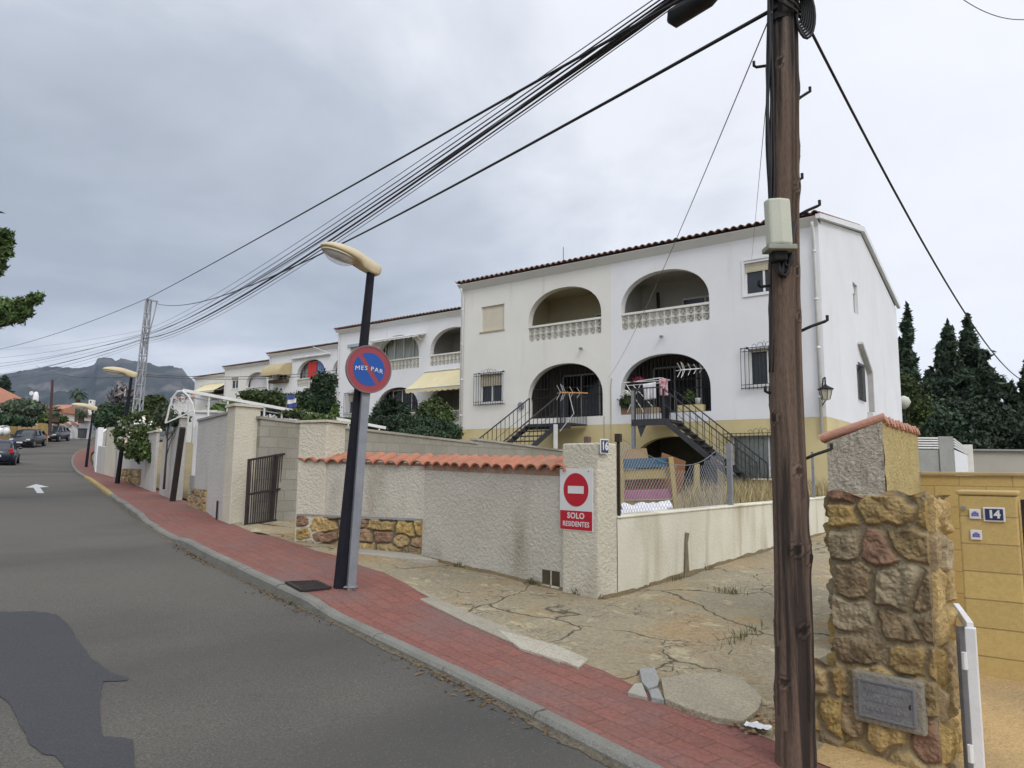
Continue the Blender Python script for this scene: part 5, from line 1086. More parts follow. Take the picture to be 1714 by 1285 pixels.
# ================================================================== WOODEN UTILITY POLE
PB = V3(at(1330, 1350, 3.62), 0); PTp = up(PB, 1306, -260)
t = thing('utility_pole', PB, 'knotty brown wooden telephone pole with step irons and a cable box', 'pole')
Hp = PTp.z+.1; rn = random.Random(8); knots = [(rn.uniform(0, 6.28), rn.uniform(.1, Hp), rn.uniform(.5, 1.1)) for _ in range(46)]
def rad(z): return float(np.interp(z, [-.1, 1.9, 4.1, Hp], [.099, .086, .070, .058]))
mb = MB(); nz_, na = 520, 44
for j in range(nz_+1):
    z = -.1+(Hp+.1)*j/nz_; c = PB.lerp(PTp, z/PTp.z); c = Vector((c.x, c.y, z)); c.x += .012*math.sin(z*1.7+.6)
    for i in range(na):
        th = 2*math.pi*i/na; r = rad(z); r *= 1+.030*noise.noise(Vector((math.cos(th)*1.3, math.sin(th)*1.3, z*1.1)))+.022*noise.noise(Vector((math.cos(th)*5, math.sin(th)*5, z*.9)))
        cr_ = noise.noise(Vector((math.cos(th)*7, math.sin(th)*7, z*.35))); dk = 1.0
        if cr_ > .32: r -= .006; dk = .55
        for (kt, kz, ks) in knots:
            dz_ = z-kz
            if abs(dz_) < .22:
                da = (th-kt+math.pi) % (2*math.pi)-math.pi; q2_ = (da*.09)**2+(dz_*.8)**2; r += .011*ks*math.exp(-q2_/(.0022)); 
                if q2_ < .0005*ks: r -= .005; dk = .30
                elif q2_ < .0011*ks: dk = 1.45
                elif q2_ < .0016*ks: dk = min(dk, .55)
        g_ = .9+.35*noise.noise(Vector((math.cos(th)*9, math.sin(th)*9, z*.5+4))); gy = max(0, min(1, (z-3.6)/1.0))*.35
        mb.v.append((c.x+r*math.cos(th), c.y+r*math.sin(th), z)); mb.c.append((dk*g_*(1+gy*.9), dk*g_*(1+gy*1.5), dk*g_*(1+gy*2)))
mb.usec = True
mb.f = [(j*na+i, j*na+(i+1) % na, (j+1)*na+(i+1) % na, (j+1)*na+i) for j in range(nz_) for i in range(na)]+[tuple(nz_*na+i for i in range(na))]
mb.build('pole_shaft', wood, t, smooth=True)
def pc_(py, px=None):   # pole axis at picture height
    q = up(PB, 1320, py); c = PB.lerp(PTp, q.z/PTp.z); return Vector((c.x, c.y, q.z))
cR = Vector((float(Rr[0]), float(Rr[1]), 0)); cF = Vector((float(Fh[0]), float(Fh[1]), 0))
for (py, px, sd_) in ((155, 1356, 1), (345, 1372, 1), (538, 1385, 1), (753, 1392, 1), (112, 1262, -1), (480, 1270, -1), (657, 1281, -1), (300, 1343, 1)):
    c = pc_(py+12 if sd_ > 0 else py-6); tip = up(PB+cR*.0, px, py); r = rad(c.z); s_ = c+cR*sd_*r*.8
    mb = MB(); L1 = tip-cR*sd_*.015; mb.tube([s_-Vector((0, 0, .015)), s_.lerp(L1, .5)-Vector((0, 0, .004)), L1, tip+Vector((0, 0, .008)), tip+Vector((0, 0, .035))], .0085, 7); mb.build('step_iron', black if sd_ > 0 or py > 100 else galv, t, smooth=True)
# black cable bundle down the left side
for k in range(6):
    mb = MB(); path = []
    for py in range(-240, 640 if k < 2 else 400, 24):
        c = pc_(py); r = rad(c.z); path.append(c-cR*(r+.004+.011*(k % 3)+.006*math.sin(py*.02+k*2))-cF*(.02+.020*(k//3)+.008*math.sin(py*.035+k)))
    mb.tube(path, .0085 if k > 1 else .005, 6); mb.build('cable', cablem, t, smooth=True)
c = pc_(446)-cR*.045-cF*.10; mb = MB()   # looped cables under the box
for k in range(9):
    w_, h_ = .012+.006*(k % 4), .075+.012*(k % 5); o_ = cF*(.012*(k % 3))+cR*(.010*(k-4)*.6)
    mb.tube([c+o_+cR*w_*math.cos(a_)+Vector((0, 0, h_*math.sin(a_)+.01*k)) for a_ in np.linspace(.3, 2*math.pi+.1, 16)], .009, 6)
for k in range(4): mb.tube([c+cR*(.01*k)+Vector((0, 0, .05)), c+cR*(.015+.008*k)+Vector((0, 0, .12)), c+cR*(.03+.01*k)+Vector((0, 0, .22))], .010, 6)
mb.build('cable_coil', cablem, t, smooth=True)
bx = up(PB-cF*.12, 1303, 373); mb = MB(); tl_ = Vector((0, 0, 1)); wv = cR*.072; dv_ = cF*.05
pts = []
for (x, y_) in ((-1, 1), (-.8, 0), (0, -.25), (.8, 0), (1, 1)): pts.append((x, y_))
prof2 = [bx+wv*x-cF*.05+dv_*(y_+.2)*1.0-Vector((0, 0, .13)) for x, y_ in pts]
mb.prism(prof2, cR*-.006+Vector((0, 0, .255))); ob = mb.build('cable_box', boxm, t, bevel=.012)
mb = MB(); b0 = bx-Vector((0, 0, .145)); mb.obox(b0+cF*.0, wv*1.06, dv_*1.1, Vector((0, 0, .014))); mb.build('box_base', M('box_base_grey', (.30, .31, .26)), ob, bevel=.005)
mb = MB(); mb.obox(b0-Vector((0, 0, .035))+cF*.02, wv*.55, dv_*.8, Vector((0, 0, .03))); mb.build('gland', black, ob, bevel=.01)
mb = MB()   # clamp irons and splice tangle near the top
for zz in (pc_(8).z, pc_(40).z): cx_ = PB.lerp(PTp, zz/PTp.z); mb.ring((cx_.x, cx_.y, zz), (1, 0, 0), (0, 1, 0), rad(zz)-.004, rad(zz)+.008, .03, 20)
mb.build('clamp_band', black, t)
mb = MB(); c = pc_(35)
for k in range(7):
    r_ = .045+.008*k; cc2 = c+cR*(.075+.004*k)-cF*(.03+.008*k)+Vector((0, 0, .06))
    mb.tube([cc2+cR*r_*.55*math.cos(a_)+Vector((0, 0, (r_+.05)*math.sin(a_)-.012*k)) for a_ in np.linspace(1.2, 2*math.pi+1.0, 18)], .008, 6)
for k in range(3): mb.tube([c-cR*.075-cF*.06+Vector((0, 0, .12+.03*k)), c-cR*.03-cF*(.10+.01*k)+Vector((0, 0, .04+.03*k)), c+cR*.03-cF*(.10+.01*k)+Vector((0, 0, .0+.03*k)), c+cR*.08-cF*.05+Vector((0, 0, .03*k-.01))], .009, 6)
mb.build('cable_loops', cablem, t, smooth=True)

# ================================================================== LAMPS
def lamp(base, top, label, head_len=.80, hdir=(-.326, -.945, .13), r0=.07, r1=.042):
    base, top = Vector(base), Vector(top); t = thing('street_lamp', base, label, 'street lamp', 'street lamps along the pavement')
    mb = MB(); mb.tube([base-Vector((0, 0, .1)), base.lerp(top, .5), top], r0, 8, r1); mb.build('lamp_post', pole_bl, t)
    d = Vector(hdir).normalized(); s = d.cross(Vector((0, 0, 1))).normalized(); u = s.cross(d); o = top-d*.13*head_len/.8+Vector((0, 0, .03)); k = head_len/.8
    st = [(0, .035, .05, -.05), (.03, .06, .075, -.075), (.12, .068, .088, -.085), (.24, .085, .105, -.070), (.33, .145, .118, -.035), (.44, .175, .120, -.025), (.60, .178, .105, -.022), (.72, .150, .075, -.020), (.79, .090, .042, -.014), (.82, .012, .008, -.004)]
    mb = MB(); n = 20; vs = []
    for (x, w_, zt_, zb_) in st:
        for i in range(n):
            a_ = 2*math.pi*i/n; cs_, sn_ = math.cos(a_), math.sin(a_); zz = zt_*sn_ if sn_ > 0 else -zb_*sn_
            if sn_ < 0: zz = zb_*min(1, abs(sn_)*2.2)
            vs.append(o+d*x*k+s*w_*cs_*k+u*zz*k)
    m_ = len(st); mb.add(vs, [(j*n+i, j*n+(i+1) % n, (j+1)*n+(i+1) % n, (j+1)*n+i) for j in range(m_-1) for i in range(n)]+[tuple(range(n-1, -1, -1)), tuple(range((m_-1)*n, m_*n))])
    sh_ = mb.build('lamp_shell', lampm, t, smooth=True)
    c = o+d*.56*k-u*.024*k; mb = MB(); mb.disc(c+u*.0, d*1.5, s, .140*k, -.004, 32); mb.build('reflector', M('lamp_reflector', (.10, .085, .07), (.16, .135, .11), 20, .3), sh_)
    mb = MB(); mb.ring(c, d*1.5, s, .136*k, .156*k, .012*k, 36); mb.build('lens_ring', lampm, sh_)
    mb = MB(); nb, ms = 24, 6; vs = []
    for j in range(ms+1):
        f_ = math.cos(j/ms*math.pi/2)
        for i in range(nb): a_ = 2*math.pi*i/nb; vs.append(c+(d*1.5*math.cos(a_)+s*math.sin(a_))*.138*k*max(f_, .02)-u*(.01+.11*math.sin(j/ms*math.pi/2))*k)
    mb.add(vs, [(j*nb+i, j*nb+(i+1) % nb, (j+1)*nb+(i+1) % nb, (j+1)*nb+i) for j in range(ms) for i in range(nb)]); g = mb.build('glass_bowl', bowl, sh_, smooth=True)
    return t
bowl = bpy.data.materials.new('clear_bowl'); bowl.use_nodes = True; b_ = bowl.node_tree.nodes['Principled BSDF']; b_.inputs['Base Color'].default_value = (.85, .86, .86, 1); b_.inputs['Alpha'].default_value = .30; b_.inputs['Roughness'].default_value = .08; b_.inputs['IOR'].default_value = 1.5
LB = onG(569, 978, .13); LT = up(LB, 621, 452)
lamp(LB, LT, 'nearest street lamp, black leaning post with a cream head, behind the no parking sign', .67, (-.326, -.945, .27))
b2 = onG(196, 808, .1); lamp(b2, up(b2, 220.5, 628), 'second street lamp, black post leaning in front of the overhanging bush', .95, r0=.075)
b3 = onG(144, 781, .1); lamp(b3, up(b3, 156, 684), 'farthest street lamp, standing at the bend before the white wall', 1.2, r0=.08)
# grey post with the no parking sign
GB = onG(587, 982, .12); GT = up(GB, 613, 640)
t = thing('no_parking_sign', GB, 'round blue and red no parking sign lettered MES PAR on a grey square post', 'sign')
mb = MB(); mb.bar(GB-Vector((0, 0, .1)), GT, .085, .085, cR+cF*.45); mb.build('sign_post', galv, t, bevel=.006)
mb = MB(); mb.obox(GB+Vector((0, 0, .002)), cR*.06, cF*.06, (0, 0, .004)); mb.build('base_plate', concg, t)
sn_ = Vector((.945, -.326, 0)).normalized(); sa = Vector((0, 0, 1)).cross(sn_).normalized(); sc = up(GB+sn_*.06, 617, 618); tilt = math.radians(3); sb = Vector((0, 0, 1))
sa, sb = sa*math.cos(tilt)-sb*math.sin(tilt)*-1*-1, sb*math.cos(tilt)+sa*math.sin(tilt)*-1*-1
nS = sa.cross(sb).normalized(); R_ = .248
mb = MB(); mb.disc(sc, sa, sb, R_, .012, 56); mb.build('disc', nored, t, bevel=.003)
mb = MB(); mb.ring(sc-nS*.012, sa, sb, R_-.012, R_+.003, .03, 56); mb.build('rim', M('sign_back', (.20, .13, .13)), t)
def seg(sgn):   # blue half discs left and right of the diagonal stripe
    rb, hw = R_*.70, .025; dd = (sa*.62-sb*.785).normalized() ; pn = nS.cross(dd).normalized(); a0 = math.asin(hw/rb); pts = []
    for k in range(25): a_ = a0+(math.pi-2*a0)*k/24; pts.append(sc+nS*.0125+(dd*math.cos(a_)+pn*sgn*math.sin(a_))*rb)
    return pts
for sgn in (-1, 1): mb = MB(); mb.prism(seg(sgn), nS*.002); mb.build('blue_field', noblue, t)
put_text('lettering', 'MES PAR', sc+nS*.017, sa, sb, .064, signw, t, bold=0, sp=1.18, extr=.001, sxx=1.10, warp=lambda x, y: (x*1.02, y-.9*x*x+.006))

# ================================================================== CABLES
TB = V3(at(227, 690, 34), 0); TB.z = zr(TB.x, TB.y); TT = up(TB, 249, 501)
def wire(name, pts, r, label, cat='cable', group='overhead cables', mat=cablem, lumps=0):
    t_ = [Vector(p) for p in pts]; mb = MB(); path = []; n = 26
    for i in range(len(t_)-1):
        a, b = t_[i], t_[i+1]; sag = pts_s[i] if pts_s else 0
        for k in range(n+(i == len(t_)-2)): f_ = k/n; q = a.lerp(b, f_); q = q-Vector((0, 0, 4*sag*f_*(1-f_))); path.append(q)
    mb.tube(path, r, 5); o = mb.build(name, mat, None, smooth=True); return tag(o, label, cat, group)
ptop = lambda px, py, dep=None: up(PB, px, py)
far = lambda px, py: at(px, py, 60)
tw = lambda px, py: up(TB, px, py)
P_n = [(1086, -12, 546, 574), (1100, -14, 552, 585), (1112, -16, 556, 592), (1122, -18, 560, 598), (1130, -19, 563, 604), (1138, -20, 566, 610), (1146, -22, 569, 616)]
for k, (px, py, ty, fy) in enumerate(P_n):
    a = up(PB+cR*-.55+cF*.3, px, py) if False else at(px+160, py-95, 4.6)
    pts_s = [.30+.05*k, .45+.06*k]; wire('overhead_cable', [a, tw(243-k*.6, ty+6), far(-120, fy+12+k*3)], .0045+(k % 3)*.002, ('uppermost', 'second from the top', 'third from the top', 'middle', 'third from the bottom', 'second from the bottom', 'lowest')[k]+' of seven thin cables in the slack bundle over the street')
a = at(1250, -92, 4.6); pts_s = [.55, .8]; wire('overhead_cable', [a, tw(243, 566), far(-120, 628)], .014, 'thickest black cable of the slack bundle above the street')
a = at(1260, -85, 4.6); pts_s = [.42, .6]; wire('overhead_cable', [a, tw(243, 559), far(-120, 618)], .011, 'second thickest black cable running inside the slack bundle')
pts_s = [.05, 1.0]; wire('overhead_cable', [at(1230, -52, 4.6), tw(247, 499), far(-150, 596)], .013, 'topmost single cable passing over the tip of the lattice mast')
pts_s = [.66]; wire('overhead_cable', [up(PB-cF*.05, 1300, 12), tw(262, 508)], .012, 'twisted cable from the wooden pole to the right side of the lattice mast')
# splice closure hung on the bundle
a, b = at(1118, 36, 5.2), at(1186, -6, 5.0); mb = MB(); mb.tube([a.lerp(b, f_) for f_ in (0, .12, .25, .8, 1, 1.25)], lambda q: .015+.055*min(1, q*5)*min(1, (1.02-q)*4+.4), 12); tag(mb.build('splice_closure', cablem, None, smooth=True), 'black cylindrical cable splice hanging on the bundle near the top edge', 'splice closure')
pts_s = [.55]; wire('service_cable', [up(PB, 1325, -12), at(1725, 640, 16)], .009, 'dark cable curving down to the right from the wooden pole')
pts_s = [.25]; wire('service_cable', [up(PB-cF*.05, 1292, 20), onY(1017, 633, Y1-.03)], .004, 'thin cable sagging from the wooden pole to the house front', mat=M('grey_cable', (.20, .20, .21)))
pts_s = [.03]; wire('service_cable', [up(PB-cF*.1, 1282, 110), up(PB-cF*.1, 1287, 300)], .003, 'thin loose wire looping beside the black bundle on the pole')
pts_s = [0]; wire('service_cable', [up(PB-cF*.05, 1290, 90), onY(1258, 435, Y1-.05)], .003, 'thin wire dropping from the pole to the upper right window')
pts_s = [.3]; wire('service_cable', [at(1600, -10, 14), at(1760, 22, 14)], .008, 'short length of cable crossing the top right corner')
for k in range(2): pts_s = [.25]; wire('service_cable', [tw(236, 626+k*3), onY(566, 619+k*5, 26.2)], .016, ('upper' if not k else 'lower')+' of two thin wires from the lattice mast to the second house', mat=M('grey_cable', (.08, .08, .09)))
pts_s = [.5]; wire('service_cable', [tw(236, 627), far(60, 612)], .015, 'thin wire leaving the lattice mast toward the far gardens')
# lattice mast
t = thing('lattice_mast', TB, 'grey steel lattice mast carrying the cables beyond the bush', 'mast')
hw0, hw1 = .19, .09; cr3 = [(-1, -1), (1, -1), (1, 1), (-1, 1)]
leg = lambda i, f_: TB.lerp(TT, f_)+(cR*cr3[i][0]+cF*cr3[i][1])*(hw0+(hw1-hw0)*f_)
steel = M('mast_steel', (.34, .35, .37), (.28, .29, .31), 3, .6)
for i in range(4): mb = MB(); mb.bar(leg(i, 0), leg(i, 1), .048); mb.build('leg', steel, t)
mb = MB(); NB = 12
for k in range(NB):
    for i in range(4):
        j = (i+1) % 4; mb.bar(leg(i, k/NB), leg(j, (k+.9)/NB) if (k+i) % 2 else leg(j, (k+1)/NB), .030); mb.bar(leg(i, (k+1)/NB), leg(j, (k+1)/NB), .040)
mb.build('bracing', steel, t)
q = TB.lerp(TT, .27)-cF*.35; mb = MB(); mb.obox(q, cR*.14, cF*.12, (0, 0, .35)); mb.build('junction_box', M('light_grey_box', (.45, .45, .45)), t)
mb = MB(); mb.bar(TT-cR*.2, TT+cR*.45-Vector((0, 0, .1)), .07); mb.tube([TT+cR*.4-Vector((0, 0, .1)), TT+cR*.3-Vector((0, 0, .8)), TT-Vector((0, 0, 2.4))], .03, 5); mb.build('cross_arm', steel, t)
# brown pole far left
b = at(84, 716, 62); b = V3(b, b.z-.6); t = thing('utility_pole', b, 'slim dark brown pole standing above the far parked cars', 'pole'); tp = up(b, 88, 636); mb = MB(); mb.tube([b, tp], .13, 8, .10); mb.build('pole_shaft', M('dark_brown_pole', (.075, .04, .035)), t)

# ================================================================== STAIRS, GARDEN THINGS
def flight(t, a0, a1, b0, b1, n, stm, rail=True, treadw=.26):
    """a0->a1 and b0->b1: left and right stringer lines, top to bottom"""
    a0, a1, b0, b1 = map(Vector, (a0, a1, b0, b1)); up_ = Vector((0, 0, 1))
    for p, q in ((a0, a1), (b0, b1)): mb = MB(); mb.bar(p, q, .05, .16); mb.build('stringer', stm, t)
    for k in range(n):
        f_ = (k+.5)/n; p, q = a0.lerp(a1, f_), b0.lerp(b1, f_); d = (a1-a0); d.z = 0; d.normalize(); mb = MB(); mb.obox((p+q)/2+up_*.05, (q-p)/2, d*treadw/2, up_*.016); mb.build('tread', stm, t)
    if rail:
        for p, q in ((a0, a1), (b0, b1)):
            mb = MB(); mb.bar(p+up_*.95, q+up_*.95, .035); mb.tube([p+up_*.5, q+up_*.5], .008, 4)
            m = 13
            for k in range(m+1): c = p.lerp(q, k/m); mb.bar(c, c+up_*.95, .016 if k not in (0, m) else .03)
            mb.build('railing', stm, t)
def platform(t, x0, x1, y0, y1, z, stm, sides):
    mb = MB(); mb.box(x0, x1, y0, y1, z-.05, z); mb.box(x0, x1, y0-.0, y0+.05, z-.2, z-.052); mb.build('landing', stm, t)
    for (a, b, gap) in sides:
        a, b = Vector(a), Vector(b); n = max(2, int((b-a).length/gap)); mb = MB(); mb.bar(a+Vector((0, 0, .95)), b+Vector((0, 0, .95)), .035)
        for k in range(n+1): c = a.lerp(b, k/n); mb.bar(c, c+Vector((0, 0, .95)), .016)
        mb.build('railing', stm, t)
iron = M('grey_black_iron', (.05, .05, .055), (.035, .035, .04), 5, .5, .1)
zl = Z1+.02
t = thing('outdoor_staircase', (-9, 20, 1), 'dark steel outdoor staircase descending right from the laundry landing, on a tall post', 'staircase', 'steel stairs in front of the nearest house')
platform(t, -10.35, -9.25, 19.9, 21.2, zl, iron, [((-10.33, 19.92, zl), (-9.3, 19.92, zl), .1), ((-10.33, 19.92, zl), (-10.33, 21.2, zl), .12)])
flight(t, (-9.28, 19.95, zl-.06), (-6.55, 19.95, .95), (-9.28, 20.85, zl-.06), (-6.55, 20.85, .95), 12, iron)
mb = MB(); mb.bar((-10.3, 19.95, .8), (-10.3, 19.95, zl+.9), .10); mb.build('support_post', galv, t); mb = MB(); mb.prism([(-10.2, 19.93, zl-.06), (-9.8, 19.93, zl-.06), (-10.05, 19.93, zl-.55)], (0, .03, 0)); mb.build('bracket', iron, t)
t = thing('outdoor_staircase', (-13.8, 19, 1), 'dark steel outdoor staircase with fine bars, descending forward left of the boundary pillar', 'staircase', 'steel stairs in front of the nearest house')
platform(t, -14.35, -12.7, 20.1, 21.2, zl, iron, [((-13.15, 20.12, zl), (-12.72, 20.12, zl), .07), ((-12.72, 20.12, zl), (-12.72, 21.2, zl), .09), ((-13.15, 20.12, zl), (-12.9, 20.12, zl), .05)])
flight(t, (-14.35, 20.1, zl-.06), (-14.7, 17.6, 1.55), (-13.2, 20.1, zl-.06), (-13.55, 17.6, 1.55), 9, iron)
q = onY(930, 710, 19.6); mb = MB(); mb.bar((q.x, 19.6, .8), (q.x, 19.6, q.z), .10); mb.build('support_post', whitep, t)
# aerials
def yagi(name, c, d, label, mat, n, mats, L_=.8):
    t = thing(name, c, label, 'aerial'); c = Vector(c); d = Vector(d).normalized(); s = d.cross(Vector((0, 0, 1))).normalized(); mb = MB(); mb.bar(c-d*L_*.3, c+d*L_*.7, .03); mb.build('boom', mats, t)
    mb = MB()
    for k in range(n): q = c+d*L_*(-.25+.95*k/n); w_ = .22-.1*k/n; v_ = Vector((0, 0, 1)) if k % 2 else s; mb.tube([q-v_*w_-d*.1, q, q+v_*w_-d*.1], .010, 4)
    for s2 in (-1, 1): mb.tube([c-d*L_*.3, c-d*L_*.45+Vector((0, 0, .22*s2))], .010, 4); mb.tube([c-d*L_*.2, c-d*L_*.3+Vector((0, 0, .25*s2))], .010, 4)
    mb.build('elements', mat, t); return t
alu = M('aluminium', (.45, .45, .44), (.38, .38, .37), 6, .4, metal=.3); orange = M('orange_plastic', (.60, .26, .05), (.5, .2, .04), 6, .5)
q = at(952, 657, 21); t = yagi('tv_aerial', q, cR*1+cF*.1, 'orange and silver television aerial in front of the left lower arch', alu, 7, orange, .8); mb = MB(); mb.tube([q, (q.x+.05, q.y+.2, q.z-.6), (q.x-.5, q.y+.3, q.z-1.1)], .012, 5); mb.build('lead', whitep, t)
q = onY(1152, 618, 21.0); yagi('tv_aerial', q, cR*1+cF*.3+Vector((0, 0, .12)), 'white television aerial hanging in the right lower arch', whitep, 8, whitep, .85)
# drying rack and clothes
def up_at(px, py, y_): return onY(px, py, y_)
t = thing('drying_rack', up_at(1080, 700, 20.3), 'white folding clothes rack standing on the staircase landing', 'drying rack'); q = lambda px, py, y_=20.4: onY(px, py, y_)
mb = MB()
for a, b in (((1045, 641), (1105, 632)), ((1038, 640), (1120, 636)), ((1048, 643), (1078, 690)), ((1072, 643), (1050, 690)), ((1060, 645), (1092, 680)), ((1105, 632), (1122, 636))): mb.bar(q(*a), q(*b), .02)
for a, b in (((1045, 641), (1110, 632)), ((1050, 645), (1112, 640))): mb.bar(q(*a, 20.8), q(*b, 20.8), .018)
mb.build('frame', whitep, t)
def cloth(name, label, pts, y_, mat, cat='cloth'):
    p = [q(px, py, y_) for px, py in pts]; mb = MB(); mb.grid(lambda u, v: p[0].lerp(p[1], u).lerp(p[3].lerp(p[2], u), v)+Vector((0, .03*math.sin(u*11+v*2)*(.3+v), 0)), 16, 10); o = mb.build(name, mat, None, solid=.008, smooth=True); return tag(o, label, cat, 'washing on the drying rack')
cloth('hanging_towel', 'plain white towel hanging from the clothes rack', [(1076, 643), (1098, 639), (1098, 667), (1077, 670)], 20.35, fabricw, 'towel')
cloth('hanging_towel', 'red and white towel hanging over the end of the clothes rack', [(1103, 634), (1118, 634), (1118, 662), (1104, 662)], 20.3, fabricr, 'towel')
cloth('hanging_trousers', 'black trousers hanging below the red and white towel', [(1105, 662), (1124, 662), (1120, 704), (1107, 704)], 20.36, jeans, 'trousers')
# planters and plants in the right lower arch
def planter(px0, px1, py0, py1, y_, label, mat=yellow):
    a, b = onY(px0, py1, y_), onY(px1, py0, y_); mb = MB(); mb.box(a.x, b.x, y_, y_+.28, a.z, b.z); o = mb.build('planter_box', mat, None, bevel=.01); return tag(o, label, 'planter')
planter(1134, 1176, 676, 689, 21.3, 'pale yellow planter box on the sill of the right lower arch'); planter(1040, 1062, 682, 694, 21.3, 'terracotta planter box at the left end of the right lower arch sill', M('dull_terracotta', (.33, .2, .13)))
planter(1062, 1100, 681, 693, 21.3, 'long tan planter box behind the landing railing', M('tan_plastic', (.42, .32, .2)))
def potted(px, py, rx, ry, y_, label, mat=G_bush, n=900, size=.05, name='potted_shrub'):
    c = onY(px, py, y_); k = (c-Vector(CP)).length/FPX*.97; plant(name, label, 'plant', [(c.x, c.y, c.z, rx*k, rx*k*.7, ry*k), (c.x+.1, c.y, c.z-.05, rx*k*.7, rx*k*.6, ry*k*.8)], n, size, mat, (c.x, c.y, c.z-ry*k), seed=int(px), trunk=.015)
potted(1049, 672, 14, 11, 21.25, 'dark leafy plant spilling over the left planter'); potted(1154, 664, 11, 11, 21.4, 'rounded green plant in the pale yellow planter'); potted(1068, 636, 10, 6, 21.6, 'pink flowering basket plant hanging in the right lower arch', M('pink_petals', (.40, .05, .13), (.3, .04, .1), attr=True)); potted(1048, 657, 5, 4, 21.1, 'small white flowering plant above the left planter', G_flow, 160, .04)
c = onY(1168, 671, 21.35); mb = MB(); mb.lathe((c.x, c.y, c.z-.09), [(.07, 0), (.09, .16), (.10, .18)], 14); tag(mb.build('flower_pot', whitep, None, smooth=True), 'small white flower pot beside the rounded plant', 'pot')
# wall lantern
def lantern(c, wallp, label):
    c = Vector(c); t = thing('wall_lantern', c, label, 'lantern'); mb = MB()
    mb.tube([Vector(wallp)+Vector((0, 0, .0)), Vector(wallp).lerp(c, .5)+Vector((0, 0, .42)), c+Vector((0, 0, .42)), c+Vector((0, 0, .22))], .02, 6); mb.bar(Vector(wallp)+Vector((0, 0, -.35)), Vector(wallp)+Vector((0, 0, .25)), .03); mb.tube([c-Vector((0, 0, .2)), Vector(wallp)-Vector((0, 0, .3))], .015, 5); mb.build('bracket', black, t)
    mb = MB(); mb.lathe(c, [(.02, .24), (.05, .2), (.22, .10), (.21, .08)], 6); mb.build('hood', black, t); mb = MB(); mb.lathe(c, [(.17, .08), (.10, -.18), (.02, -.22)], 6); mb.build('glass', M('milky_glass', (.50, .48, .40), (.45, .43, .36), 5, .3), t)
    mb = MB()
    for k in range(6): a_ = k*math.pi/3; mb.bar(c+Vector((.175*math.cos(a_), .175*math.sin(a_), .08)), c+Vector((.105*math.cos(a_), .105*math.sin(a_), -.19)), .014)
    mb.build('cage', black, t)
c = onY(1382, 657, 20.75); lantern((c.x, c.y, c.z), (-5.1, 21.26, c.z), 'black iron wall lantern with milky panes on the corner of the nearest house')
c = at(1513, 673, 36); t = thing('garden_lamp', c, 'white globe lamp on a dark post among the conifers', 'lamp'); mb = MB(); mb.lathe(c, [(.05, -.35), (.22, -.2), (.32, 0), (.22, .22), (.05, .32)], 14); mb.build('globe', M('milky_globe', (.55, .55, .5)), t, smooth=True); mb = MB(); mb.tube([(c.x, c.y, 0), (c.x, c.y, c.z-.3)], .05, 6); mb.build('post', black, t)

# discarded bunk bed and boards behind the low wall
DJ = 13.2
def pixprism(name, pts, dep, th, mat, parent, bev=.004): mb = MB(); mb.prism([at(px, py, dep) for px, py in pts], cF*th); return mb.build(name, mat, parent, bevel=bev)
t = thing('bunk_bed', at(1092, 850, DJ), 'discarded bunk bed end with blue and pink boards standing in the garden', 'bed')
pixprism('blue_board', [(1040, 768), (1120, 765), (1121, 781), (1040, 785)], DJ, .05, woodb, t); pixprism('yellow_board', [(1040, 786), (1122, 783), (1124, 800), (1040, 803)], DJ+.05, .05, woodg, t)
pixprism('pink_board', [(1039, 821), (1126, 818), (1127, 834), (1039, 836)], DJ, .05, woodp, t); pixprism('lower_board', [(1040, 838), (1128, 836), (1130, 853), (1040, 855)], DJ+.08, .05, woodg, t)
pixprism('bed_post', [(1119, 765), (1127, 765), (1136, 855), (1129, 856)], DJ-.08, .07, woodg, t); pixprism('bed_post', [(1037, 768), (1043, 768), (1046, 856), (1039, 856)], DJ-.03, .07, woodg, t)
def board(name, label, pts, dep, mat, th=.03): o = pixprism(name, pts, dep, th, mat, None); return tag(o, label, 'board')
board('leaning_board', 'large brown board leaning behind the bunk bed, corner up', [(1108, 757), (1148, 772), (1143, 815), (1130, 835), (1104, 800)], DJ+.5, card)
board('cardboard_sheet', 'brown cardboard sheet standing behind the blue board', [(1048, 752), (1082, 750), (1086, 768), (1040, 770)], DJ+.7, cardl)
board('leaning_board', 'brown panel behind the gap between the yellow and pink boards', [(1046, 803), (1124, 801), (1124, 819), (1046, 821)], DJ+.25, card)
board('timber_plank', 'upright yellow timber plank to the right of the bunk bed', [(1163, 778), (1171, 776), (1172, 834), (1161, 834)], DJ+2.2, woodg, .08)
mb = MB(); c = at(1090, 758, DJ+.9); mb.tube([c-cR*.0, c+cR*.03+Vector((0, 0, .01))], .05, 8)
for k, (py, dp, lab) in enumerate(((851, 0, 'upper white quilted mattress roll lying behind the low wall'), (860, -.6, 'lower white quilted mattress roll lying on the low wall edge'))):
    a, b = at(1038, py+3, 9.1+dp*.4), at(1122-8*k, py-3, 9.6+dp*.4); mb = MB(); mb.grid(lambda u, v: a.lerp(b, u)+Vector((0, 0, (.072)*math.sin(v*2*math.pi)*(1+.03*math.sin(u*40)+.6*noise.noise(Vector((u*6, v*4, k))))))+cF*.16*math.cos(v*2*math.pi)*(1+.08*math.sin(u*23)), 60, 16)
    tag(mb.build('mattress_roll', fabricw, None, smooth=True, solid=.01), lab, 'mattress')
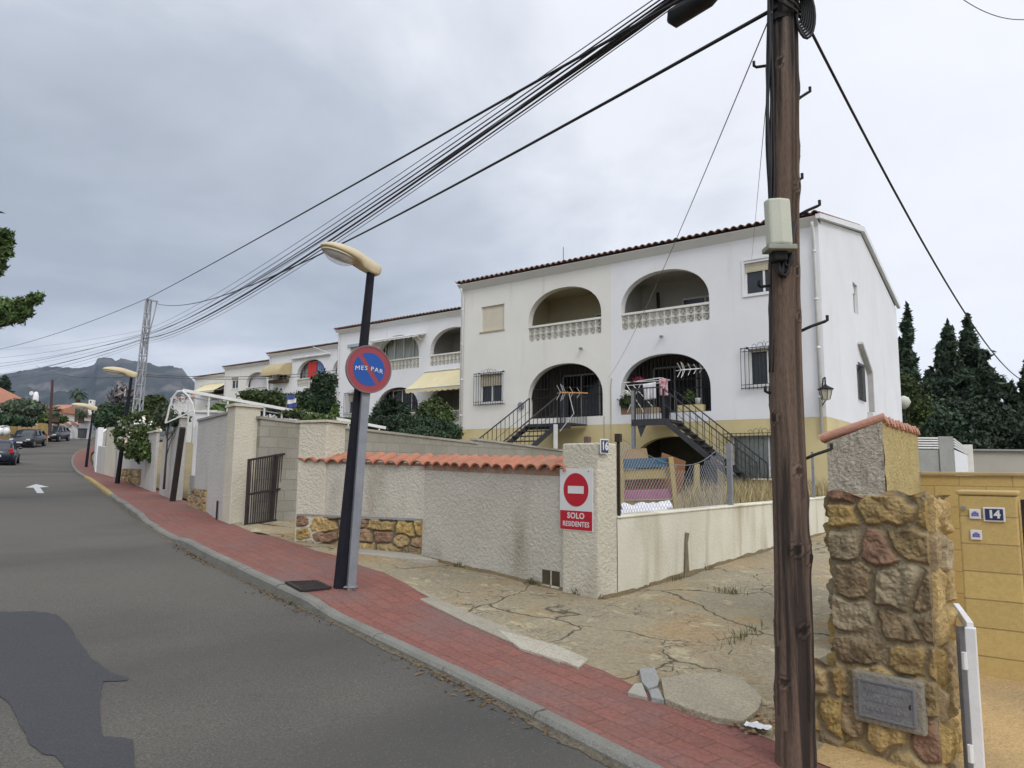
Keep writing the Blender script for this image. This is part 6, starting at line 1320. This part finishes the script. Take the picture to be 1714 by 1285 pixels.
# chain-link fence on the low wall
t = thing('chain_link_fence', (-3.9, 7, 1.1), 'sagging chain link fence above the low driveway wall, on grey posts', 'fence')
mb = MB(); fy0, fy1 = 7.1, 10.62; sp = .075
def ftop(y_): u = (y_-fy0)/(fy1-fy0); return 2.0-.30*math.sin(u*math.pi)**1.5
nn = int((fy1-fy0+.95)/sp)
for k in range(nn):
    for sg in (1, -1):
        y0_ = fy0-.95+k*sp; pts = []
        for j in range(0, 14):
            y_ = y0_+.95*j/13 if sg > 0 else y0_+.95-.95*j/13; z_ = 1.12+.95*j/13
            if fy0 <= y_ <= fy1 and z_ <= ftop(y_): pts.append((-3.9+.01*sg+.05*math.sin(y_*2.2), y_, z_))
        if len(pts) > 1: mb.tube(pts, .0022, 3, cap=False)
mb.build('wire_mesh', galv, t); mb = MB(); mb.tube([(-3.9+.05*math.sin(y_*2.2), y_, ftop(y_)) for y_ in np.linspace(fy0, fy1, 20)], .004, 4); mb.build('top_wire', galv, t)
for y_ in (10.64, 15.3): mb = MB(); mb.bar((-3.9, y_, 1.05), (-3.9, y_, 2.05), .07 if y_ < 12 else .045); mb.build('fence_post', galv, t)
# dry grass, weeds and litter
def blades(name, n, area, zf_, h0, h1, mat, seed, lean=.35, wd=.012):
    r = np.random.default_rng(seed); v = []; f = []; c = []
    for i in range(n):
        x, y_ = area(r); z = zf_(x, y_)
        if name == 'dry_grass' and float(np.array([x, y_, 0])@Rr)/float(np.array([x, y_, 0])@Fh) < .235: continue
        h = r.uniform(h0, h1); a_ = r.uniform(0, 6.28); lx, ly = lean*h*r.normal()*.7, lean*h*r.normal()*.7; w_ = wd*r.uniform(.6, 1.4); dx, dy = math.cos(a_)*w_/2, math.sin(a_)*w_/2; k = len(v); cc = r.uniform(.5, 1.3)
        v += [(x-dx, y_-dy, z), (x+dx, y_+dy, z), (x+lx*.4+dx*.7, y_+ly*.4+dy*.7, z+h*.6), (x+lx*.4-dx*.7, y_+ly*.4-dy*.7, z+h*.6), (x+lx, y_+ly, z+h*.95)]; f += [(k, k+1, k+2, k+3), (k+3, k+2, k+4)]; c += [(cc, cc, cc)]*5
    mb = MB(); mb.v = v; mb.f = f; mb.c = c; mb.usec = True; o = mb.build(name, mat, None, fix=False); return tag(o, kind='stuff')
gg = lambda x, y_: .80+.25*(y_-7)/14.4
o = blades('dry_grass', 7000, lambda r: (-4.1-abs(r.normal())*1.6, r.uniform(8.6, 20.5)), gg, .15, .62, G_dry, 3); tag(o, 'tall dry yellow grass in the garden behind the low wall', 'dry grass')
def wallfoot(r):
    k = r.integers(0, 3)
    if k == 0: y_ = r.choice([8.3, 9.3, 12.3, 14.0])+r.normal()*.12; return (-3.74+abs(r.normal())*.02, y_)
    if k == 1: u = r.choice([.1, .3, .32, .75, .95])+r.normal()*.015; return (C0[0]+(B1[0]-C0[0])*u, C0[1]+(B1[1]-C0[1])*u-.02-abs(r.normal())*.02)
    return (-3.0+r.normal()*.10, 8.0+r.normal()*.06) if r.random() < .5 else (-2.2+r.normal()*.05, 6.2+r.normal()*.2)
o = blades('weeds', 420, wallfoot, lambda x, y_: zr(x, y_)+.05, .02, .11, leafmat('weed_leaves', (.17, .16, .07)), 5, .6, .008); tag(o, 'small weeds growing along the foot of the walls', 'weeds')
o = blades('kerb_litter', 500, lambda r: (lambda t_: tuple(kp(t_)-np.array([tang(t_)[1], -tang(t_)[0]])*abs(r.normal())*.07))(r.choice([t_at_x(-3.3), t_at_x(-9.3), t_at_x(-6)])+r.normal()*.5), lambda x, y_: zr(x, y_)+.002, .002, .02, M('leaf_litter', (.17, .11, .05), (.12, .08, .04), attr=True), 6, 3, .02); tag(o, 'dead leaves and grit gathered along the kerb', 'litter')
c = onG(1265, 1218, .06); mb = MB(); mb.grid(lambda u, v: (c.x-.06+.14*u, c.y-.03+.07*v, c.z+.012+.02*noise.noise(Vector((u*4, v*4, 1)))), 10, 6); tag(mb.build('paper_scrap', whitep, None, solid=.002), 'crumpled white paper scrap on the dirt by the wooden pole', 'litter')
mb = MB(); rn = random.Random(12)
for k in range(150):
    px = rn.gauss(1262, 26); py = 1205+(px-1262)*.15+rn.gauss(0, 11); c = onG(px, py, .055); s_ = rn.uniform(.004, .018); mb.lathe((c.x, c.y, c.z-s_*.3), [(s_*.6, 0), (s_, s_*.4), (s_*.5, s_*.8)], 5)
o = mb.build('rubble', M('reddish_dirt', (.20, .12, .06), (.26, .19, .11), 20, .95), None); tag(o, 'loose reddish rubble around the broken slab', 'rubble', kind='stuff')

# ================================================================== TREES AND SHRUBS
def veg(name, label, cat, lst, n, size, mat, seed, group=None, base=None, trunk=.08, **kw):
    B = pb(lst); c = Vector(B[0][:3]); zb = base if base is not None else zr(c.x, c.y)+.3
    return plant(name, label, cat, B, n, size, mat, (c.x, c.y, min(zb, c.z-.2)), group, seed, trunk, **kw)
def cypress(px, pytop, pybot, hw, dep, label, seed, n=9000, size=.30, lean=0, spread=1., group='conifers behind the right-hand walls', mat=None, rough=.25):
    r = random.Random(seed); k = dep/FPX; B = []; m = 26
    for i in range(m):
        f_ = i/(m-1); py = pytop+(pybot-pytop)*f_; w_ = hw*(.06+.94*min(1, f_*1.5)**spread)*(1+r.uniform(-rough, rough)); c = at(px+lean*(1-f_)+r.uniform(-.25, .25)*w_, py, dep); rr = w_*k*.8
        B.append((c.x+r.uniform(-.3, .3)*rr, c.y+r.uniform(-.3, .3)*rr, c.z, rr, rr, max(.25, (pybot-pytop)*k/m*1.0)))
        if f_ > .15 and i % 2: a_ = r.uniform(0, 6.28); B.append((c.x+rr*.9*math.cos(a_), c.y+rr*.9*math.sin(a_), c.z+.2, rr*.45, rr*.45, .35+.1*rr))
    c = at(px, pybot, dep); base = (c.x, c.y, zr(c.x, c.y)-.3); t = thing('cypress_tree', base, label, 'tree', group); leaves(B, n, size, 'crown', mat or G_con, t, elong=2.4, shell=2.6, seed=seed)
    mb = MB(); tp = at(px+lean, pytop+6, dep); mb.tube([base, Vector(base).lerp(tp, .5), tp], .22, 8, .02); mb.build('trunk', trunkm, t); return t
cypress(1513, 518, 760, 21, 40, 'narrow conifer close behind the gable of the nearest house', 1, 23400, 0.165, 6, .6)
cypress(1588, 545, 760, 33, 46, 'dense columnar conifer left of the two tallest tops', 2, 36400, 0.176, -2, .55, rough=.15)
cypress(1618, 532, 760, 52, 47, 'tallest layered conifer with a leaning tip and spreading branches', 3, 52000, 0.187, 2, 1.15, rough=.4)
cypress(1650, 608, 760, 34, 44, 'broad bushy conifer on the right slope of the tallest one', 4, 31200, 0.176, -3, .6)
cypress(1693, 643, 760, 22, 48, 'short pointed conifer second from the right edge', 5, 20800, 0.176, 0, .8)
cypress(1722, 606, 760, 22, 46, 'conifer cut by the right edge of the view', 6, 23400, 0.176, -4, .7)
cypress(1555, 618, 760, 36, 50, 'low dark conifer between the gable and the columnar one', 7, 26000, 0.187, 4, .6)
cypress(1760, 590, 760, 30, 52, 'conifer just beyond the right edge of the view', 17, 15600, 0.198)
veg('broadleaf_tree', 'bright green leafy tree between the gable and the conifers', 'tree', [(1515, 650, 38, 20, 22), (1530, 680, 38, 24, 28), (1508, 700, 38, 18, 40)], 20000, .13, G_bush, 8, base=0, trunk=.15)
veg('dark_hedge', 'dark mass of hedge under the conifers behind the grey wall', 'hedge', [(1560, 715, 43, 50, 40), (1620, 710, 43, 50, 42), (1680, 725, 43, 50, 36), (1740, 725, 43, 40, 36), (1600, 740, 43, 60, 25)], 52000, .15, G_con, 9, base=0, trunk=.2)
# garden hedge and shrubs along the terrace
veg('garden_hedge', 'dark clipped hedge above the block wall in front of the second house', 'hedge', [(640, 712, 22, 30, 17), (680, 712, 22.5, 34, 18), (720, 718, 23, 32, 18), (752, 724, 23.5, 22, 16), (610, 715, 22, 22, 10), (700, 728, 22, 50, 12)], 30000, .055, G_hedge, 10, trunk=.05)
veg('flowering_shrub', 'bright green shrub under the big cream awning', 'shrub', [(722, 690, 25, 22, 20), (742, 700, 25, 18, 20), (710, 705, 25, 16, 14), (728, 672, 25, 12, 8)], 15000, .065, G_bush, 11)
veg('yucca_plant', 'spiky dark plant beside the barred arch of the second house', 'plant', [(645, 695, 24, 16, 14), (664, 690, 24.3, 12, 14), (655, 684, 24, 8, 12)], 1800, .16, G_hedge, 12, elong=4)
veg('garden_shrub', 'tall dark shrub in front of the red curtained house', 'shrub', [(541, 648, 29, 19, 24), (530, 672, 29, 22, 22), (552, 640, 29.3, 12, 14), (545, 680, 29, 20, 20), (516, 668, 29, 14, 14)], 24000, .085, G_hedge, 13, trunk=.1)
veg('garden_shrub', 'spreading dark shrub behind the white railing, left of the tall one', 'shrub', [(430, 664, 30, 24, 10), (455, 668, 30, 22, 14), (480, 674, 30, 20, 14), (500, 672, 29, 14, 14), (415, 660, 30, 12, 6)], 20000, .085, G_bush, 14)
veg('small_conifer', 'small golden green conifer at the corner of the second house', 'shrub', [(560, 700, 27, 7, 18), (561, 686, 27, 4, 10)], 1800, .09, G_lite, 15)
veg('tall_grass_clump', 'light green grassy clump behind the white wall cap', 'plant', [(376, 690, 19, 16, 9), (388, 684, 19, 10, 6), (366, 696, 19, 8, 6)], 2600, .10, G_lite, 16, elong=4)
veg('climbing_greenery', 'leafy climber along the railing above the grey walls', 'plant', [(450, 686, 18, 24, 5), (490, 692, 18, 30, 7), (530, 700, 18, 28, 7), (580, 706, 19, 30, 6)], 6000, .07, G_bush, 18, trunk=.02)
ob_ = veg('overhanging_bush', 'leafy bush with pale flowers spilling over the low grey wall', 'shrub', [(236, 708, 22.4, 28, 16), (214, 728, 21.4, 20, 14), (240, 730, 20.6, 18, 18), (262, 706, 22.4, 18, 13), (270, 696, 22.8, 18, 9), (203, 722, 21, 12, 9), (224, 750, 20.2, 12, 14), (243, 752, 19.9, 9, 16), (208, 742, 20.7, 13, 12), (282, 702, 22.5, 12, 8), (232, 764, 19.9, 6, 10), (198, 738, 20.8, 6, 5), (252, 766, 19.8, 4, 9), (228, 700, 22, 8, 7), (290, 694, 22.6, 8, 8), (216, 762, 20.1, 7, 6), (246, 694, 22.5, 12, 7)], 26000, .062, G_bush, 19, trunk=.05)
leaves(pb([(235, 715, 20.9, 26, 18), (215, 735, 20.4, 18, 16), (250, 705, 21, 16, 10)]), 110, .07, 'flowers', G_flow, ob_, seed=20)['kind'] = 'stuff'
veg('vine', 'tangled vine in front of the white iron arch', 'plant', [(282, 700, 17.5, 12, 10), (296, 706, 17.3, 14, 7), (272, 690, 18, 8, 14), (310, 700, 17.3, 8, 6)], 4000, .07, G_grey, 21, trunk=.03)
veg('garden_tree', 'dark leafy tree behind the street lamp and lattice mast', 'tree', [(250, 680, 40, 16, 14), (262, 672, 40, 14, 10), (238, 690, 40, 16, 14), (272, 686, 40, 14, 12)], 14000, .13, G_bush, 22)
veg('garden_tree', 'dark round tree behind the far white garden wall', 'tree', [(182, 694, 44, 20, 18), (196, 702, 44, 14, 16), (170, 704, 42, 12, 14), (205, 690, 44, 14, 12), (218, 684, 46, 12, 10)], 15000, .13, G_hedge, 23)
veg('bare_tree', 'thin grey leafless tree beside the second street lamp', 'tree', [(204, 652, 46, 15, 15), (194, 664, 46, 13, 12), (214, 664, 46, 13, 12), (205, 676, 46, 8, 6)], 170, .14, M('grey_twigs', (.16, .15, .15), (.12, .11, .11), attr=True), 24, elong=5)
# palms
def palm(px, pyc, pyb, rp, dep, label, seed):
    c = at(px, pyc, dep); b = at(px-1, pyb, dep); k = dep/FPX; t = thing('palm_tree', b, label, 'tree', 'palms on the left side of the street'); r = random.Random(seed)
    mb = MB(); mb.tube([b, b.lerp(c, .5), c], .32, 9, .22); mb.build('trunk', trunkm, t)
    mb = MB()
    for i in range(46):
        a_ = i*2.4; el = r.uniform(-.7, 1.1); R_ = rp*k*r.uniform(.8, 1.05); d = Vector((math.cos(a_)*math.cos(el), math.sin(a_)*math.cos(el), math.sin(el))); s = d.cross(Vector((0, 0, 1))).normalized(); tip = c+d*R_-Vector((0, 0, .35*R_*math.cos(el))); sh = r.uniform(.6, 1.3)
        mid = c+d*R_*.55
        for j in range(7):
            o_ = (j-3)/3; e_ = tip+s*o_*R_*.32-d*abs(o_)*R_*.15; mb.add([mid-s*.03, mid+s*.03+s*o_*.1, e_], [(0, 1, 2)], (sh, sh, sh))
        mb.add([c-s*.03, c+s*.03, mid+s*.03, mid-s*.03], [(0, 1, 2, 3)], (sh, sh, sh))
    mb.usec = True; mb.build('crown', G_palm, t, fix=False)
palm(131, 658, 706, 19, 80, 'tall fan palm standing above the far cream house', 1); palm(137, 689, 708, 15, 78, 'short fan palm beside the tall palm', 2); palm(94, 686, 706, 13, 70, 'small fan palm behind the brown pole', 3)
# pine at the left edge
t = thing('pine_tree', at(-190, 900, 14), 'pine tree reaching in from the left edge with tufted green branches', 'tree')
PBs = at(-190, 900, 14); B = pb([(-20, 400, 14, 34, 22), (8, 395, 14, 14, 14), (10, 420, 14, 12, 14), (-14, 440, 14, 22, 18), (-4, 455, 14, 9, 10), (-30, 520, 13.6, 36, 20), (8, 515, 13.6, 24, 16), (36, 512, 13.6, 17, 14), (58, 500, 13.6, 13, 9), (20, 530, 13.6, 22, 13), (-10, 538, 13.6, 20, 10), (44, 523, 13.6, 11, 8), (66, 494, 13.6, 7, 6), (-90, 330, 14, 60, 40), (-120, 460, 14, 60, 40), (-200, 300, 14, 80, 60), (-250, 420, 14, 70, 50)])
leaves(B, 64000, .045, 'crown', G_pine, t, elong=3.2, shell=1.6, seed=31, stray=.12)
mb = MB(); tp = at(-190, 260, 14.5); mb.tube([PBs-Vector((0, 0, 2)), PBs.lerp(tp, .5), tp], .24, 10, .10)
for px, py, sx_ in ((30, 514, 480), (-5, 410, 430), (-100, 340, 400)): s_ = at(-190, sx_+60, 14.2); e_ = at(px, py, 13.8); mb.tube([s_, s_.lerp(e_, .5)+Vector((0, 0, .12)), e_], .06, 7, .015)
for px, py in ((58, 502), (40, 522), (8, 528), (66, 496)): s_ = at(10, 516, 13.7); mb.tube([s_, at(px, py, 13.6)], .012, 5, .004)
mb.build('trunk', trunkm, t)
# left side shrubs and hedges
veg('round_tree', 'rounded olive green tree before the white house on the left', 'tree', [(40, 684, 72, 30, 13), (25, 680, 72, 16, 10), (58, 688, 72, 14, 10), (45, 676, 72, 20, 7)], 7000, .24, G_grey, 40, trunk=.25)
veg('dark_hedge', 'dark hedge behind the parked cars at the left edge', 'hedge', [(-10, 700, 62, 30, 10), (20, 703, 62, 26, 8), (45, 706, 63, 14, 7)], 6000, .22, G_hedge, 41)
veg('garden_shrub', 'low green shrub over the battlemented wall', 'shrub', [(86, 700, 72, 18, 8), (100, 702, 72, 12, 6), (74, 702, 72, 10, 6)], 3000, .2, G_bush, 42)
cypress(8, 628, 668, 9, 95, 'dark cypress behind the orange roof at the left edge', 43, 2500, .35, group='cypress on the left')

# ================================================================== FAR LEFT: houses, walls, cars
def far_house(label, pxl, pxr, pye, pyr, dep, ln, wallc, rc, pybase, hip=.3, wins=()):
    a, b = at(pxl, pye, dep), at(pxr, pye, dep); ze = (a.z+b.z)/2; zr_ = at((pxl+pxr)/2, pyr, dep+ln*.4).z; zb_ = at(pxl, pybase, dep).z-1; v = Vector((float(Fh[0]), float(Fh[1]), 0))*ln; u = (b-a); u.z = 0
    t = thing('villa', V3(a.lerp(b, .5), zb_), label, 'house'); a, b = V3(a, 0), V3(b, 0)
    mb = MB(); mb.prism([V3(a, zb_), V3(b, zb_), V3(b+v, zb_), V3(a+v, zb_)], (0, 0, ze-zb_)); mb.build('wall', wallc, t)
    un = u.normalized(); vn = v.normalized(); a2, b2 = a-un*.4-vn*.4, b+un*.4-vn*.4; v2 = v+vn*.8; u2 = b2-a2; r0, r1 = a2+v2*.5+u2*hip*.5, b2+v2*.5-u2*hip*.5
    mb = MB(); mb.add([V3(a2, ze), V3(b2, ze), V3(b2+v2, ze), V3(a2+v2, ze), V3(r0, zr_), V3(r1, zr_), V3(a2, ze-.12), V3(b2, ze-.12), V3(b2+v2, ze-.12), V3(a2+v2, ze-.12)], [(0, 1, 5, 4), (1, 2, 5), (2, 3, 4, 5), (3, 0, 4), (0, 6, 7, 1), (1, 7, 8, 2), (2, 8, 9, 3), (3, 9, 6, 0), (6, 9, 8, 7)]); mb.build('roof', rc, t)
    for (p0, q0, p1, q1) in wins: w0, w1 = at(p0, q0, dep), at(p1, q1, dep); mb = MB(); mb.prism([V3(w0, w0.z), V3(w1, w0.z), V3(w1, w1.z), V3(w0, w1.z)], vn*-.06); mb.build('window', glass, t)
    return t
hA = far_house('white villa with an orange hipped roof at the left edge', -150, -42, 668, 642, 76, 10, white, rooff, 720, .5, ())
far_house('long low cream villa with a terracotta roof in the middle distance', -20, 28, 683, 672, 84, 8, cream, rooff, 720, .1, ())
far_house('cream villa with a low orange roof behind the palms', 66, 92, 688, 676, 92, 8, cream, rooff, 720, .1)
c = at(60, 664, 84); t = thing('chimney', V3(c, c.z-2), 'white rounded chimney on the long low villa', 'chimney'); mb = MB(); mb.lathe(V3(c, c.z-2), [(.30, 0), (.30, 2.0), (.2, 2.5), (.08, 2.6)], 12); mb.build('stack', white, t, smooth=True)
c = at(53, 658, 84); t = thing('satellite_dish', c, 'white satellite dish beside the rounded chimney', 'dish'); mb = MB(); mb.disc(c, cR, Vector((0, 0, 1)), .25, .05, 16); mb.build('dish', whitep, t); mb = MB(); mb.bar(c, c-Vector((0, 0, 1.2)), .05); mb.build('mast', galv, t)
c = at(154, 672, 88); t = thing('chimney', V3(c, c.z-2), 'square cream chimney with an opening above the farthest lamp', 'chimney'); mb = MB(); mb.obox(V3(c, c.z-.7), cR*.26, cF*.26, (0, 0, .9)); mb.build('stack', cream, t); mb = MB(); mb.obox(V3(c, c.z-.05)-cF*.27, cR*.09, cF*.01, (0, 0, .12)); mb.build('opening', dark, t)
# battlemented yellow wall
t = thing('battlemented_wall', at(44, 745, 65), 'tan wall with battlements between two yellow stone piers behind the parked cars', 'wall'); tanw = M('tan_render', (.52, .36, .19), (.47, .33, .17), 1); stony = M('yellow_stone_pier', (.42, .31, .11), (.30, .22, .09), 3, .9, .6, 6, fine=.3)
def pix_wall(nm, pts, dep, th, mat): mb = MB(); mb.prism([at(px, py, dep) for px, py in pts], cF*th); return mb.build(nm, mat, t)
cren = [(27, 760), (27, 709)]
for k in range(5): x = 30+k*6.6; cren += [(x, 709+k*.2), (x+1, 713+k*.2), (x+3.2, 713+k*.2), (x+4.2, 709+k*.2)]
cren += [(62, 711), (62, 760)]; pix_wall('battlements', cren, 65, .4, tanw); pix_wall('pier', [(16, 765), (16, 708), (27, 708), (27, 765)], 64.8, .7, stony); pix_wall('pier', [(62, 760), (62, 708), (72, 708), (72, 755)], 65.2, .7, stony); pix_wall('low_wall', [(-60, 780), (-60, 726), (16, 726), (16, 775)], 64.5, .4, tanw)
for k, px in enumerate((1, 11)): c = at(px, 722, 60); tag((lambda mb: (mb.lathe(c, [(.1, -.35), (.22, -.2), (.3, 0), (.2, .24), (.04, .32)], 12), mb.build('stone_ball', whitep, None, smooth=True))[1])(MB()), ('left' if not k else 'right')+' of two white balls topping the low tan wall', 'ornament')
t = thing('stepped_wall', at(110, 730, 78), 'white garden wall stepping down in sawtooth bays with red copings', 'wall')
for k, (xa, xb, ya, yb) in enumerate(((76, 90, 707, 713), (89, 106, 706, 714), (105, 119, 705, 713), (118, 131, 705, 713), (130, 150, 705, 706))):
    pix_wall('bay', [(xa, 745), (xa, ya), (xb, yb), (xb, 745)], 76+k*.8, .3, white); mb = MB(); mb.bar(at(xa, ya-.6, 75.9+k*.8), at(xb, yb-.6, 75.9+k*.8), .35, .14); mb.build('coping', rooff, t)
c = at(135, 725, 77); t = thing('waste_bin', c, 'dark wheeled bin standing against the white stepped wall', 'bin'); mb = MB(); mb.prism([c+cR*-.28+Vector((0, 0, -.5)), c+cR*.28+Vector((0, 0, -.5)), c+cR*.33+Vector((0, 0, .45)), c+cR*-.33+Vector((0, 0, .45))], cF*.6); mb.build('body', M('bin_grey', (.07, .07, .075)), t); mb = MB(); mb.obox(c+cF*.3+Vector((0, 0, .5)), cR*.36, cF*.36, (0, 0, .04)); mb.build('lid', M('bin_lid', (.06, .06, .065)), t)

def car(loc, heading, label, paint, front=True, kind=0):
    """heading: direction the nose points. hatchback built as a lofted shell with separate glasshouse"""
    loc = Vector(loc); f = Vector((heading[0], heading[1], 0)).normalized(); slope = (zr(loc.x+f.x*2, loc.y+f.y*2)-zr(loc.x-f.x*2, loc.y-f.y*2))/4; f.z = slope; f.normalize(); s = f.cross(Vector((0, 0, 1))).normalized(); u = s.cross(f)
    t = thing('parked_car', loc, label, 'car', 'cars parked along the street'); P = lambda x, y_, z: loc+f*x+s*y_+u*z
    body = [(-2.05, .60, .42, .62, .70), (-2.0, .78, .30, .72, .92), (-1.7, .86, .22, .80, 1.0), (-1.0, .88, .20, .84, .96), (0, .885, .20, .84, .93), (.8, .88, .20, .82, .92), (1.3, .86, .20, .78, .88), (1.75, .80, .24, .68, .76), (1.98, .66, .32, .56, .62), (2.06, .45, .40, .50, .54)]
    mb = MB(); vs = []
    for (x, w_, z0, z1, z2) in body:
        sec = [(0, z0), (w_*.8, z0), (w_*.97, z0+.10), (w_, (z0+z1)/2), (w_*.985, z1), (w_*.86, z2), (0, z2+.03)]; vs += [P(x, y_, z) for y_, z in sec]+[P(x, -y_, z) for y_, z in sec[-2:0:-1]]
    n = 12; m = len(body); mb.add(vs, [(j*n+i, j*n+(i+1) % n, (j+1)*n+(i+1) % n, (j+1)*n+i) for j in range(m-1) for i in range(n)]+[tuple(range(n-1, -1, -1)), tuple(range((m-1)*n, m*n))]); mb.build('body', paint, t, smooth=True)
    cab = [(-1.85, .74, .90, .05), (-1.45, .74, .90, .42), (-.9, .76, .92, .52), (0, .77, .90, .54), (.45, .76, .90, .48), (1.15, .72, .88, .02)]
    mb = MB(); vs = []
    for (x, w_, z0, h) in cab: vs += [P(x, w_, z0), P(x, w_-.10*h/.5, z0+h*.85), P(x, w_*.65, z0+h), P(x, 0, z0+h+.015), P(x, -w_*.65, z0+h), P(x, -w_+.10*h/.5, z0+h*.85), P(x, -w_, z0)]
    n = 7; m = len(cab); mb.add(vs, [(j*n+i, j*n+i+1, (j+1)*n+i+1, (j+1)*n+i) for j in range(m-1) for i in range(n-1)]); mb.build('windows', glass, t, smooth=True)
    mb = MB(); vs = []
    for (x, w_, z0, h) in cab[1:5]: vs += [P(x, w_*.78, z0+h*.97), P(x, w_*.65, z0+h+.012), P(x, 0, z0+h+.03), P(x, -w_*.65, z0+h+.012), P(x, -w_*.78, z0+h*.97)]
    mb.add(vs, [(j*5+i, j*5+i+1, (j+1)*5+i+1, (j+1)*5+i) for j in range(3) for i in range(4)]); mb.build('roof', paint, t, smooth=True, solid=.02)
    mb = MB()
    for sg in (-1, 1):
        for (a, b) in (((-1.85, .74, .92), (-1.4, .68, 1.30)), ((-.55, .775, .92), (-.5, .68, 1.36)), ((.45, .765, .92), (.40, .68, 1.36)), ((1.12, .72, .90), (.5, .67, 1.35))): mb.bar(P(a[0], sg*a[1], a[2]), P(b[0], sg*b[1], b[2]), .07)
    mb.build('pillars', paint, t)
    for x in (-1.3, 1.32):
        for sg in (-1, 1):
            w = MB(); c = P(x, sg*.80, .31); w.disc(c-s*.11, f, u, .31, .0, 24) if False else w.tube([c-s*.11, c+s*.11], .31, 22); wo = w.build('wheel', M('tyre', (.02, .02, .02)) if 'tyre' not in bpy.data.materials else bpy.data.materials['tyre'], t)
            w = MB(); w.tube([c+s*sg*.108, c+s*sg*.12], .20, 16); w.build('rim', galv, wo)
    hl = M('headlight', (.62, .62, .60), rough=.2) if 'headlight' not in bpy.data.materials else bpy.data.materials['headlight']; rl = M('tail_light', (.40, .02, .02), rough=.25) if 'tail_light' not in bpy.data.materials else bpy.data.materials['tail_light']
    for sg in (-1, 1):
        w = MB(); w.obox(P(1.86, sg*.60, .66), f*.10-s*sg*0, s*.14, u*.06); w.build('headlight', hl, t, bevel=.03); w = MB(); w.obox(P(-1.97, sg*.70, .88), f*.07, s*.10, u*.13); w.build('tail_light', rl, t, bevel=.02)
        w = MB(); w.obox(P(.85, sg*.93, .98), f*.05, s*.09, u*.06); w.build('mirror', paint, t, bevel=.02)
    w = MB(); w.obox(P(2.07, 0, .44), f*.01, s*.26, u*.055); w.build('number_plate', signw, t); w = MB(); w.obox(P(-2.07, 0, .60), f*.01, s*.26, u*.055); w.build('number_plate', signw, t)
    w = MB(); w.obox(P(2.0, 0, .32), f*.05, s*.5, u*.06); w.build('grille', black, t); return t
carp = M('black_car_paint', (.012, .014, .020), (.014, .016, .022), 2, .25, spec=.6); carb = M('dark_blue_car_paint', (.010, .014, .028), (.012, .016, .03), 2, .22, spec=.6)
rd = lambda s_: (-.945, .326)
q = at(-4, 780, 40.5); q.z = zr(q.x, q.y)+.01; car(q-Vector((-.945, .326, 0))*-1.2, (-.92, .38), 'dark hatchback at the left edge, showing its rear corner and red tail light', carb)
q = at(46, 751, 61); q.z = zr(q.x, q.y)+.01; car(q, (.80, -.60), 'black hatchback with pale headlights parked facing the camera by the battlemented wall', carp)
q = at(90, 741, 70); q.z = zr(q.x, q.y)+.01; car(q, (.78, -.62), 'farthest dark car, parked before the white stepped wall', carp)
# flag
a, b = at(478, 684, 26), at(496, 660, 26); t = thing('flag', a, 'small blue and white striped flag hanging among the shrubs', 'flag')
for k, m_ in enumerate((M('flag_blue', (.06, .09, .28)), signw, bpy.data.materials['flag_blue'] if 'flag_blue' in bpy.data.materials else signw)):
    mb = MB(); p0 = at(480+1.5*k, 662+7*k, 26); mb.grid(lambda u, v: (p0+(cR*.32*u)+Vector((0, 0, -.155*v+.06*u))+cF*.05*math.sin(u*5)), 8, 2); mb.build('stripe', m_, t, solid=.01)
mb = MB(); mb.bar(at(479, 700, 26.05), at(481, 657, 26.05), .03); mb.build('flagpole', galv, t)

# ================================================================== MOUNTAINS
prof = [(-500, 640), (-300, 625), (-150, 632), (0, 628), (30, 622), (60, 617), (82, 613), (100, 614), (125, 616), (145, 614), (158, 610), (163, 600), (172, 598), (186, 599), (193, 603), (203, 600), (218, 603), (236, 605), (250, 607), (264, 613), (285, 612), (305, 617), (318, 632), (335, 650), (380, 664), (500, 668), (700, 680), (1000, 700)]
mb = MB(); PX = np.arange(-500, 1001, 4.0); NV = 34; DM = 2600
def mfn(u, v):
    px = -500+1500*u; py = np.interp(px, [p[0] for p in prof], [p[1] for p in prof]); d = DM-1500*v; top = at(px, py, DM); base = at(px, 770, DM-1500)
    x = top.x+(base.x-top.x)*v; y_ = top.y+(base.y-top.y)*v; h = (1-v)**1.25; z = -30+(top.z+30)*h+(0 if v == 0 else 1)*(noise.fractal(Vector((x*.006, y_*.006, 0)), .9, 2.1, 6)*60*min(1, v*5)*(1-v)-abs(noise.noise(Vector((x*.008, y_*.008, 5))))*70*min(1, v*4)*(1-v))
    return (x, y_, z+(noise.noise(Vector((px*.11, 1, 1)))*5+noise.noise(Vector((px*.31, 1, 1)))*3 if v == 0 else 0))
mb.grid(mfn, 500, NV); mtm = M('mountain_rock_and_scrub', (.022, .030, .026), (.055, .058, .055), .006, .95, .6, .02, stain=(.010, .52, .66, (.11, .105, .10), (1, 1, .4))); tag(mb.build('mountain', mtm, smooth=True), kind='structure')
# ================================================================== HAZE
hz = bpy.data.materials.new('air_haze'); hz.use_nodes = True; n_ = hz.node_tree; n_.nodes.clear(); o_ = n_.nodes.new('ShaderNodeOutputMaterial'); v_ = n_.nodes.new('ShaderNodeVolumePrincipled'); v_.inputs['Density'].default_value = .00006; v_.inputs['Color'].default_value = (.50, .66, .95, 1); v_.inputs['Anisotropy'].default_value = 0; n_.links.new(v_.outputs[0], o_.inputs['Volume'])
mb = MB(); mb.box(-4100, 4100, -1600, 5100, -60, 560); o = mb.build('haze', hz); tag(o, kind='stuff')
